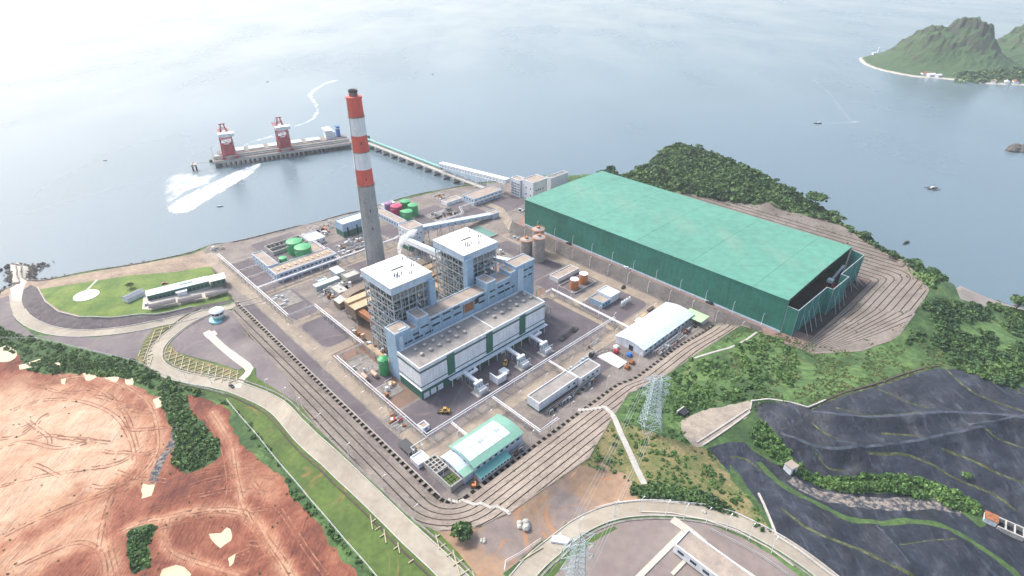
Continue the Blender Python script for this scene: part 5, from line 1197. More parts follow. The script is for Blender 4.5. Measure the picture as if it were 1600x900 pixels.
# storage yard behind warehouse: fenced plot with white rubble, tarpaulins
reg_o = MB().prism([(0,0),(9.5,0),(10.5,15),(0,18)], .03, 1.0).build('lime_heap', mat('white_lime', (.72,.69,.66), .95, .08, .5, bump=.4), None); reg_o.location = (*xy(259, 167), 0); reg_o.rotation_euler = (0, 0, ANG); tag(reg_o, 'flat white lime heap inside the fenced plot left of the arched warehouse', 'heap')
t = thing('mesh_fence', 'curved dark mesh fence round the white lime heap', 'fence', 0, 0, rz=0, xyz=(0, 0, 0))
fp = [xy(*p) for p in ((243,187.3),(257,187.8),(266,187.2),(270.5,184),(271.5,176),(272,165))]
for a_, b_ in zip(fp[:-1], fp[1:]):
    n_ = max(1, int(math.dist(a_, b_)/2.6))
    for i in range(n_):
        p = Vector((a_[0]+(b_[0]-a_[0])*i/n_, a_[1]+(b_[1]-a_[1])*i/n_, 0)); q = Vector((a_[0]+(b_[0]-a_[0])*(i+1)/n_, a_[1]+(b_[1]-a_[1])*(i+1)/n_, 0))
        MB().bar(p, p+Vector((0,0,2.6)), .2).bar(p+Vector((0,0,2.5)), q+Vector((0,0,2.5)), .14).bar(p+Vector((0,0,1.3)), q+Vector((0,0,1.3)), .5, .1).build('fence_bay', 'steel_dark', t)
for u, v, c, lab in ((274.5,169,'blue','blue tarpaulin covered crate before the arched warehouse door'),(271,177.5,'crane_red','red tarpaulin bundle beside the arched warehouse door'),(275,180.5,'white','white canvas bundle near the warehouse corner'),(269,163,'rust','dark red bin at the end of the lime plot'),(262.5,162,'rust','brown red drum pile at the lime plot edge')):
    t = thing('tarp_bundle', lab, 'bundle', u, v, group='bundles round the lime plot'); MB().prism([(0,0),(3.4,.3),(3.8,3),(1.5,4),(-.3,2.6)], .02, 1.7).build('cover', c, t); MB().prism([(.5,.6),(2.8,.8),(2.9,2.6),(1.4,3.2)], 1.7, 2.3).build('ridge', c, t)
# --- vehicles
def car(label, x, y, rz, body='dark', cat='car', name='parked_car', s=1., group='cars and pickups'):
    t = thing(name, label, cat, xyz=(x, y, zg(x, y)+.03), rz=rz, group=group); t.scale = (s, s, s)
    MB().prism([(-2.2,-.85),(2.1,-.85),(2.25,-.5),(2.25,.5),(2.1,.85),(-2.2,.85)], .35, .95).build('body', body, t)
    mb = MB(); mb.v = [(-1.7,-.8,.95),(1.1,-.8,.95),(1.1,.8,.95),(-1.7,.8,.95),(-1.2,-.65,1.5),(.4,-.65,1.5),(.4,.65,1.5),(-1.2,.65,1.5)]; mb.f = [(3,2,1,0),(4,5,6,7),(0,1,5,4),(1,2,6,5),(2,3,7,6),(3,0,4,7)]
    mb.build('cabin', 'glass', t); Bx('roof', body, t, -1.15, .35, -.62, .62, 1.5, 1.55)
    w_ = None
    for wx in (-1.35, 1.35):
        for wy in (-.8, .8):
            if w_ is None: w_ = MB().tube([(0,-.1,.35),(0,.1,.35)], .35, 10).build('wheel', 'tyre', t); w_.location = (wx, wy, 0)
            else: cp(w_, t, (wx, wy, 0))
    return t
cx, cy = gp(362, 604); car('dark car with white rear driving on the curved concrete road', cx, cy, R(-35), 'dark', name='car')
car('red car parked behind the white roofed office', -285, 407, R(36), 'crane_red'); car('white car parked left of the long grey carports', -280.5, 373.5, R(40), 'white'); 
car('white van on the strip road beside the coal shed wall', *xy(360.8, 236), ANG+1.57, 'white', s=1.3); car('dark pickup on the strip road beside the coal shed wall, far end', *xy(360.8, 300), ANG+1.57, 'dark', s=1.3); car('dark pickup near the right end of the coal shed wall', *xy(360.8, 160), ANG+1.57, 'dark', s=1.3)
car('black car on the road behind the station house', *xy(348, 229), ANG+.3, 'dark', s=1.2)
def loader(label, u, v, rz):
    t = thing('wheel_loader', label, 'loader', u, v, rz=rz, group='yellow machines in the hall yard')
    MB().prism([(-3,-1.3),(1,-1.3),(1.4,0),(1,1.3),(-3,1.3)], .9, 2.3).build('body', 'yellow', t); Bx('cab', 'glass', t, -1, .8, -.9, .9, 2.3, 3.6); Bx('cab_roof', 'yellow', t, -1.1, .9, -1, 1, 3.6, 3.8); Bx('exhaust', 'dark', t, -2.4, -2.2, -.5, -.3, 2.3, 3.3)
    MB().bar((1.2,-.8,1.6),(3.4,-.8,.8),.4).bar((1.2,.8,1.6),(3.4,.8,.8),.4).build('arm', 'yellow', t); MB().prism([(3.3,-1.6),(4.4,-1.6),(4.4,1.6),(3.3,1.6)], .2, 1.3).build('bucket', 'steel_dark', t)
    for wx in (-2, 1.1):
        for wy in (-1.45, 1.45): MB().tube([(wx, wy-.3, .85), (wx, wy+.3, .85)], .85, 12).build('wheel', 'tyre', t)
loader('yellow wheel loader in the open yard before the near end of the turbine hall', 150.7, 214.3, ANG+2.3); loader('yellow machine parked close to the middle of the turbine hall', 208.8, 222.6, ANG+.6)
t = thing('lattice_boom', 'dark lattice crane boom lying across two trailers in the right yard', 'crane part', 259, 215, rz=ANG+.1)
for y in (0, 1.6): MB().bar((0, y, 1), (14, y, 1), .25).bar((0, y, 2.4), (14, y, 2.4), .25).build('chord', 'dark', t)
for i in range(10): MB().bar((i*1.4, 0, 1), (i*1.4+1.4, 0, 2.4), .15).bar((i*1.4, 1.6, 2.4), (i*1.4+1.4, 1.6, 1), .15).bar((i*1.4, 0, 2.4), (i*1.4+1.4, 1.6, 2.4), .15).build('lacing', 'steel_dark', t)
Bx('trailer_bed', 'steel_dark', t, -4, 2, -1, 2.6, .6, .95); Bx('trailer_bed', 'steel_dark', t, 10, 17, -1, 2.6, .6, .95); MB().tube([(12,-.9,.45),(12,2.5,.45)], .45, 8).tube([(-2,-.9,.45),(-2,2.5,.45)], .45, 8).build('wheels', 'tyre', t)
for u, v, c, lab in ((335.5,193.6,'wood','long dark flatbed trailer behind the arched warehouse'),(324,192.2,'tan','brown loaded flatbed trailer in the row behind the arched warehouse'),(316,191.5,'white','short white topped trailer nearest the crossing pipe rack')):
    t = thing('flatbed_trailer', lab, 'trailer', u, v, rz=ANG+.05, group='trailers behind the arched warehouse'); Bx('bed', 'steel_dark', t, -4.5, 4.5, -1.2, 1.2, .9, 1.2); Bx('load', c, t, -4.2, 3, -1.1, 1.1, 1.2, 2); 
    MB().tube([(-3,-1.1,.5),(-3,1.1,.5)], .5, 8).tube([(3,-1.1,.5),(3,1.1,.5)], .5, 8).build('wheels', 'tyre', t)
t = thing('excavator', 'small orange excavator at the end of the teal lean-to', 'excavator', 127.5, 160.5, rz=ANG+.8); Bx('tracks', 'dark', t, -1.8, 1.8, -1.3, 1.3, 0, .8); Bx('body', 'orange', t, -1.6, 1.4, -1.1, 1.1, .8, 2.2); Bx('cab', 'glass', t, 0, 1.3, .1, 1.1, 2.2, 3); MB().bar((1.4,-.3,1.6),(3.6,-.3,3.6),.35).bar((3.6,-.3,3.6),(5,-.3,.6),.3).build('arm', 'orange', t)
t = thing('timber_stack', 'dark flat roofed rack with timber on the slab by the left main road', 'rack', 114.5, 200, rz=ANG); Bx('roof', 'steel_dark', t, 0, 6, 0, 11, 2.4, 2.6)
for x in (.3, 5.5):
    for y in (.5, 5.5, 10.5): MB().bar((x, y, 0), (x, y, 2.4), .2).build('post', 'steel', t)
# --- offices on the lawn
def wbox(name, label, cat, ox, oy, ang, L_, W_, H_, wall, roofm, z, over=.6, roofkind='flat', rise=1.2):
    t = thing(name, label, cat, xyz=(ox, oy, z), rz=R(ang)); Bx('wall', wall, t, 0, L_, 0, W_, 0, H_)
    if roofkind == 'gable':
        mb = MB(); a, b = -over, L_+over
        mb.v = [(a,-over,H_),(b,-over,H_),(b,W_/2,H_+rise),(a,W_/2,H_+rise),(a,W_+over,H_),(b,W_+over,H_),(a,-over,H_+.25),(b,-over,H_+.25),(b,W_/2,H_+rise+.25),(a,W_/2,H_+rise+.25),(a,W_+over,H_+.25),(b,W_+over,H_+.25)]
        mb.f = [(6,7,8,9),(9,8,11,10),(1,0,3,2),(2,3,4,5),(0,1,7,6),(5,4,10,11),(0,6,9,3),(3,9,10,4),(1,2,8,7),(2,5,11,8)]; mb.build('roof', roofm, t)
    else: Bx('roof', roofm, t, -over, L_+over, -over, W_+over, H_, H_+.35)
    return t
za = 2.6
t = wbox('office_building', 'long white roofed green walled office building on the lawn', 'building', -283, 379.5, 32.5, 44, 9.6, 5.4, 'green_dark', 'roof_white', za, .35, 'gable', 1.1); windows(t, 'f', even(14, 44, 1.6, 1.5), 1.4, 3)
Bx('porch', 'offwhite', t, 20, 27, -3.6, -.1, 0, 3.6); Bx('porch_roof', 'white', t, 19.4, 27.6, -4, -.1, 3.6, 3.9); Bx('green_ridge', 'green_roof', t, 23, 33, 3.4, 4.6, 6.3, 6.85); Bx('plinth', 'concrete', t, -.3, 44.3, -.3, 10.8, -.9, .35)
t = wbox('office_end_block', 'green and white flat block at the right end of the long office', 'building', -244.5, 403, 32, 11, 9.5, 4.6, 'green_dark', 'concrete', za); windows(t, 'f', even(3, 11, 1.6, 1.2), 1.4, 3); Bx('parapet', 'white', t, -.7, 11.7, -.7, 10.2, 4.95, 5.3)
gm = mat('grey_carport_roof', (.085, .08, .09), .7, .1, .3)
for k, (ox, oy, L_, lab) in enumerate(((-274.5,365.5,18.5,'left grey arched carport before the long office'),(-257,374.5,17,'middle grey arched carport before the long office'),(-240.5,384.5,16.5,'right grey arched carport before the long office'))):
    t = thing('carport', lab, 'carport', xyz=(ox, oy, zg(ox, oy)), rz=R(29), group='grey arched carports')
    vault(t, 0, L_, 0, 6.5, 2.6, 1.1, gm, seams=1)
    for i in range(4):
        for y in (.4, 6.1): MB().bar((.6+i*(L_-1.2)/3, y, 0), (.6+i*(L_-1.2)/3, y, 2.5), .2).build('post', 'steel', t)
t = wbox('guard_hut', 'small blue grey gabled hut at the left end of the office court', 'hut', -297, 376.5, 62, 14, 7, 3, 'offwhite', mat('slate_roof', (.16,.19,.24), .6), zg(-293, 383), .5, 'gable', 1.4)
# helipad
hx, hy = gp(135, 461.5); hz = zg(hx, hy)
o = thing('helipad', 'round white helipad with a dark H on the green lawn', 'helipad', xyz=(hx, hy, hz), rz=.4)
MB().cyl(0, 0, -.8, .22, 8.8, n=48).build('slab', 'white', o); MB().box(-1.7,-1.1,-2.2,2.2,.225,.25).box(1.1,1.7,-2.2,2.2,.225,.25).box(-1.1,1.1,-.3,.3,.225,.25).build('letter_h', 'dark', o); MB().lathe(0, 0, [(7.2,.225),(7.2,.245),(7.6,.245),(7.6,.225)], 48).build('ring', 'offwhite', o)
# watch tower
gx, gy = -219.5, 358.6
t = thing('control_kiosk', 'round white domed observation kiosk on a pale blue disc base', 'kiosk', xyz=(gx, gy, zg(gx, gy)), rz=0)
MB().cyl(0, 0, -.3, .7, 6.8, n=36).build('base_disc', 'skyblue', t); MB().cyl(0, 0, .7, 3.2, 4.1, n=24).build('lower_wall', 'teal', t); MB().cyl(0, 0, 3.2, 5, 4.5, n=24).build('balcony', 'white', t)
MB().cyl(0, 0, 5, 7.1, 4.4, n=24).build('glass_band', 'glass', t); MB().lathe(0, 0, [(5.2,7.1),(5.2,7.7),(3.4,8.9),(.1,9.5)], 24).build('dome', 'white', t)
for i in range(8): MB().bar((4.42*math.cos(i*.785), 4.42*math.sin(i*.785), 5), (4.42*math.cos(i*.785), 4.42*math.sin(i*.785), 7.1), .3).build('mullion', 'white', t)
# --- drain struts
st = None; SM = 'strut'; M['strut'] = mat('weathered_strut', '#857c73', .9, .15, .3); t = thing('drain_struts_left', '', 'x', 0, 0) if False else None
dt = thing('channel_struts', 'row of concrete struts across the dark drain along the left edge of the plant', 'channel struts', 109.5, 168, group='struts over the perimeter drain')
b0 = MB().bar((-2.0, 0, .0), (1.6, 0, .0), 1.7, .4).build('strut', SM, dt); b0.location = (0, 4, 0)
for i in range(1, 62): cp(b0, dt, (0, 4+i*4.1, 0))
Bx('edge_beam', 'concrete', dt, 1.3, 1.7, 0, 256, -.1, .3)
dt = thing('channel_struts', 'row of concrete struts across the dark drain along the lower right edge of the plant', 'channel struts', 119.5, 158, group='struts over the perimeter drain')
b0 = MB().bar((0, -2.0, 0), (0, 1.6, 0), 1.7, .4).build('strut', SM, dt); b0.location = (3, 0, 0)
for i in range(1, 56):
    u = 3+i*4.1; cp(b0, dt, (u, float(v0of(np.array(119.5+u)))-158, 0))
dt = thing('channel_struts', 'fan of concrete struts where the perimeter drain turns its corner', 'channel struts', 119.5, 168, group='struts over the perimeter drain')
for i in range(5):
    a = R(190+18*i); MB().bar((8.1*math.cos(a), 8.1*math.sin(a), .1), (11.9*math.cos(a), 11.9*math.sin(a), .1), .8, .4).build('strut', SM, dt)
# --- draped things: stairs, kerbs, fences
def drape(L, step): 
    P = subdiv(L, step); z = zfun(np.array([p[0] for p in P]), np.array([p[1] for p in P])); return [Vector((p[0], p[1], float(q))) for p, q in zip(P, z)]
def stair(label, px, wd, step=1.6, mm='concrete', up=.25):
    P = drape(gps(px), step); t = thing('stairway', label, 'stairs', xyz=tuple(P[0]), rz=0, group='concrete stairways on the slopes'); o0 = P[0]
    for a, b in zip(P[:-1], P[1:]):
        d = (b-a); d.z = 0; n = Vector((-d.y, d.x, 0)).normalized()*wd/2; zt = max(a.z, b.z)+up-o0.z; zb = min(a.z, b.z)-.6-o0.z
        pl = [a-n-o0, b-n-o0, b+n-o0, a+n-o0]
        MB().prism([(p.x, p.y) for p in pl], zb, zt).build('step', mm, t)
stair('straight concrete stairway down the green slope beside the lattice mast', [(958,650),(970,678),(984,708),(996,735),(1007,757)], 3.0, 2.2)
stair('concrete stairway crossing the terraces above the control block end', [(903,640),(920,641),(945,637),(958,650)], 2.4, 2.0)
stair('zigzag concrete stairway climbing the rounded terrace corner', [(700,780),(716,785),(722,782),(742,790),(750,787),(768,795),(775,792),(797,804)], 1.6, 1.4)
def ribbonwall(name, label, L, h, wd, mm, cat='wall', px=True, step=6, struct=False, up=0):
    P = drape(gps(L) if px else L, step); o0 = P[0]; mb = MB()
    for a, b in zip(P[:-1], P[1:]): mb.bar(a-o0+Vector((0,0,h/2-.2+up)), b-o0+Vector((0,0,h/2-.2+up)), wd, h+.4)
    o = mb.build(name, mm); o.location = o0
    if struct: o['kind'] = 'structure'
    else: tag(o, label, cat)
    return o
ribbonwall('kerb', '', offset(LOOP, 4.5), .35, .5, 'concrete', px=False, struct=True); ribbonwall('kerb', '', offset(LOOP, -4.5), .35, .5, 'concrete', px=False, struct=True)
ribbonwall('kerb', '', offset(SOUTHR, 4.5), .35, .5, 'concrete', px=False, struct=True); ribbonwall('kerb', '', offset(SOUTHR, -4.5), .35, .5, 'concrete', px=False, struct=True)
ribbonwall('kerb', '', offset(UPPER[6:], 4.0), .35, .5, 'concrete', px=False, struct=True); ribbonwall('kerb', '', offset(UPPER[6:], -4.0), .35, .5, 'concrete', px=False, struct=True)
ribbonwall('channel_kerb', '', offset(LOOP, 6.3), .4, .8, 'concrete_dark', px=False, struct=True); ribbonwall('channel_kerb', '', offset(LOOP, -6.6), .3, .9, 'wood', px=False, struct=True); ribbonwall('channel_kerb', '', offset(SOUTHR, -6.2), .3, .9, 'concrete_dark', px=False, struct=True)
ribbonwall('rim_wall', 'thin concrete rim around the curved edge of the lawn', [(59,449),(71,472),(92,488),(124,496),(175,497),(240,492),(300,480)], .9, .6, 'concrete')
ribbonwall('sea_wall', 'long low concrete sea wall along the shore of the plant', offset(ci, -6.8), .9, .9, 'concrete_dark', px=False)
ribbonwall('liner_edge', 'pale concrete edge beam along the lower left side of the black liner', [(1185,772),(1200,805),(1213,838),(1250,862),(1300,900),(1330,920)], .7, 1.0, 'concrete')
ribbonwall('liner_edge', 'pale concrete edge beam at the upper left corner of the black liner', [(1172,640),(1174,627),(1200,624),(1235,629),(1262,637),(1290,625)], .6, .8, 'concrete')
ribbonwall('liner_edge', 'dark edge path along the top of the black liner', [(1290,625),(1320,613),(1360,602),(1400,588),(1440,576),(1465,572)], .4, 1.0, 'wood')
ribbonwall('terrace_rim', 'pale curb along the outer edge of the terraces round the plant', terr_w, .1, .6, 'strut', px=False)
ribbonwall('bowl_rim', 'pale curb path along the lower rim of the terraces round the coal shed', bowl_w[:32], .2, 1.6, 'strut', px=False)
ribbonwall('bowl_rim', 'pale curb along the far rim of the terraces round the coal shed', bowl_w[31:], .2, .6, 'strut', px=False)
ribbonwall('crest_path', 'pale broken path crossing the grass below the shed corner', [(1085,560),(1110,552),(1140,544),(1165,532),(1188,522)], .4, 1.4, 'concrete')
for a, b, lab in (([(1088,692),(1130,665),(1168,640)], .8, 'left edge of pale rock apron gully'), ([(1098,696),(1140,668),(1172,644)], .8, 'right edge of pale rock apron gully')): ribbonwall('gully_edge', 'thin concrete '+lab+' above the liner', a, .5, b, 'concrete')
def fence(label, px, h=2.2, step=9, col='white', name='wire_fence', gl=None):
    P = drape(gps(px) if gl is None else gl, step); o0 = P[0]; t = thing(name, label, 'fence', xyz=tuple(o0), rz=0); post = None
    for i, p in enumerate(P):
        if post is None: post = MB().bar((0,0,-.3),(0,0,h),.16).build('post', col, t); post.location = p-o0
        else: cp(post, t, tuple(p-o0))
    for a, b in zip(P[:-1], P[1:]): MB().bar(a-o0+Vector((0,0,h*.95)), b-o0+Vector((0,0,h*.95)), .13).bar(a-o0+Vector((0,0,h*.4)), b-o0+Vector((0,0,h*.4)), .07).build('rail', col, t)
fence('long thin pale fence between the bright grass strip and the red earthworks', [(355,627),(400,680),(447,738),(500,800),(545,853),(590,905)], 2.4, 8, 'offwhite')
fence('pale fence along the bushes between grey yards and the red pit', [(0,530),(60,531),(130,547),(210,566),(262,588),(300,604),(352,618)], 2, 8, 'steel')
fence('pale fence on the green verge before the bottom road', [(788,895),(790,880),(815,866),(845,845)], 2.2, 5, 'offwhite')
fence('row of short white marker posts beside the curved bottom road', [(930,795),(960,787),(1000,783),(1050,786),(1100,790),(1150,803),(1200,828),(1225,842)], 1.2, 4, 'offwhite', name='marker_posts')
# concrete lattice frames on planted slopes
def lattice(label, px, sp=4.6, px_poly=True, ang=.6, wd=.45):
    poly = gps(px); A_ = np.array(poly); c = A_.mean(0); mb = MB()
    for th in (ang, ang+R(74)):
        d = np.array([math.cos(th), math.sin(th)]); n = np.array([-d[1], d[0]])
        for s_ in np.arange(-120, 120, sp):
            q = [c+n*s_+d*k for k in np.arange(-150, 150, 2.5)]; X = np.array(q); ins = pip(X[:, 0], X[:, 1], poly)
            if not ins.any(): continue
            zz_ = zfun(X[:, 0], X[:, 1])+.38
            for i in range(len(X)-1):
                if ins[i] and ins[i+1]: mb.bar((X[i, 0]-c[0], X[i, 1]-c[1], zz_[i]), (X[i+1, 0]-c[0], X[i+1, 1]-c[1], zz_[i+1]), wd, .35)
    o = mb.build('slope_lattice', mat('lattice_concrete', '#b3ac8e', .9, .1)); o.location = (c[0], c[1], 0); tag(o, label, 'slope lattice')
lattice('pale diamond lattice on the slope inside the road bend', [(268,540),(280,553),(375,580),(372,601),(345,598),(290,583),(264,570),(253,555)])
lattice('pale diamond lattice on the grass slope outside the left road bend', [(240,515),(227,533),(214,560),(236,578),(243,572),(238,560),(241,545),(254,521),(290,496)])
lattice('yellow green lattice on the verge right of the lower road', [(655,818),(685,833),(715,863),(747,902),(790,955),(765,945),(715,900),(685,862)], 5.5)
lattice('yellow green lattice on the verge left of the lower road', [(562,786),(578,800),(618,843),(650,878),(638,882),(600,850),(570,812)], 5)
lattice('diamond lattice on the narrow verge beside the bottom left road', [(788,897),(843,850),(868,833),(852,855),(815,892)], 5)
# --- lamp posts
def lamp_at(x, y, z, h, lab):
    t = thing('lamp_post', lab, 'lamp post', xyz=(x, y, z), rz=ANG, group='lamp posts of the plant'); MB().cyl(0, 0, 0, h, .17, .1, 6).build('pole', 'offwhite', t); MB().bar((0,0,h), (1.4,0,h+.3), .12).bar((1.2,0,h+.25), (2.1,0,h+.25), .4, .15).build('lamp_head', 'white', t); return t
first = None
ORD = 'first second third fourth fifth sixth seventh eighth ninth tenth eleventh twelfth thirteenth fourteenth'.split()
def lamps(L, lab, h=9):
    global first
    for i, (x, y) in enumerate(L):
        lb = ORD[i]+' '+lab
        if first is None: first = lamp_at(x, y, zg(x, y), h, lb)
        else: copy_thing(first, (x, y, zg(x, y)), label=lb)
lamps([xy(354.2, v) for v in range(130, 372, 20)], 'lamp post from the near end, below the coal shed slope')
lamps([xy(361, v) for v in range(120, 352, 22)], 'lamp post from the near end, along the coal shed wall')
lamps([xy(119, v) for v in range(175, 430, 20)], 'lamp post from the near corner, on the left main road')
lamps([xy(u, 189) for u in range(140, 345, 24)], 'lamp post from the near corner, on the lower main road')
lamps([xy(u, 426) for u in range(140, 350, 22)], 'lamp post from the left, along the treatment building road')
lamps([xy(299.4, v) for v in range(202, 262, 14)], 'lamp post from the lower end, on the crossing right yard road')
lamps([xy(u, 160.5) for u in range(170, 340, 17)], 'lamp post from the left, close to the lower right drain')
lamps(gps([(1040,806),(1068,812),(1103,818),(1135,828),(1170,843),(1205,864),(870,858),(905,833),(960,806),(1000,800)]), 'lamp post on the inner edge of the bottom road')
lamps(gps([(418,612),(446,626),(468,642),(500,668),(545,715),(600,765),(650,812),(330,598),(290,590)]), 'lamp post on the verge of the left road')
# --- lattice masts
def pylon(label, x, y, z, h, base=10, rz=.3, thin=1., arms=True):
    t = thing('lattice_mast', label, 'pylon', xyz=(x, y, z), rz=rz, group='transmission masts'); mm = M['steel_mast']
    def w_(zz): return base*(1-zz/h*.78)/2 if zz < h*.62 else base*(1-.62*.78)/2*(1-.25*(zz-h*.62)/(h*.38))
    lv = [0, .14, .27, .38, .47, .55, .62, .7, .77, .84, .91, .97]; Z_ = [h*k for k in lv]; b_ = .28*thin
    for sx, sy in ((1,1),(1,-1),(-1,-1),(-1,1)):
        mb = MB()
        for a, b in zip(Z_[:-1], Z_[1:]): mb.bar((sx*w_(a), sy*w_(a), a), (sx*w_(b), sy*w_(b), b), b_*1.5)
        mb.build('leg', mm, t)
    for k, (a, b) in enumerate(zip(Z_[:-1], Z_[1:])):
        mb = MB(); wa, wb = w_(a), w_(b)
        C = [(1,1),(1,-1),(-1,-1),(-1,1)]
        for i in range(4):
            p, q = C[i], C[(i+1) % 4]
            mb.bar((p[0]*wa, p[1]*wa, a), (q[0]*wb, q[1]*wb, b), b_); mb.bar((q[0]*wa, q[1]*wa, a), (p[0]*wb, p[1]*wb, b), b_); mb.bar((p[0]*wb, p[1]*wb, b), (q[0]*wb, q[1]*wb, b), b_)
        mb.build('bracing', mm, t)
    if arms:
        for zz in (.68, .82, .95):
            for s_ in (-1, 1):
                mb = MB(); z_ = h*zz; w0 = w_(z_)
                for y_ in (-w0, w0): mb.bar((s_*w0, y_, z_), (s_*(w0+5), 0, z_+.4), b_).bar((s_*w0, y_, z_+1.8), (s_*(w0+5), 0, z_+.4), b_)
                mb.bar((s_*(w0+2.5), -w0*.5, z_+.3), (s_*(w0+2.5), w0*.5, z_+.3), b_); mb.build('crossarm', mm, t)
                MB().tube([(s_*(w0+5), 0, z_+.4), (s_*(w0+5), 0, z_-2.4)], .14, 6).build('insulator', 'fencegreen', t)
    return t
M['steel_mast'] = mat('pale_green_galvanised_mast', (.40, .48, .50), .5, .08)
zp = zg(76, 233.5); pylon('tall pale lattice mast on the green hillside above the terraces', 76, 233.5, zp, 36, 10.5, .1, .7)
pylon('blue grey lattice mast rising from below the frame beside the bottom road', 24, 131, zg(24, 131), 44.5, 9, .45, .42)
for k in range(3):
    P0 = Vector((24, 131, zg(24, 131)+44.5*(.68, .82, .95)[k])); P1 = Vector((76, 233.5, zp+36*(.68, .82, .95)[k]))
    for s_ in (-6.3, 6.3):
        pts = [P0.lerp(P1, f)+Vector((s_*.9, -s_*.4, -3*4*f*(1-f))) for f in np.linspace(0, 1, 14)]
        o = MB().tube([p-P0 for p in pts], .05, 4).build('power_line', 'steel', None); o.location = P0; tag(o, ('left','right')[s_ > 0]+' '+('lowest','middle','top')[k]+' power line sagging between the two lattice masts', 'cable', 'power lines between masts')
# --- pump house compound at the bottom edge
t = thing('switchgear_building', 'white building with tan flat roof at the bottom edge of the frame', 'building', xyz=(77.5, 163, 15.7), rz=R(-47)); 
Bx('wall', 'white', t, 0, 42, -11, 0, 0, 4.4); Bx('roof', 'roof_tan', t, .5, 41.5, -10.5, -.5, 4.4, 4.6)
for b in ((0,42,-.5,0),(0,42,-11,-10.5),(0,.5,-10.5,-.5),(41.5,42,-10.5,-.5)): Bx('parapet', 'white', t, b[0]-.06, b[1]+.06, b[2]-.06, b[3]+.06, 4.6, 5.2)
for x in (2, 8, 14, 20): Bx('window', 'glass', t, x, x+3, -11.15, -11, 2, 3.4)
wl = lambda nm, lab, L, h, wd, mm='driveway': ribbonwall(nm, lab, L, h, wd, GM.get(mm, mm) if isinstance(mm, str) and mm in GM else M[mm], 'path' if h < 1 else 'wall')
wl('slab_path', 'pale broken slab path above the bottom tan roofed building', [(1050,812),(1065,822),(1080,833),(1100,850)], .4, 4)
wl('slab_path', 'pale walkway running down left of the bottom building', [(1068,832),(1045,855),(1020,880),(995,905)], .4, 2.4); wl('slab_path', 'narrow walkway beside the bottom building wall', [(1098,848),(1075,872),(1050,898)], .5, 1.6)
wl('slab_path', 'pale kerb line right of the bottom building', [(1100,848),(1125,866),(1155,886),(1180,903)], .5, 1.2); wl('slab_path', 'pale inner kerb of the bottom yard', [(1003,800),(1050,802),(1100,812),(1150,829),(1200,856),(1240,885)], .4, .5)
reg_f = [(1110,830),(1150,850),(1190,872),(1230,900)]
fence('fine mesh fence line in the bottom right yard', reg_f, 2, 6, 'steel')
# outlet structure and hut near the liner
x, y = gp(1234, 735); t = thing('pump_hut', 'small white box hut in the grass between the two black liner slopes', 'hut', xyz=(x, y, zg(x, y)-.2), rz=.5); Bx('wall', 'white', t, -2.6, 2.6, -2.2, 2.2, 0, 4.2); Bx('door', 'dark', t, -1, .8, -2.3, -2.2, .3, 3); Bx('roof', 'roof_tan', t, -2.8, 2.8, -2.4, 2.4, 4.2, 4.5)
x, y = gp(1545, 815); t = thing('outlet_structure', 'white and rusty outlet box with open concrete frame at the end of the channel', 'outlet', xyz=(x, y, zg(x, y)-.3), rz=.9); Bx('wall', 'offwhite', t, -2.4, 2.6, -2.5, 2.5, 0, 3.6); Bx('roof', 'rust', t, -2.6, 2.8, -2.7, 2.7, 3.6, 3.85)
for a_ in (-3.4, 3): Bx('frame_side', 'concrete', t, a_, a_+.7, -13, -2.9, 0, 2.6)
for yy in (-13, -9.6, -6.2): Bx('frame_beam', 'concrete', t, -2.7, 3, yy, yy+.6, 1.9, 2.6)
for (px, py, r_, lab) in ((818, 821, 2.6, 'pale boulder pile on the brown ground below the terraces'), (755, 845, 1.2, 'small pale rock heap near the round tree'), (1100, 800, .9, 'little rock beside the bottom road')):
    x, y = gp(px, py); bm_ = MB()
    for i in range(7):
        a = i*.9; rr = r_*(.5+.3*math.sin(i*2.3)); bm_.lathe(r_*math.cos(a)*.7, r_*math.sin(a)*.7, [(rr*.9, -.3), (rr, rr*.4), (rr*.5, rr*.95), (.02, rr*1.05)], 6)
    o = bm_.build('boulder', 'concrete', None); o.location = (x, y, zg(x, y)); tag(o, lab, 'boulder')
x, y = gp(876, 846); o = MB().prism([(-4,-1),(3,-2.4),(5,0),(1,2),(-3,1.6)], 0, 1.3).build('scrap_heap', 'offwhite', None); o.location = (26 if False else gp(874,845)[0], gp(874,845)[1], zg(*gp(874, 845))); tag(o, 'white and orange scrap heap beside the bottom road bend', 'heap')
x, y = gp(1068, 647); t = thing('culvert', 'dark culvert mouth in the grass left of the pale rock apron', 'culvert', xyz=(x, y, zg(x, y)-.5), rz=.7); Bx('mouth', 'dark', t, -2.5, 2.5, -2, 2, 0, 2.4); Bx('headwall', 'concrete', t, -3.2, 3.2, 2, 2.8, 0, 2.9)
# ------------------------------------------------------------------ berth, trestle, cranes, ship
PA = 28.35
t = thing('berth', 'long concrete coal berth on closely spaced dark piles out in the bay', 'berth', xyz=(-387, 722, 0), rz=R(PA))
BL, BW = 182, 27
Bx('deck', 'concrete_dark', t, 0, BL, 0, BW, .4, 2.2); Bx('fender_beam', 'concrete', t, 0, BL, -.5, 0, -.6, 1.9)
p0 = None
for i in range(30):
    for j in range(4):
        if p0 is None: p0 = MB().cyl(0, 0, -9, .4, .75, n=8).build('pile', 'dark', t); p0.location = (3+i*6.05, 1.5+j*8, 0)
        else: cp(p0, t, (3+i*6.05, 1.5+j*8, 0))
for i in range(30): Bx('cross_beam', 'steel_dark', t, 2.3+i*6.05, 3.7+i*6.05, -.3, BW-.5, -1.4, .4)
for y in (4.5, 20): Bx('crane_rail', 'steel', t, 1, BL-1, y, y+.6, 2.2, 2.45)
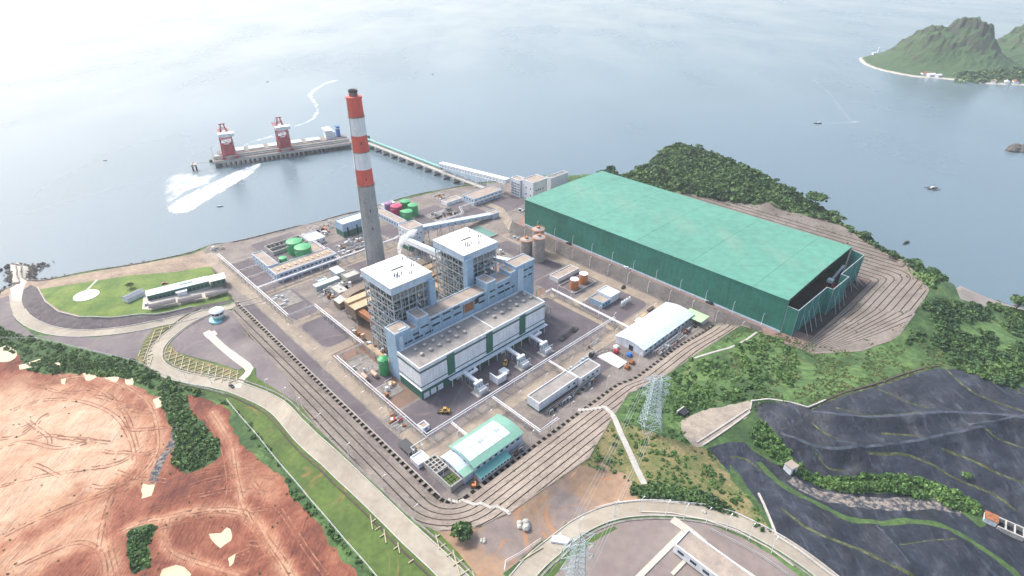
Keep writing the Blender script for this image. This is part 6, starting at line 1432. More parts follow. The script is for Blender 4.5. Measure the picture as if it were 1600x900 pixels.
MB().box(2, BL-2, 8.5, 12, 3.6, 5.4).build('conveyor_casing', 'steel', t); MB().box(2, BL-2, 8.2, 12.3, 5.4, 5.7).build('conveyor_roof', 'concrete_dark', t)
for i in range(18): MB().bar((5+i*10, 10, 2.2), (5+i*10, 10, 3.6), 1.2).build('conveyor_leg', 'steel', t)
MB().bar((2, 1, 3.2), (BL-2, 1, 3.2), .2).bar((2, BW-1, 3.2), (BL-2, BW-1, 3.2), .2).build('handrail', 'crane_red', t)
t = thing('mooring_dolphin', 'small mooring dolphin platform off the left end of the berth with a walkway', 'dolphin', xyz=(-402, 714, 0), rz=R(PA)); Bx('cap', 'concrete', t, -9, -2, -1, 7, .4, 2.2)
for x in (-7.5, -3.5):
    for y in (.5, 5): MB().cyl(x, y, -9, .4, .9, n=8).build('pile', 'dark', t)
MB().bar((-2, 5, 2), (14, 5.5, 2), 1.2, .5).build('walkway', 'concrete', t); MB().bar((-8,0,2.2),(-5,5,3.6),.6).build('bollard', 'rust', t)
def unloader(x0, label):
    t = thing('ship_unloader', label, 'crane', xyz=(-387+x0*math.cos(R(PA)), 722+x0*math.sin(R(PA)), 2.4), rz=R(PA), group='red ship unloaders'); c = 'crane_red'; W_ = 16
    leg = []
    for x in (0, W_):
        for y in (4.8, 20.3): MB().bar((x, y, 0), (x+(1.5 if x == 0 else -1.5), y, 30), 1.4).build('leg', c, t); Bx('bogie', c, t, x-2.5, x+2.5, y-.8, y+.8, 0, 2)
    for y in (4.8, 20.3):
        for z in (5, 16, 27): MB().bar((.4, y, z), (W_-.4, y, z), 1.2).build('sill_beam', c, t)
        MB().bar((.5, y, 5), (W_-1, y, 16), .6).bar((W_-.5, y, 16), (1, y, 27), .6).build('brace', c, t)
    for x in (.6, W_-.6): MB().bar((x, 4.8, 16), (x, 20.3, 16), 1.1).bar((x, 4.8, 28), (x, 20.3, 28), 1.1).build('cross_beam', c, t); MB().bar((x, 4.8, 5), (x, 20.3, 16), .6).build('side_brace', c, t)
    MB().lathe(W_/2, 11, [(2, 8), (6.2, 15.5), (6.2, 18)], 4).build('hopper', c, t); Bx('hopper_rim', 'white', t, 4.4, W_-5, 6.5, 8, 18, 19); Bx('rear_shield', c, t, 1.6, W_-1.6, 4.6, 4.9, 5.6, 15.6)
    Bx('machinery_house', 'white', t, 0, W_+2.5, 0, 9, 29.4, 33); Bx('house_roof', 'offwhite', t, -.3, W_+2.8, -.3, 9.3, 33, 33.4)
    for x in (2, W_-2): MB().bar((x, -8, 28.3), (x, 52, 28.3), 1.2, 1.8).build('boom', c, t)
    for y in range(-6, 52, 6): MB().bar((2.5, y, 28.3), (W_-2.5, y, 28.3), .6).build('boom_tie', c, t)
    for x in (3.5, W_-3.5): MB().bar((x, 13.5, 29), (W_/2-1.5 if x < 8 else W_/2+1.5, 18, 42), 1).bar((x, 22, 28.5), (W_/2-1.5 if x < 8 else W_/2+1.5, 18, 42), .9).build('mast_leg', c, t)
    MB().bar((W_/2-4, 18, 42), (W_/2+4, 18, 42), 1).bar((W_/2-2.5, 18, 37), (W_/2+2.5, 18, 37), .8).build('mast_head', c, t); Bx('trolley', 'white', t, 6, 10, 17, 21, 30, 32.5)
    for x in (5, W_-5): MB().bar((x, 18, 42), (x, 50, 29), .3).build('stay', c, t)
    MB().bar((W_-.5, -1, 4), (W_-.5, -1, 28), .4).build('ladder', 'pipe', t)
    return t
unloader(14, 'left red ship unloader crane with white machinery house on the berth'); unloader(84, 'right red ship unloader crane with white machinery house on the berth')
t = thing('coal_ship', 'white superstructure and blue funnel of a ship moored behind the berth', 'ship', xyz=(-268, 836, -6), rz=R(PA))
hull = [(-150,-9),(-140,-13),(20,-13),(26,-8),(26,8),(20,13),(-140,13),(-150,9)]
MB().prism([(x, y+8) for x, y in hull], -1, 4.6).build('hull', 'dark', t); MB().prism([(x*.995, y*.95+8) for x, y in hull], 4.6, 5.4).build('deck', 'concrete_dark', t)
for k in range(5): Bx('hatch_cover', 'steel', t, -136+k*26, -116+k*26, 0, 16, 5.4, 6.6)
Bx('superstructure', 'white', t, -4, 9, -1, 17, 5.4, 15); Bx('bridge', 'white', t, -5, 6, -4, 20, 15, 18.5); Bx('bridge_window', 'glass', t, -5.2, -5, -3, 19, 16.4, 17.6); Bx('funnel', 'blue', t, 13, 18, 4, 12, 5.4, 21); Bx('funnel_band', 'white', t, 12.9, 18.1, 3.9, 12.1, 17, 18.6); MB().bar((1, 8, 18.5), (1, 8, 25), .6).build('mast', 'white', t)
t = thing('small_tug', 'small dark green workboat tied at the left end of the berth', 'boat', xyz=(-396, 752, -6), rz=R(PA)); MB().prism([(-10,-3),(8,-3),(12,0),(8,3),(-10,3)], -.5, 3.4).build('hull', 'green_dark', t); Bx('wheelhouse', 'white', t, -2, 4, -2, 2, 3.4, 7.5); MB().bar((-4,0,3),(-4,0,19),.5).build('mast', 'offwhite', t)
# trestle along V
t = thing('jetty_trestle', 'narrow trestle bridge on paired piles linking the berth with the shore', 'jetty', 411.5, 458, 0); TL = 283
Bx('deck', 'concrete', t, 0, 8.5, 0, TL, .6, 1.7); MB().bar((.3, 0, 2.4), (.3, TL, 2.4), .14).bar((8.2, 0, 2.4), (8.2, TL, 2.4), .14).build('handrail', 'concrete', t)
for k in range(14):
    y = 32+k*19.2
    Bx('pile_cap', 'concrete', t, -1, 9.5, y-1.4, y+1.4, -.8, .6)
    for x in (.6, 3, 5.6, 8): MB().cyl(x, y, -9, -.8, .85, n=8).build('pile', 'concrete', t)
    Bx('pile_collar', 'dark', t, -.6, 9.2, y-1, y+1, -6.6, -5)
t = thing('belt_conveyor', 'teal covered belt conveyor running along the trestle bridge', 'conveyor', 417.2, 560, 0); L_ = 178
MB().box(0, 3.4, 0, L_, 3.2, 3.7).build('belt_frame', 'steel', t)
for k in range(30): MB().tube([(1.7, k*L_/30+.1, 4.1), (1.7, (k+1)*L_/30-.1, 4.1)], 1.75, 10).build('cover', 'teal', t)
for k in range(24): MB().bar((1.7, 3+k*7.4, 1.6), (1.7, 3+k*7.4, 3.2), .9, .3).build('leg', 'steel', t)
t = thing('junction_tower', 'blue and white conveyor junction house where trestle and berth meet', 'building', 404, 736, 0); Bx('wall', 'lightblue', t, 0, 14, 0, 12, 1.7, 8); Bx('roof', 'white', t, -.4, 14.4, -.4, 12.4, 8, 8.4); Bx('platform', 'concrete', t, -6, 24, -8, 20, .3, 1.7); windows(t, 'f', even(3, 14, 1.8, 1.5), 4.4, 6); Bx('green_box', 'green_dark', t, 17, 22, 2, 8, 1.7, 7)
for x in (-4, 4, 12, 20):
    for y in (-5, 6, 17): MB().cyl(x, y, -9, .3, .7, n=8).build('pile', 'dark', t)
# intake and jetty ramp on the left
jx, jy = at(32, 414, -4)
def rocks(label, pts, n, r0, r1, zb, spread, seed, m='rock', cat_kind='stuff'):
    r_ = np.random.default_rng(seed); V = []; F = []
    ico = [(0,0,1),(.9,0,.3),(.28,.85,.3),(-.72,.53,.25),(-.72,-.53,.3),(.28,-.85,.2),(0,0,-.6)]; fc = [(0,1,2),(0,2,3),(0,3,4),(0,4,5),(0,5,1),(6,2,1),(6,3,2),(6,4,3),(6,5,4),(6,1,5)]
    P = np.array(pts)
    for i in range(n):
        k = r_.integers(0, len(P)-1); f = r_.random(); c = P[k]*(1-f)+P[k+1]*f+r_.normal(0, spread, 2); r = r_.uniform(r0, r1); s_ = r_.uniform(.7, 1.3, 3)*r; a = r_.uniform(0, 6.28); z = zb+r_.uniform(-.3, .5)
        b = len(V)
        for x, y, q in ico: x, y, q = x*s_[0], y*s_[1], q*s_[2]; V.append((c[0]+x*math.cos(a)-y*math.sin(a), c[1]+x*math.sin(a)+y*math.cos(a), z+q*.7))
        F += [tuple(b+j for j in f_) for f_ in fc]
    mb = MB(); mb.v = V; mb.f = F; o = mb.build('shore_rocks', m); tag(o, label, 'rocks', kind='stuff'); return o
rocks('dark boulders along the plant sea wall', [p for p in offset(ci, -1)], 1500, .6, 1.6, -5.4, 1.6, 3)
rocks('dark rocks beside the boat ramp', [(jx-16, jy-2), (jx-15, jy-26)], 50, .8, 2.2, -5.6, 2.5, 4); rocks('dark rocks right of the boat ramp', [(jx+17, jy+3), (jx+18, jy-26)], 70, .8, 2.4, -5.6, 3, 5)
cr = [p for p in coast_w if p[0] > 150]; rocks('rocks along the wooded shore', cr, 700, .8, 2.2, -5.8, 2.5, 6)
# foam: prop wash beside the berth and wakes farther out
def foam(name, label, poly_px=None, line=None, w0=5, w1=20, dens=.5, soft=12, stretch=(.12,.03), rot=.5, zz=-5.97):
    m = bpy.data.materials.new(name+'_water'); m.use_nodes = True; t = m.node_tree; N = t.nodes; L = t.links; p = N['Principled BSDF']
    p.inputs['Base Color'].default_value = (.78, .84, .86, 1); p.inputs['Roughness'].default_value = .7
    a = N.new('ShaderNodeAttribute'); a.attribute_name = 'strength'; g = N.new('ShaderNodeNewGeometry')
    mp = N.new('ShaderNodeMapping'); mp.inputs['Scale'].default_value = (*stretch, 1); mp.inputs['Rotation'].default_value = (0, 0, -rot); L.new(g.outputs['Position'], mp.inputs['Vector'])
    n = N.new('ShaderNodeTexNoise'); n.inputs['Scale'].default_value = 1; n.inputs['Detail'].default_value = 9; n.inputs['Roughness'].default_value = .68; n.inputs['Distortion'].default_value = .8; L.new(mp.outputs['Vector'], n.inputs['Vector'])
    def mad(x, k, y): q = N.new('ShaderNodeMath'); q.operation = 'MULTIPLY_ADD'; L.new(x, q.inputs[0]); q.inputs[1].default_value = k; (L.new(y, q.inputs[2]) if not isinstance(y, float) else setattr(q.inputs[2], 'default_value', y)); return q.outputs[0]
    s_ = mad(n.outputs['Fac'], 2.0, mad(a.outputs['Fac'], .62, -.55))
    r = N.new('ShaderNodeMapRange'); r.inputs['From Min'].default_value = .62; r.inputs['From Max'].default_value = 1.12; r.inputs['To Max'].default_value = dens; L.new(s_, r.inputs['Value'])
    ed = N.new('ShaderNodeMapRange'); ed.inputs['From Max'].default_value = .3; L.new(a.outputs['Fac'], ed.inputs['Value']); ml = N.new('ShaderNodeMath'); ml.operation = 'MULTIPLY'; L.new(r.outputs['Result'], ml.inputs[0]); L.new(ed.outputs['Result'], ml.inputs[1]); L.new(ml.outputs[0], p.inputs['Alpha'])
    if poly_px: P = [at(*q, -6) for q in spline(poly_px, 6, True)]
    else:
        C = [at(*q, -6) for q in spline(line, 6)]; n_ = len(C); ws = [w0+(w1-w0)*i/(n_-1) for i in range(n_)]; A_ = np.array(C); T = np.gradient(A_, axis=0); T /= np.linalg.norm(T, axis=1)[:, None]; Nn = np.stack([-T[:, 1], T[:, 0]], 1)
        P = [tuple(A_[i]+Nn[i]*ws[i]) for i in range(n_)]+[tuple(A_[i]-Nn[i]*ws[i]) for i in range(n_)][::-1]
    B = np.array(P); x0, y0 = B.min(0); x1, y1 = B.max(0); st_ = max(1.5, soft/5)
    gx, gy = np.meshgrid(np.arange(x0-st_, x1+st_, st_), np.arange(y0-st_, y1+st_, st_)); sh = gx.shape
    ins = pip(gx.ravel(), gy.ravel(), P); d = segdist(gx.ravel(), gy.ravel(), P, True)
    stv = np.where(ins, np.clip(d/soft, 0, 1), 0); W_ = sh[1]; V = np.column_stack([gx.ravel(), gy.ravel(), np.full(gx.size, zz)])
    F = []
    for j in range(sh[0]-1):
        for i in range(sh[1]-1):
            k = j*W_+i
            if ins[k] or ins[k+1] or ins[k+W_] or ins[k+W_+1]: F.append((k, k+1, k+W_+1, k+W_))
    used = np.unique(np.array(F)); mpx = -np.ones(len(V), int); mpx[used] = np.arange(len(used))
    me = bpy.data.meshes.new(name); me.from_pydata(V[used].tolist(), [], [tuple(int(mpx[q]) for q in f) for f in F]); me.update(); at_ = me.attributes.new('strength', 'FLOAT', 'POINT'); at_.data.foreach_set('value', stv[used].astype(np.float32)); me.materials.append(m)
    o = bpy.data.objects.new(name, me); COL.objects.link(o); tag(o, label, 'foam', kind='stuff')
foam('prop_wash', 'white churned water streaming left from under the berth', [(262,334),(257,324),(282,307),(320,289),(360,270),(395,257),(412,253),(408,262),(385,279),(355,297),(325,315),(295,332)], dens=.97, soft=7, stretch=(.16,.05))
foam('foam_streaks', 'thin foam streaks spreading over the water left of the berth', [(262,322),(250,300),(262,275),(300,268),(320,272),(350,268),(330,290),(300,300)], dens=.5, soft=14)
foam('boat_wake', 'pale curved boat wake behind the berth', line=[(425,212),(450,200),(475,193),(490,184),(496,172),(492,160),(484,150),(492,140),(508,131),(525,125)], w0=3, w1=9, dens=.6, soft=6)
foam('boat_wake', 'faint long wake curling across the open sea in the upper right', line=[(1232,60),(1242,78),(1246,95),(1262,115),(1290,140),(1310,165),(1330,190)], w0=3, w1=6, dens=.13, soft=8)
foam('boat_wake', 'faint straight wake trailing behind the small boat in the open sea', line=[(1278,193),(1310,192),(1345,190)], w0=2, w1=5, dens=.3, soft=4)
foam('boat_wake', 'short foam line beside the ship at the berth', line=[(365,235),(400,220),(430,212)], w0=4, w1=9, dens=.45, soft=7)
# boats
def boat(label, px, py, s, rz, outr=False, cabin='white'):
    x, y = at(px, py, -6); t = thing('fishing_boat' if outr else 'small_boat', label, 'boat', xyz=(x, y, -6), rz=rz, group='small boats on the bay'); t.scale = (s, s, s)
    MB().prism([(-6,-.9),(4,-1),(7,0),(4,1),(-6,.9)], -.3, 1.1).build('hull', 'dark' if not outr else 'wood', t); Bx('cabin', cabin, t, -3, 1, -.8, .8, 1.1, 2.6)
    if outr:
        for yy in (-5, 5): MB().tube([(-6, yy, .3), (5, yy, .3)], .22, 6).build('outrigger', 'wood', t)
        for xx in (-4, 0, 3): MB().bar((xx, -5, .7), (xx, 5, .7), .2).build('outrigger_beam', 'wood', t)
        MB().bar((0,0,2.6), (0,0,6), .2).build('mast', 'wood', t)
boat('outrigger fishing boat floating right of the wooded headland', 1457, 295, 1.15, .3, True); boat('tiny boat near the berth end in the calm water', 344, 323, .5, .2); boat('small dark boat close to the wooded shore', 1416, 380, .9, .6, cabin='wood')
boat('tiny distant boat ahead of the straight wake', 1278, 193, 1, 3.1); boat('tiny boat far off beyond the berth', 418, 128, .5, 1); boat('lone small buoy boat on the left sea', 164, 251, .4, .2); boat('very distant dark boat left of the chimney top', 676, 116, .6, 1.2)
for px, py, r_, lab in ((1594, 236, 12, 'rocky islet cut by the right edge of the frame'), (1602, 232, 14, 'second rock of the islet at the right edge')):
    x, y = at(px, py, -6); bm_ = MB()
    for i in range(8): a = i*.8; rr = r_*(.45+.25*math.sin(i*2.1)); bm_.lathe(r_*math.cos(a), r_*.5*math.sin(a), [(rr*1.1, -2), (rr, rr*.3), (rr*.5, rr*.7), (.02, rr*.8)], 7)
    o = bm_.build('rock_islet', 'rock'); o.location = (x, y, -6); tag(o, lab, 'rock')
VEG = [gps(q) for q in ([(247,612),(290,618),(303,652),(340,688),(342,712),(300,738),(268,722),(277,690),(262,652)],[(200,830),(246,820),(232,850),(233,885),(207,895),(200,860)],[(100,562),(150,568),(202,580),(205,590),(160,588),(110,574)])]
def ruts():
    mb = MB(); r_ = np.random.default_rng(5)
    lines = [[(0,700),(40,690),(90,700),(140,690)],[(20,640),(70,625),(130,628),(180,650),(205,690),(210,720)],[(70,600),(100,596),(140,602),(175,622),(200,655),(214,700)],[(0,760),(60,745),(120,735),(180,725),(225,700)],[(186,832),(225,815),(262,808),(320,797),(370,797),(400,812),(420,845),(448,885),(470,930)],[(200,842),(260,822),(318,806),(362,806),(392,822),(410,850),(436,892)],[(165,905),(160,870),(140,850),(110,850),(60,870),(20,890)],[(185,905),(172,850),(168,800),(178,770),(215,735)],[(130,905),(150,870),(160,820),(175,775)],[(0,840),(50,815),(110,790),(165,770),(205,745)],[(330,640),(360,690),(368,740),(384,800),(420,860)],[(322,650),(348,700),(358,760),(350,790)],[(262,812),(258,840),(275,865),(330,885),(380,900)],[(60,600),(130,588),(190,602),(232,632),(246,680),(238,720),(190,770)],[(380,720),(400,760),(440,800),(480,860),(510,900)],[(300,740),(350,730),(400,725)],[(295,760),(350,745),(410,745)],[(310,775),(360,765),(420,770)]]
    for k in range(15):
        x, y = r_.uniform(0, 225), r_.uniform(600, 770); a = r_.uniform(-.6, .7); L_ = [(x, y)]
        for i in range(r_.integers(3, 7)): a += r_.normal(0, .28); x += 17*math.cos(a); y += 11*math.sin(a); L_.append((x, y))
        lines.append(L_)
    for k in range(9):
        x, y = r_.uniform(260, 440), r_.uniform(700, 890); a = r_.uniform(-.7, .3); L_ = [(x, y)]
        for i in range(r_.integers(2, 5)): a += r_.normal(0, .2); x += 13*math.cos(a); y += 9*math.sin(a); L_.append((x, y))
        lines.append(L_)
    for L_ in lines:
        C = gps(spline(L_, 4))
        for of in (-1.0, 1.0):
            Q = subdiv(offset(C, of), 2); 
            if len(Q) < 4: continue
            A_ = np.array(Q); T = np.gradient(A_, axis=0); T /= np.linalg.norm(T, axis=1)[:, None]+1e-9; Nn = np.stack([-T[:, 1], T[:, 0]], 1); wd_ = .26+.1*np.sin(np.arange(len(A_))*.7+of)
            E1 = A_+Nn*wd_[:, None]; E2 = A_-Nn*wd_[:, None]; ok = pip(A_[:, 0], A_[:, 1], red_w)
            for PO in PONDS+VEG: ok &= ~pip(A_[:, 0], A_[:, 1], PO)
            z1 = zfun(E1[:, 0], E1[:, 1])+.10; z2 = zfun(E2[:, 0], E2[:, 1])+.10; b = len(mb.v)
            mb.v += [(E1[i, 0], E1[i, 1], z1[i]) for i in range(len(A_))]+[(E2[i, 0], E2[i, 1], z2[i]) for i in range(len(A_))]; n_ = len(A_)
            mb.f += [(b+i, b+n_+i, b+n_+i+1, b+i+1) for i in range(n_-1) if ok[i] and ok[i+1] and r_.random() > .05]
    o = mb.build('tyre_tracks', mat('churned_soil', '#99705a', .95, col2='#80523f', scale=.1, fine=.3)); tag(o, 'crossing tyre tracks pressed into the red earthworks', 'tracks', kind='stuff')
ruts()
sp_ = scatter(None, 260, 51, world=red_w) if False else None
# ------------------------------------------------------------------ far island
def island():
    IP = spline([(1338,91),(1344,99),(1365,108),(1400,116),(1430,121),(1462,123),(1500,127),(1545,132),(1600,134),(1700,140),(1760,110),(1720,70),(1600,80),(1500,88),(1420,86),(1390,84),(1360,86)], 6, True)
    P = [at(*q, -6) for q in IP]; B = np.array(P); pk = []
    for px, py, h, s_ in ((1524,104,112,56),(1512,104,70,75),(1490,103,80,60),(1468,101,84,62),(1444,100,50,50),(1424,98,20,42),(1548,108,30,50),(1590,100,30,80),(1606,94,58,60),(1650,94,85,110),(1560,114,14,70)):
        x, y = at(px-h*.27, py, -6); pk.append((x, y, h*.94, s_))
    gx, gy = np.meshgrid(np.arange(B[:, 0].min()-8, B[:, 0].max()+8, 8), np.arange(B[:, 1].min()-8, B[:, 1].max()+8, 8)); sh = gx.shape; X, Y = gx.ravel(), gy.ravel()
    ins = pip(X, Y, P); d = np.where(ins, segdist(X, Y, P, True), 0)
    h = np.zeros(X.shape)
    for x, y, hh, s_ in pk: r_ = np.hypot(X-x, (Y-y)*.75)/s_; h = np.maximum(h, hh*np.exp(-r_**2.6*.75))
    h = h*(1+.10*fnoise(X, Y, 60, 1)+.08*fnoise(X, Y, 25, 3)+.05*fnoise(X, Y, 14, 4))
    Z_ = -7.5+np.clip(d/14, 0, 1)*3.4+np.clip(d/40, 0, 1)*(2+h); Z_ = np.where(ins, Z_, -9)
    V = np.column_stack([X+np.random.default_rng(2).uniform(-2, 2, X.shape), Y, Z_]); W_ = sh[1]; F = [(k, k+1, k+W_+1, k+W_) for j in range(sh[0]-1) for i in range(sh[1]-1) for k in (j*W_+i,) if ins[k] or ins[k+1] or ins[k+W_] or ins[k+W_+1]]
    used = np.unique(np.array(F)); mpx = -np.ones(len(V), int); mpx[used] = np.arange(len(used))
    me = bpy.data.meshes.new('island'); me.from_pydata(V[used].tolist(), [], [tuple(int(mpx[q]) for q in f) for f in F]); me.update()
    m = bpy.data.materials.new('island_ground'); m.use_nodes = True; t = m.node_tree; N = t.nodes; L = t.links; p = N['Principled BSDF']; p.inputs['Roughness'].default_value = .95
    g = N.new('ShaderNodeNewGeometry'); sx = N.new('ShaderNodeSeparateXYZ'); L.new(g.outputs['Normal'], sx.inputs[0]); n = N.new('ShaderNodeTexNoise'); n.inputs['Scale'].default_value = .02; n.inputs['Detail'].default_value = 8; n.inputs['Roughness'].default_value = .65; L.new(g.outputs['Position'], n.inputs['Vector'])
    a = N.new('ShaderNodeMath'); a.operation = 'MULTIPLY_ADD'; L.new(n.outputs['Fac'], a.inputs[0]); a.inputs[1].default_value = -.7; L.new(sx.outputs[2], a.inputs[2])
    r = N.new('ShaderNodeValToRGB'); e = r.color_ramp.elements; e[0].position = .18; e[0].color = (.042, .05, .038, 1); e[1].position = .36; e[1].color = (.04, .085, .03, 1); r.color_ramp.elements.new(.28).color = (.05, .07, .035, 1); L.new(a.outputs[0], r.inputs['Fac'])
    sp = N.new('ShaderNodeSeparateXYZ'); L.new(g.outputs['Position'], sp.inputs[0]); rm = N.new('ShaderNodeMapRange'); rm.inputs['From Min'].default_value = -4.6; rm.inputs['From Max'].default_value = -3.4; rm.inputs['To Min'].default_value = 1; rm.inputs['To Max'].default_value = 0; L.new(sp.outputs[2], rm.inputs['Value'])
    mx = N.new('ShaderNodeMixRGB'); L.new(rm.outputs['Result'], mx.inputs[0]); L.new(r.outputs['Color'], mx.inputs[1]); mx.inputs[2].default_value = (.42, .38, .33, 1); L.new(mx.outputs[0], p.inputs['Base Color'])
    b = N.new('ShaderNodeBump'); b.inputs['Distance'].default_value = 5; n2 = N.new('ShaderNodeTexNoise'); n2.inputs['Scale'].default_value = .06; n2.inputs['Detail'].default_value = 6; L.new(g.outputs['Position'], n2.inputs['Vector']); L.new(n2.outputs['Fac'], b.inputs['Height']); L.new(b.outputs['Normal'], p.inputs['Normal'])
    me.materials.append(m); o = bpy.data.objects.new('island', me); COL.objects.link(o); o['kind'] = 'structure'
    return X, Y, Z_, ins, P
IX, IY, IZ, Iins, IPOLY = island()
def iz(x, y): k = np.argmin((IX-x)**2+(IY-y)**2); return float(IZ[k])
x, y = at(1371, 86, -4); zl = iz(x, y); t = thing('lighthouse', 'small white lighthouse on the tip of the far island', 'lighthouse', xyz=(x, y, zl-.5), rz=0); MB().cyl(0, 0, 0, 14, 2.6, 1.8, 12).build('tower', 'white', t); MB().lathe(0, 0, [(2.6,14),(2.6,14.8),(1.4,14.9),(1.4,17),(1.8,17.2),(.1,18.6)], 12).build('lantern', 'white', t); Bx('keeper_house', 'white', t, -14, -4, -4, 4, 0, 5)
for k, (px, py, w_, c, lab) in enumerate(((1442,117,14,'rust','red roofed house low on the near shore of the far island'),(1452,119,16,'offwhite','white house beside the red roof on the far island shore'),(1466,120,12,'offwhite','small white house farther right on the far island shore'),(1538,127,22,'white','long white building near the right trees of the far island'),(1556,129,14,'tan','tan roofed house on the far island shore'),(1578,130,18,'white','white shed at the right end of the far island shore'),(1592,130,14,'rust','rusty roofed house nearest the right frame edge on the island'))):
    x, y = at(px, py, -3); z = iz(x, y); t = thing('island_house', lab, 'house', xyz=(x, y, z-1.5), rz=.2*k, group='houses on the far island shore'); Bx('wall', 'offwhite', t, 0, w_, 0, 9, 0, 5.5); mb = MB(); mb.v = [(-.6,-.6,5.5),(w_+.6,-.6,5.5),(w_+.6,4.5,8),(-.6,4.5,8),(w_+.6,9.6,5.5),(-.6,9.6,5.5)]; mb.f = [(0,1,2,3),(3,2,4,5),(0,3,5),(1,4,2)]; mb.build('roof', c, t)
# ------------------------------------------------------------------ vegetation
def leaf_mat(name, c1, c2, c3, sc=.25):
    m = bpy.data.materials.new(name); m.use_nodes = True; t = m.node_tree; N = t.nodes; L = t.links; p = N['Principled BSDF']; p.inputs['Roughness'].default_value = .75
    g = N.new('ShaderNodeNewGeometry'); n = N.new('ShaderNodeTexNoise'); n.inputs['Scale'].default_value = sc; n.inputs['Detail'].default_value = 3; L.new(g.outputs['Position'], n.inputs['Vector'])
    a = N.new('ShaderNodeMath'); a.operation = 'MULTIPLY_ADD'; L.new(g.outputs['Random Per Island'], a.inputs[0]); a.inputs[1].default_value = .35; L.new(n.outputs['Fac'], a.inputs[2])
    r = N.new('ShaderNodeValToRGB'); e = r.color_ramp.elements; e[0].position = .42; e[0].color = (*c1, 1); e[1].position = .9; e[1].color = (*c3, 1); r.color_ramp.elements.new(.66).color = (*c2, 1); L.new(a.outputs[0], r.inputs['Fac']); L.new(r.outputs['Color'], p.inputs['Base Color'])
    return m
LF = leaf_mat('forest_leaves', (.022, .055, .024), (.045, .105, .033), (.12, .20, .055), .05)
LG = leaf_mat('light_forest_leaves', (.04, .09, .03), (.08, .16, .045), (.16, .24, .07), .05)
LB = leaf_mat('bush_leaves', (.035, .085, .024), (.075, .16, .04), (.15, .26, .07), .1)
LS = leaf_mat('scrub_leaves', (.06, .10, .03), (.10, .15, .045), (.18, .19, .07), .1)
def foliage(name, label, pts, rads, m, nq=26, flat=.75, seed=1, cat='shrubs', kind='stuff', leaf=.34, zs=None):
    """clumps of many small leaf faces; pts ground positions, rads clump radii"""
    nq = int(nq*1.45); r_ = np.random.default_rng(seed); P = np.array(pts, float); n = len(P); Rr = np.array(rads, float)
    if zs is None: zs = zfun(P[:, 0], P[:, 1])
    D = r_.normal(size=(n, nq, 3)); D /= np.linalg.norm(D, axis=2)[..., None]; D[..., 2] = np.abs(D[..., 2])*1.0-.15
    lump = 1+.25*np.sin(D[..., 0]*4+P[:, None, 0])*np.cos(D[..., 1]*5+P[:, None, 1])
    rad = (r_.uniform(.62, 1.0, (n, nq))*lump)[..., None]
    C = D*rad*Rr[:, None, None]*np.array([1, 1, flat]); C[..., 0] += P[:, None, 0]; C[..., 1] += P[:, None, 1]; C[..., 2] += (zs+Rr*flat*.35)[:, None]
    Nn = D+r_.normal(0, .55, D.shape); Nn /= np.linalg.norm(Nn, axis=2)[..., None]
    A_ = np.cross(Nn, r_.normal(size=D.shape)); A_ /= np.linalg.norm(A_, axis=2)[..., None]+1e-6; B_ = np.cross(Nn, A_)
    s_ = (r_.uniform(.6, 1.25, (n, nq))*leaf)[..., None]*Rr[:, None, None]
    q = np.stack([C-A_*s_-B_*s_*.6, C+A_*s_*.7-B_*s_, C+A_*s_+B_*s_*.7, C-A_*s_*.6+B_*s_], 2).reshape(-1, 3)
    nf = len(q)//4; me = bpy.data.meshes.new(name); me.vertices.add(len(q)); me.vertices.foreach_set('co', q.ravel()); me.loops.add(len(q)); me.loops.foreach_set('vertex_index', np.arange(len(q), dtype=np.int32)); me.polygons.add(nf); me.polygons.foreach_set('loop_start', np.arange(nf, dtype=np.int32)*4); me.update(calc_edges=True); me.materials.append(m)
    o = bpy.data.objects.new(name, me); COL.objects.link(o)
    tag(o, label, cat, kind=kind); return o
AVOID = [TERR, PLANT, gps([(1063,660),(1100,638),(1170,622),(1178,650),(1100,702),(1080,702)]), gps([(944,636),(966,646),(1000,715),(1018,762),(1000,764),(975,715),(950,655)]), gps([(1085,556),(1188,516),(1192,524),(1110,562)]), gps([(1010,640),(1040,645),(1045,680),(1000,680)])]+([] if True else [])
def scatter(px, n, seed, world=None, minin=0, dens=None):
    r_ = np.random.default_rng(seed); poly = gps(px) if world is None else world; B = np.array(poly); out = []
    x = r_.uniform(B[:, 0].min(), B[:, 0].max(), n*6); y = r_.uniform(B[:, 1].min(), B[:, 1].max(), n*6); k = pip(x, y, poly)
    if dens is not None: k &= (fnoise(x, y, dens, seed) > -.15)
    for A_ in AVOID:
        k &= ~pip(x, y, A_)
    X = np.column_stack([x[k], y[k]])[:n]
    return X
HILL = [(930,276),(960,268),(985,258),(1010,250),(1050,241),(1085,247),(1130,268),(1200,298),(1260,322),(1310,342),(1370,382),(1440,424),(1500,458),(1560,474),(1620,482),(1700,520),(1620,560),(1540,520),(1480,500),(1452,462),(1400,404),(1310,350),(1200,321),(1090,305),(1040,292),(985,282),(950,285)]
def scatter_land(n, seed, cond):
    r_ = np.random.default_rng(seed); x = r_.uniform(-20, 560, n*16); y = r_.uniform(330, 800, n*16); u, v = uvw(x, y)
    k = cond(u, v) & pip(x, y, LAND) & ~pip(x, y, BOWL) & ~pip(x, y, PLANT) & (segdist(x, y, coast_w) > 3.5)
    return np.column_stack([x[k], y[k]])[:n]
hp_ = scatter_land(3600, 11, lambda u, v: ((u > 470) & (v > 45) & (v < 400+.0*u)) & (fnoise(*xy(u, v), 46, 3) > -.62)); foliage('forest', 'dense dark green woodland covering the headland behind the coal shed', hp_, np.random.default_rng(1).uniform(1.2, 4.4, len(hp_))*np.where(fnoise(hp_[:, 0], hp_[:, 1], 60, 4) > .1, 1, .7), LF, 32, .95, 11, 'woodland')
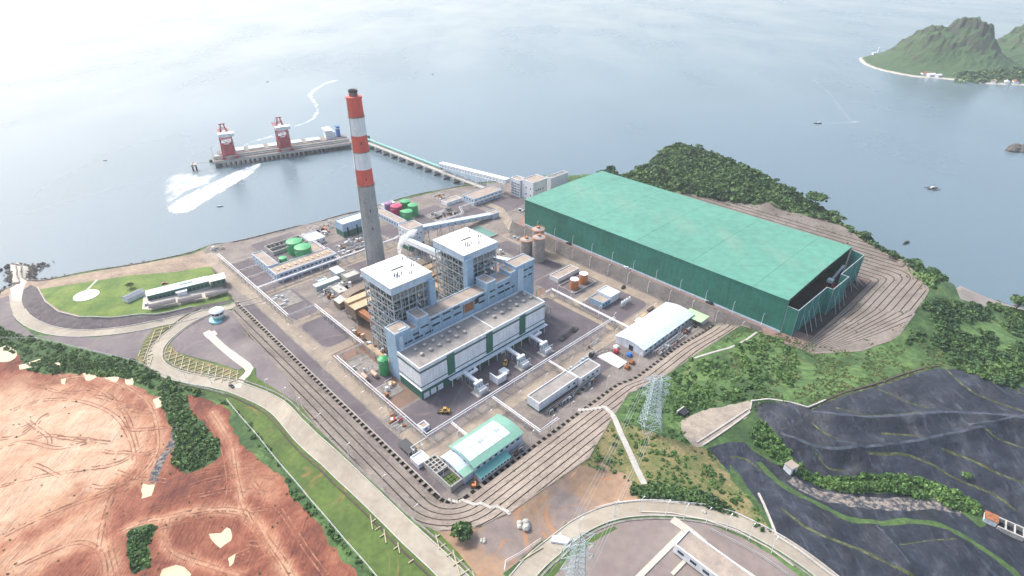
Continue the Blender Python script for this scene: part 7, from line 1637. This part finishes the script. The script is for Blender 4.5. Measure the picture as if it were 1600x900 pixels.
hp_b = scatter_land(900, 41, lambda u, v: (u > 470) & (v > 45) & (v < 400)); foliage('underbrush', 'low light green scrub filling gaps in the headland woodland', hp_b, np.random.default_rng(41).uniform(.8, 3.2, len(hp_b)), LG, 26, .85, 41)
hp2 = scatter([(1440,472),(1480,470),(1560,480),(1640,500),(1640,620),(1560,600),(1480,570),(1440,572),(1400,560),(1420,530),(1445,490)], 900, 12, dens=40); foliage('undergrowth', 'shrubs thinning out over the green slope right of the terraces', hp2, np.random.default_rng(2).uniform(1.0, 2.8, len(hp2)), LF, 26, .7, 12)
hp3 = scatter([(1180,515),(1260,556),(1240,552),(1250,580),(1230,615),(1180,625),(1100,640),(1040,660),(990,640),(985,616),(1040,590),(1100,548),(1165,508)], 300, 13, dens=35); foliage('undergrowth', 'scattered bushes on the bright grass between shed and liner', hp3, np.random.default_rng(3).uniform(.8, 2.2, len(hp3)), LB, 26, .7, 13)
hp4 = scatter([(0,513),(60,531),(130,547),(210,566),(260,587),(300,607),(350,628),(372,645),(338,622),(290,616),(240,608),(200,592),(150,583),(85,584),(40,578),(30,556),(0,542),(-60,540),(-60,510)], 260, 14, dens=22); foliage('bushes', 'thick green bushes along the top of the red earthworks', hp4, np.random.default_rng(4).uniform(.6, 2.2, len(hp4)), LB, 34, .8, 14)
hp5 = scatter([(247,612),(290,618),(303,652),(340,688),(342,712),(300,738),(268,722),(277,690),(262,652)], 120, 15); foliage('bushes', 'green thicket island in the middle of the red earthworks', hp5, np.random.default_rng(5).uniform(.8, 1.9, len(hp5)), LB, 34, .75, 15)
hp4b = scatter([(0,513),(60,531),(130,547),(210,566),(260,587),(300,607),(350,628),(372,645),(338,622),(290,616),(240,608),(200,592),(150,583),(85,584),(40,578),(30,556),(0,542)], 420, 34); foliage('bushes', 'lighter green weeds between the bushes above the red earthworks', hp4b, np.random.default_rng(34).uniform(.5, 1.5, len(hp4b)), LG, 24, .7, 34)
hp5b = scatter([(247,612),(290,618),(303,652),(340,688),(342,712),(300,738),(268,722),(277,690),(262,652)], 150, 35); foliage('bushes', 'light green tops of the thicket island in the red earthworks', hp5b, np.random.default_rng(35).uniform(.8, 1.9, len(hp5b)), LG, 28, .85, 35)
hp6 = scatter([(355,627),(400,668),(447,738),(500,800),(560,870),(590,905),(562,890),(505,824),(455,776),(432,722),(402,697),(375,650)], 420, 16); foliage('bushes', 'dark shrub belt hugging the long pale fence', hp6, np.random.default_rng(6).uniform(.4, 1.3, len(hp6)), LB, 30, .7, 16)
hp7 = scatter([(988,762),(1010,755),(1050,762),(1100,772),(1130,788),(1125,797),(1080,785),(1040,777),(1000,776),(986,770)], 260, 17); foliage('hedge', 'dense dark hedge above the curved bottom road', hp7, np.random.default_rng(7).uniform(1.0, 1.9, len(hp7)), LF, 40, .95, 17, 'hedge')
hp8 = gps(l5([(190+i*2, 320+i*6) for i in range(12)])); hp8 = scatter(l5([(130,250),(200,330),(300,450),(400,492),(600,482),(800,497),(950,557),(1020,600),(1040,650),(960,640),(850,588),(700,560),(450,548),(300,495),(200,430),(80,330)]), 420, 18); foliage('bushes', 'lush bushes lining the channel between the black liner slopes', hp8, np.random.default_rng(8).uniform(.7, 1.9, len(hp8)), LB, 34, .8, 18)
hp9 = scatter([(955,735),(905,727),(920,715),(957,655),(975,662),(1060,690),(1105,700),(1150,755),(1190,800),(1207,838),(1120,795),(1050,770),(1000,765)], 330, 19, dens=18); foliage('scrub', 'dots of low scrub on the dry slope above the bottom road', hp9, np.random.default_rng(9).uniform(.3, 1.3, len(hp9)), LB, 26, .7, 19)
hp10 = scatter([(960,660),(1060,690),(1110,700),(1180,640),(1240,630),(1170,600),(1100,560),(1040,590),(990,620)], 900, 20, dens=22); foliage('grass_tufts', 'rough tussocks and weeds on the slope around the lattice mast', hp10, np.random.default_rng(10).uniform(.3, .9, len(hp10)), LB, 16, .6, 20)
hp11 = scatter([(1180,515),(1345,552),(1440,530),(1560,540),(1600,620),(1480,572),(1320,612),(1262,634),(1180,620),(1100,560),(1165,508)], 2200, 21, dens=26); foliage('grass_tufts', 'rough grass tussocks over the green slope above the liner', hp11, np.random.default_rng(11).uniform(.35, .95, len(hp11)), LS, 12, .5, 21)
hp12 = scatter([(200,830),(246,820),(232,850),(233,885),(207,895),(200,860)], 120, 22); foliage('bushes', 'small green bush patch at the bottom of the red earthworks', hp12, np.random.default_rng(12).uniform(.6, 1.3, len(hp12)), LB, 34, .8, 22)
hp13 = scatter([(100,562),(150,568),(202,580),(205,590),(160,588),(110,574)], 160, 23); foliage('bushes', 'strip of green bushes among the milky ponds', hp13, np.random.default_rng(13).uniform(.8, 1.7, len(hp13)), LB, 34, .8, 23)
hp14 = scatter([(1218,815),(1226,840),(1200,800),(1185,790)], 20, 24)
hp15 = scatter(RED_PX, 260, 55, dens=30); foliage('weeds', 'sparse weeds and tufts dotted over the red earthworks', hp15, np.random.default_rng(15).uniform(.25, .7, len(hp15)), LS, 14, .6, 55)
rk = scatter(RED_PX, 500, 56); rocks('loose stones and clods scattered over the red earthworks', [tuple(rk[0]), tuple(rk[1])], 1, .2, .3, zg(*rk[0]), .1, 7) if False else None
r_ = np.random.default_rng(77); TB = np.array(TERR); x_ = r_.uniform(TB[:, 0].min(), TB[:, 0].max(), 9000); y_ = r_.uniform(TB[:, 1].min(), TB[:, 1].max(), 9000); u_, v_ = uvw(x_, y_); dd = dplant(u_, v_); fr = ((dd-1.6) % 5.1); k_ = pip(x_, y_, TERR) & (dd > 2) & ((fr < 1.0) | (fr > 4.5)) & (fnoise(x_, y_, 25, 6) > .15); tw = np.column_stack([x_[k_], y_[k_]])[:420]
foliage('weeds', 'weeds sprouting in the terrace gutters round the plant', tw, r_.uniform(.2, .6, len(tw)), LS, 12, .6, 77)
x_ = r_.uniform(200, 560, 9000); y_ = r_.uniform(300, 640, 9000); k_ = pip(x_, y_, BOWL) & (dbowl(*uvw(x_, y_)) > 8) & (fnoise(x_, y_, 25, 6) > .3); tw = np.column_stack([x_[k_], y_[k_]])[:220]; foliage('weeds', 'weeds dotted over the terraces round the coal shed', tw, r_.uniform(.3, .8, len(tw)), LS, 12, .6, 78)
ip_ = np.array([at(*q, -2) for q in [(1495+rng.uniform(0, 130), 118+rng.uniform(0, 9)) for _ in range(160)]]); izs = np.array([iz(a, b) for a, b in ip_]); foliage('island_trees', 'dark tree belt along the right shore of the far island', ip_, rng.uniform(4, 9, len(ip_)), LF, 26, .8, 25, 'woodland', zs=izs-1)
def tree(label, x, y, h, cr, m, seed, n=420, cat='tree', th=.45, flat=.7, name='tree'):
    z = zg(x, y); t = thing(name, label, cat, xyz=(x, y, z-.2), rz=seed); r_ = random.Random(seed); mb = MB().tube([(0,0,0),(.1*h*.3,0,h*th*.6),(0,.05*h,h*th)], h*.035, 7)
    tips = []
    for i in range(6):
        a = i*1.05+r_.uniform(-.2, .2); p = (cr*.6*math.cos(a), cr*.6*math.sin(a), h*(th+.25+.1*r_.random())); tips.append(p); mb.tube([(0,.05*h,h*th*.9), (p[0]*.5, p[1]*.5, p[2]*.85), p], h*.015, 5)
    mb.build('trunk', 'bark', t)
    P = [(0, 0)]+[(p[0], p[1]) for p in tips]+[(cr*.35*math.cos(i*2), cr*.35*math.sin(i*2)) for i in range(4)]; zz_ = np.array([h*.72]+[p[2]-cr*.15 for p in tips]+[h*.62]*4)
    o = foliage('crown', None, P, [cr*.55]*len(P), m, n//len(P), flat, seed, None, None, .2, zs=zz_-cr*.12); o.parent = t
    return t
x, y = gp(722, 838); tree('single round dark tree at the foot of the terraces', x, y, 8.5, 4.6, LF, 31, 900, th=.25)
def crest(px, off=0.):
    t_ = np.arange(330, 900, 4.); x = (px-800)/FPX*t_; y = t_/_c-90; 
    for _ in range(4): z = zfun(x, y); y = (t_+(z-CAMH)*_s)/_c
    up = (y*_s+(z-CAMH)*_c)/t_; up = np.where(pip(x, y, LAND), up, -9); k = int(np.argmax(up)); k = max(0, k-int(off)); return float(x[k]), float(y[k])
x, y = crest(1272); tree('broad solitary tree standing on the headland skyline', x, y, 15, 9.5, LF, 32, 700, flat=.55)
x, y = crest(1300); tree('smaller tree just right of the broad skyline tree', x, y, 9, 5, LF, 33, 400)
x, y = gp(205, 450); tree('small olive tree alone on the lawn', x, y, 5, 3.2, LS, 34, 300)
x, y = gp(1585, 488); tree('tall tree by the beach at the right edge', x, y, 14, 6, LF, 35, 400)
for k, (px, py, s_) in enumerate(((1328,765,3.2),(1350,762,2.6),(1378,760,2.8),(1305,760,2.2),(1510,745,2.0),(1410,768,2.6),(1440,775,2.2),(1480,782,2.6),(1240,555,0),(1240,700,0))):
    if s_: x, y = gp(px, py); tree(('round bush tree %s in the channel between the liner slopes' % ('near the rubble stream start', 'second along the rubble stream', 'third along the rubble stream', 'left of the rubble stream', 'alone on the upper black liner', 'at the stream bend', 'above the rusty rubble', 'before the outlet box')[k]), x, y, s_*1.6, s_*1.2, LB, 40+k, 260, th=.2, name='bush_tree')
for k in range(14):                        # trees one can tell apart on the skyline
    px = 990+k*36+rng.uniform(-9, 9); py = float(np.interp(px, [990,1060,1130,1200,1270,1310,1370,1440,1500], [262,243,268,298,326,343,384,426,460]))+3
    x, y = crest(px, k % 3); tree('dark tree crown on the headland crest, number %d counted from the shed' % (k+1) if False else 'dark headland crest tree '+('at the far left tip','just before the summit','on the summit itself','right after the summit','above the shed roof middle','over the grey terraces','left of the broad tree','beneath the broad tree','right of the broad tree','above the terrace bend','behind the terrace rim','on the falling ridge','near the beach slope','lowest above the beach')[k], x, y, rng.uniform(6, 9), rng.uniform(3.4, 5), LF, 60+k, 200, name='headland_tree')
# steam plume beside the front boiler roof
def steam():
    m = bpy.data.materials.new('white_steam'); m.use_nodes = True; t = m.node_tree; t.nodes.clear(); N = t.nodes; L = t.links; o = N.new('ShaderNodeOutputMaterial'); v = N.new('ShaderNodeVolumePrincipled'); v.inputs['Color'].default_value = (1, 1, 1, 1)
    g = N.new('ShaderNodeTexCoord'); n = N.new('ShaderNodeTexNoise'); n.inputs['Scale'].default_value = .35; n.inputs['Detail'].default_value = 4; L.new(g.outputs['Object'], n.inputs['Vector']); r = N.new('ShaderNodeMapRange'); r.inputs['From Min'].default_value = .38; r.inputs['From Max'].default_value = .6; r.inputs['To Max'].default_value = 1.3; L.new(n.outputs['Fac'], r.inputs['Value']); L.new(r.outputs['Result'], v.inputs['Density']); L.new(v.outputs[0], o.inputs['Volume'])
    mb = MB(); pts = [Vector((0,0,0)), Vector((.3,.4,4)), Vector((1.5,.8,8.5)), Vector((4,1.5,12)), Vector((8.5,2,15)), Vector((12,2.5,18))]; rr = [.5, 1.3, 2.0, 2.8, 3.3, 1.6]; k = 14
    for p, r in zip(pts, rr):
        for j in range(k): a = 2*math.pi*j/k; q = r*(1+.15*math.sin(3*a+p.z)); mb.v.append((p.x+q*math.cos(a), p.y+q*math.sin(a), p.z+.35*q*math.sin(a)))
    for i in range(len(pts)-1):
        for j in range(k): l = (j+1) % k; mb.f.append((i*k+j, i*k+l, (i+1)*k+l, (i+1)*k+j))
    mb.f += [tuple(k-1-j for j in range(k)), tuple((len(pts)-1)*k+j for j in range(k))]
    s_ = mb.build('steam', m); x, y = xy(186, 303); s_.location = (x, y, 60.4); s_.rotation_euler = (0, 0, 0); tag(s_, 'white steam plume rising at the right rear corner of the front boiler roof', 'steam', kind='stuff')
steam()
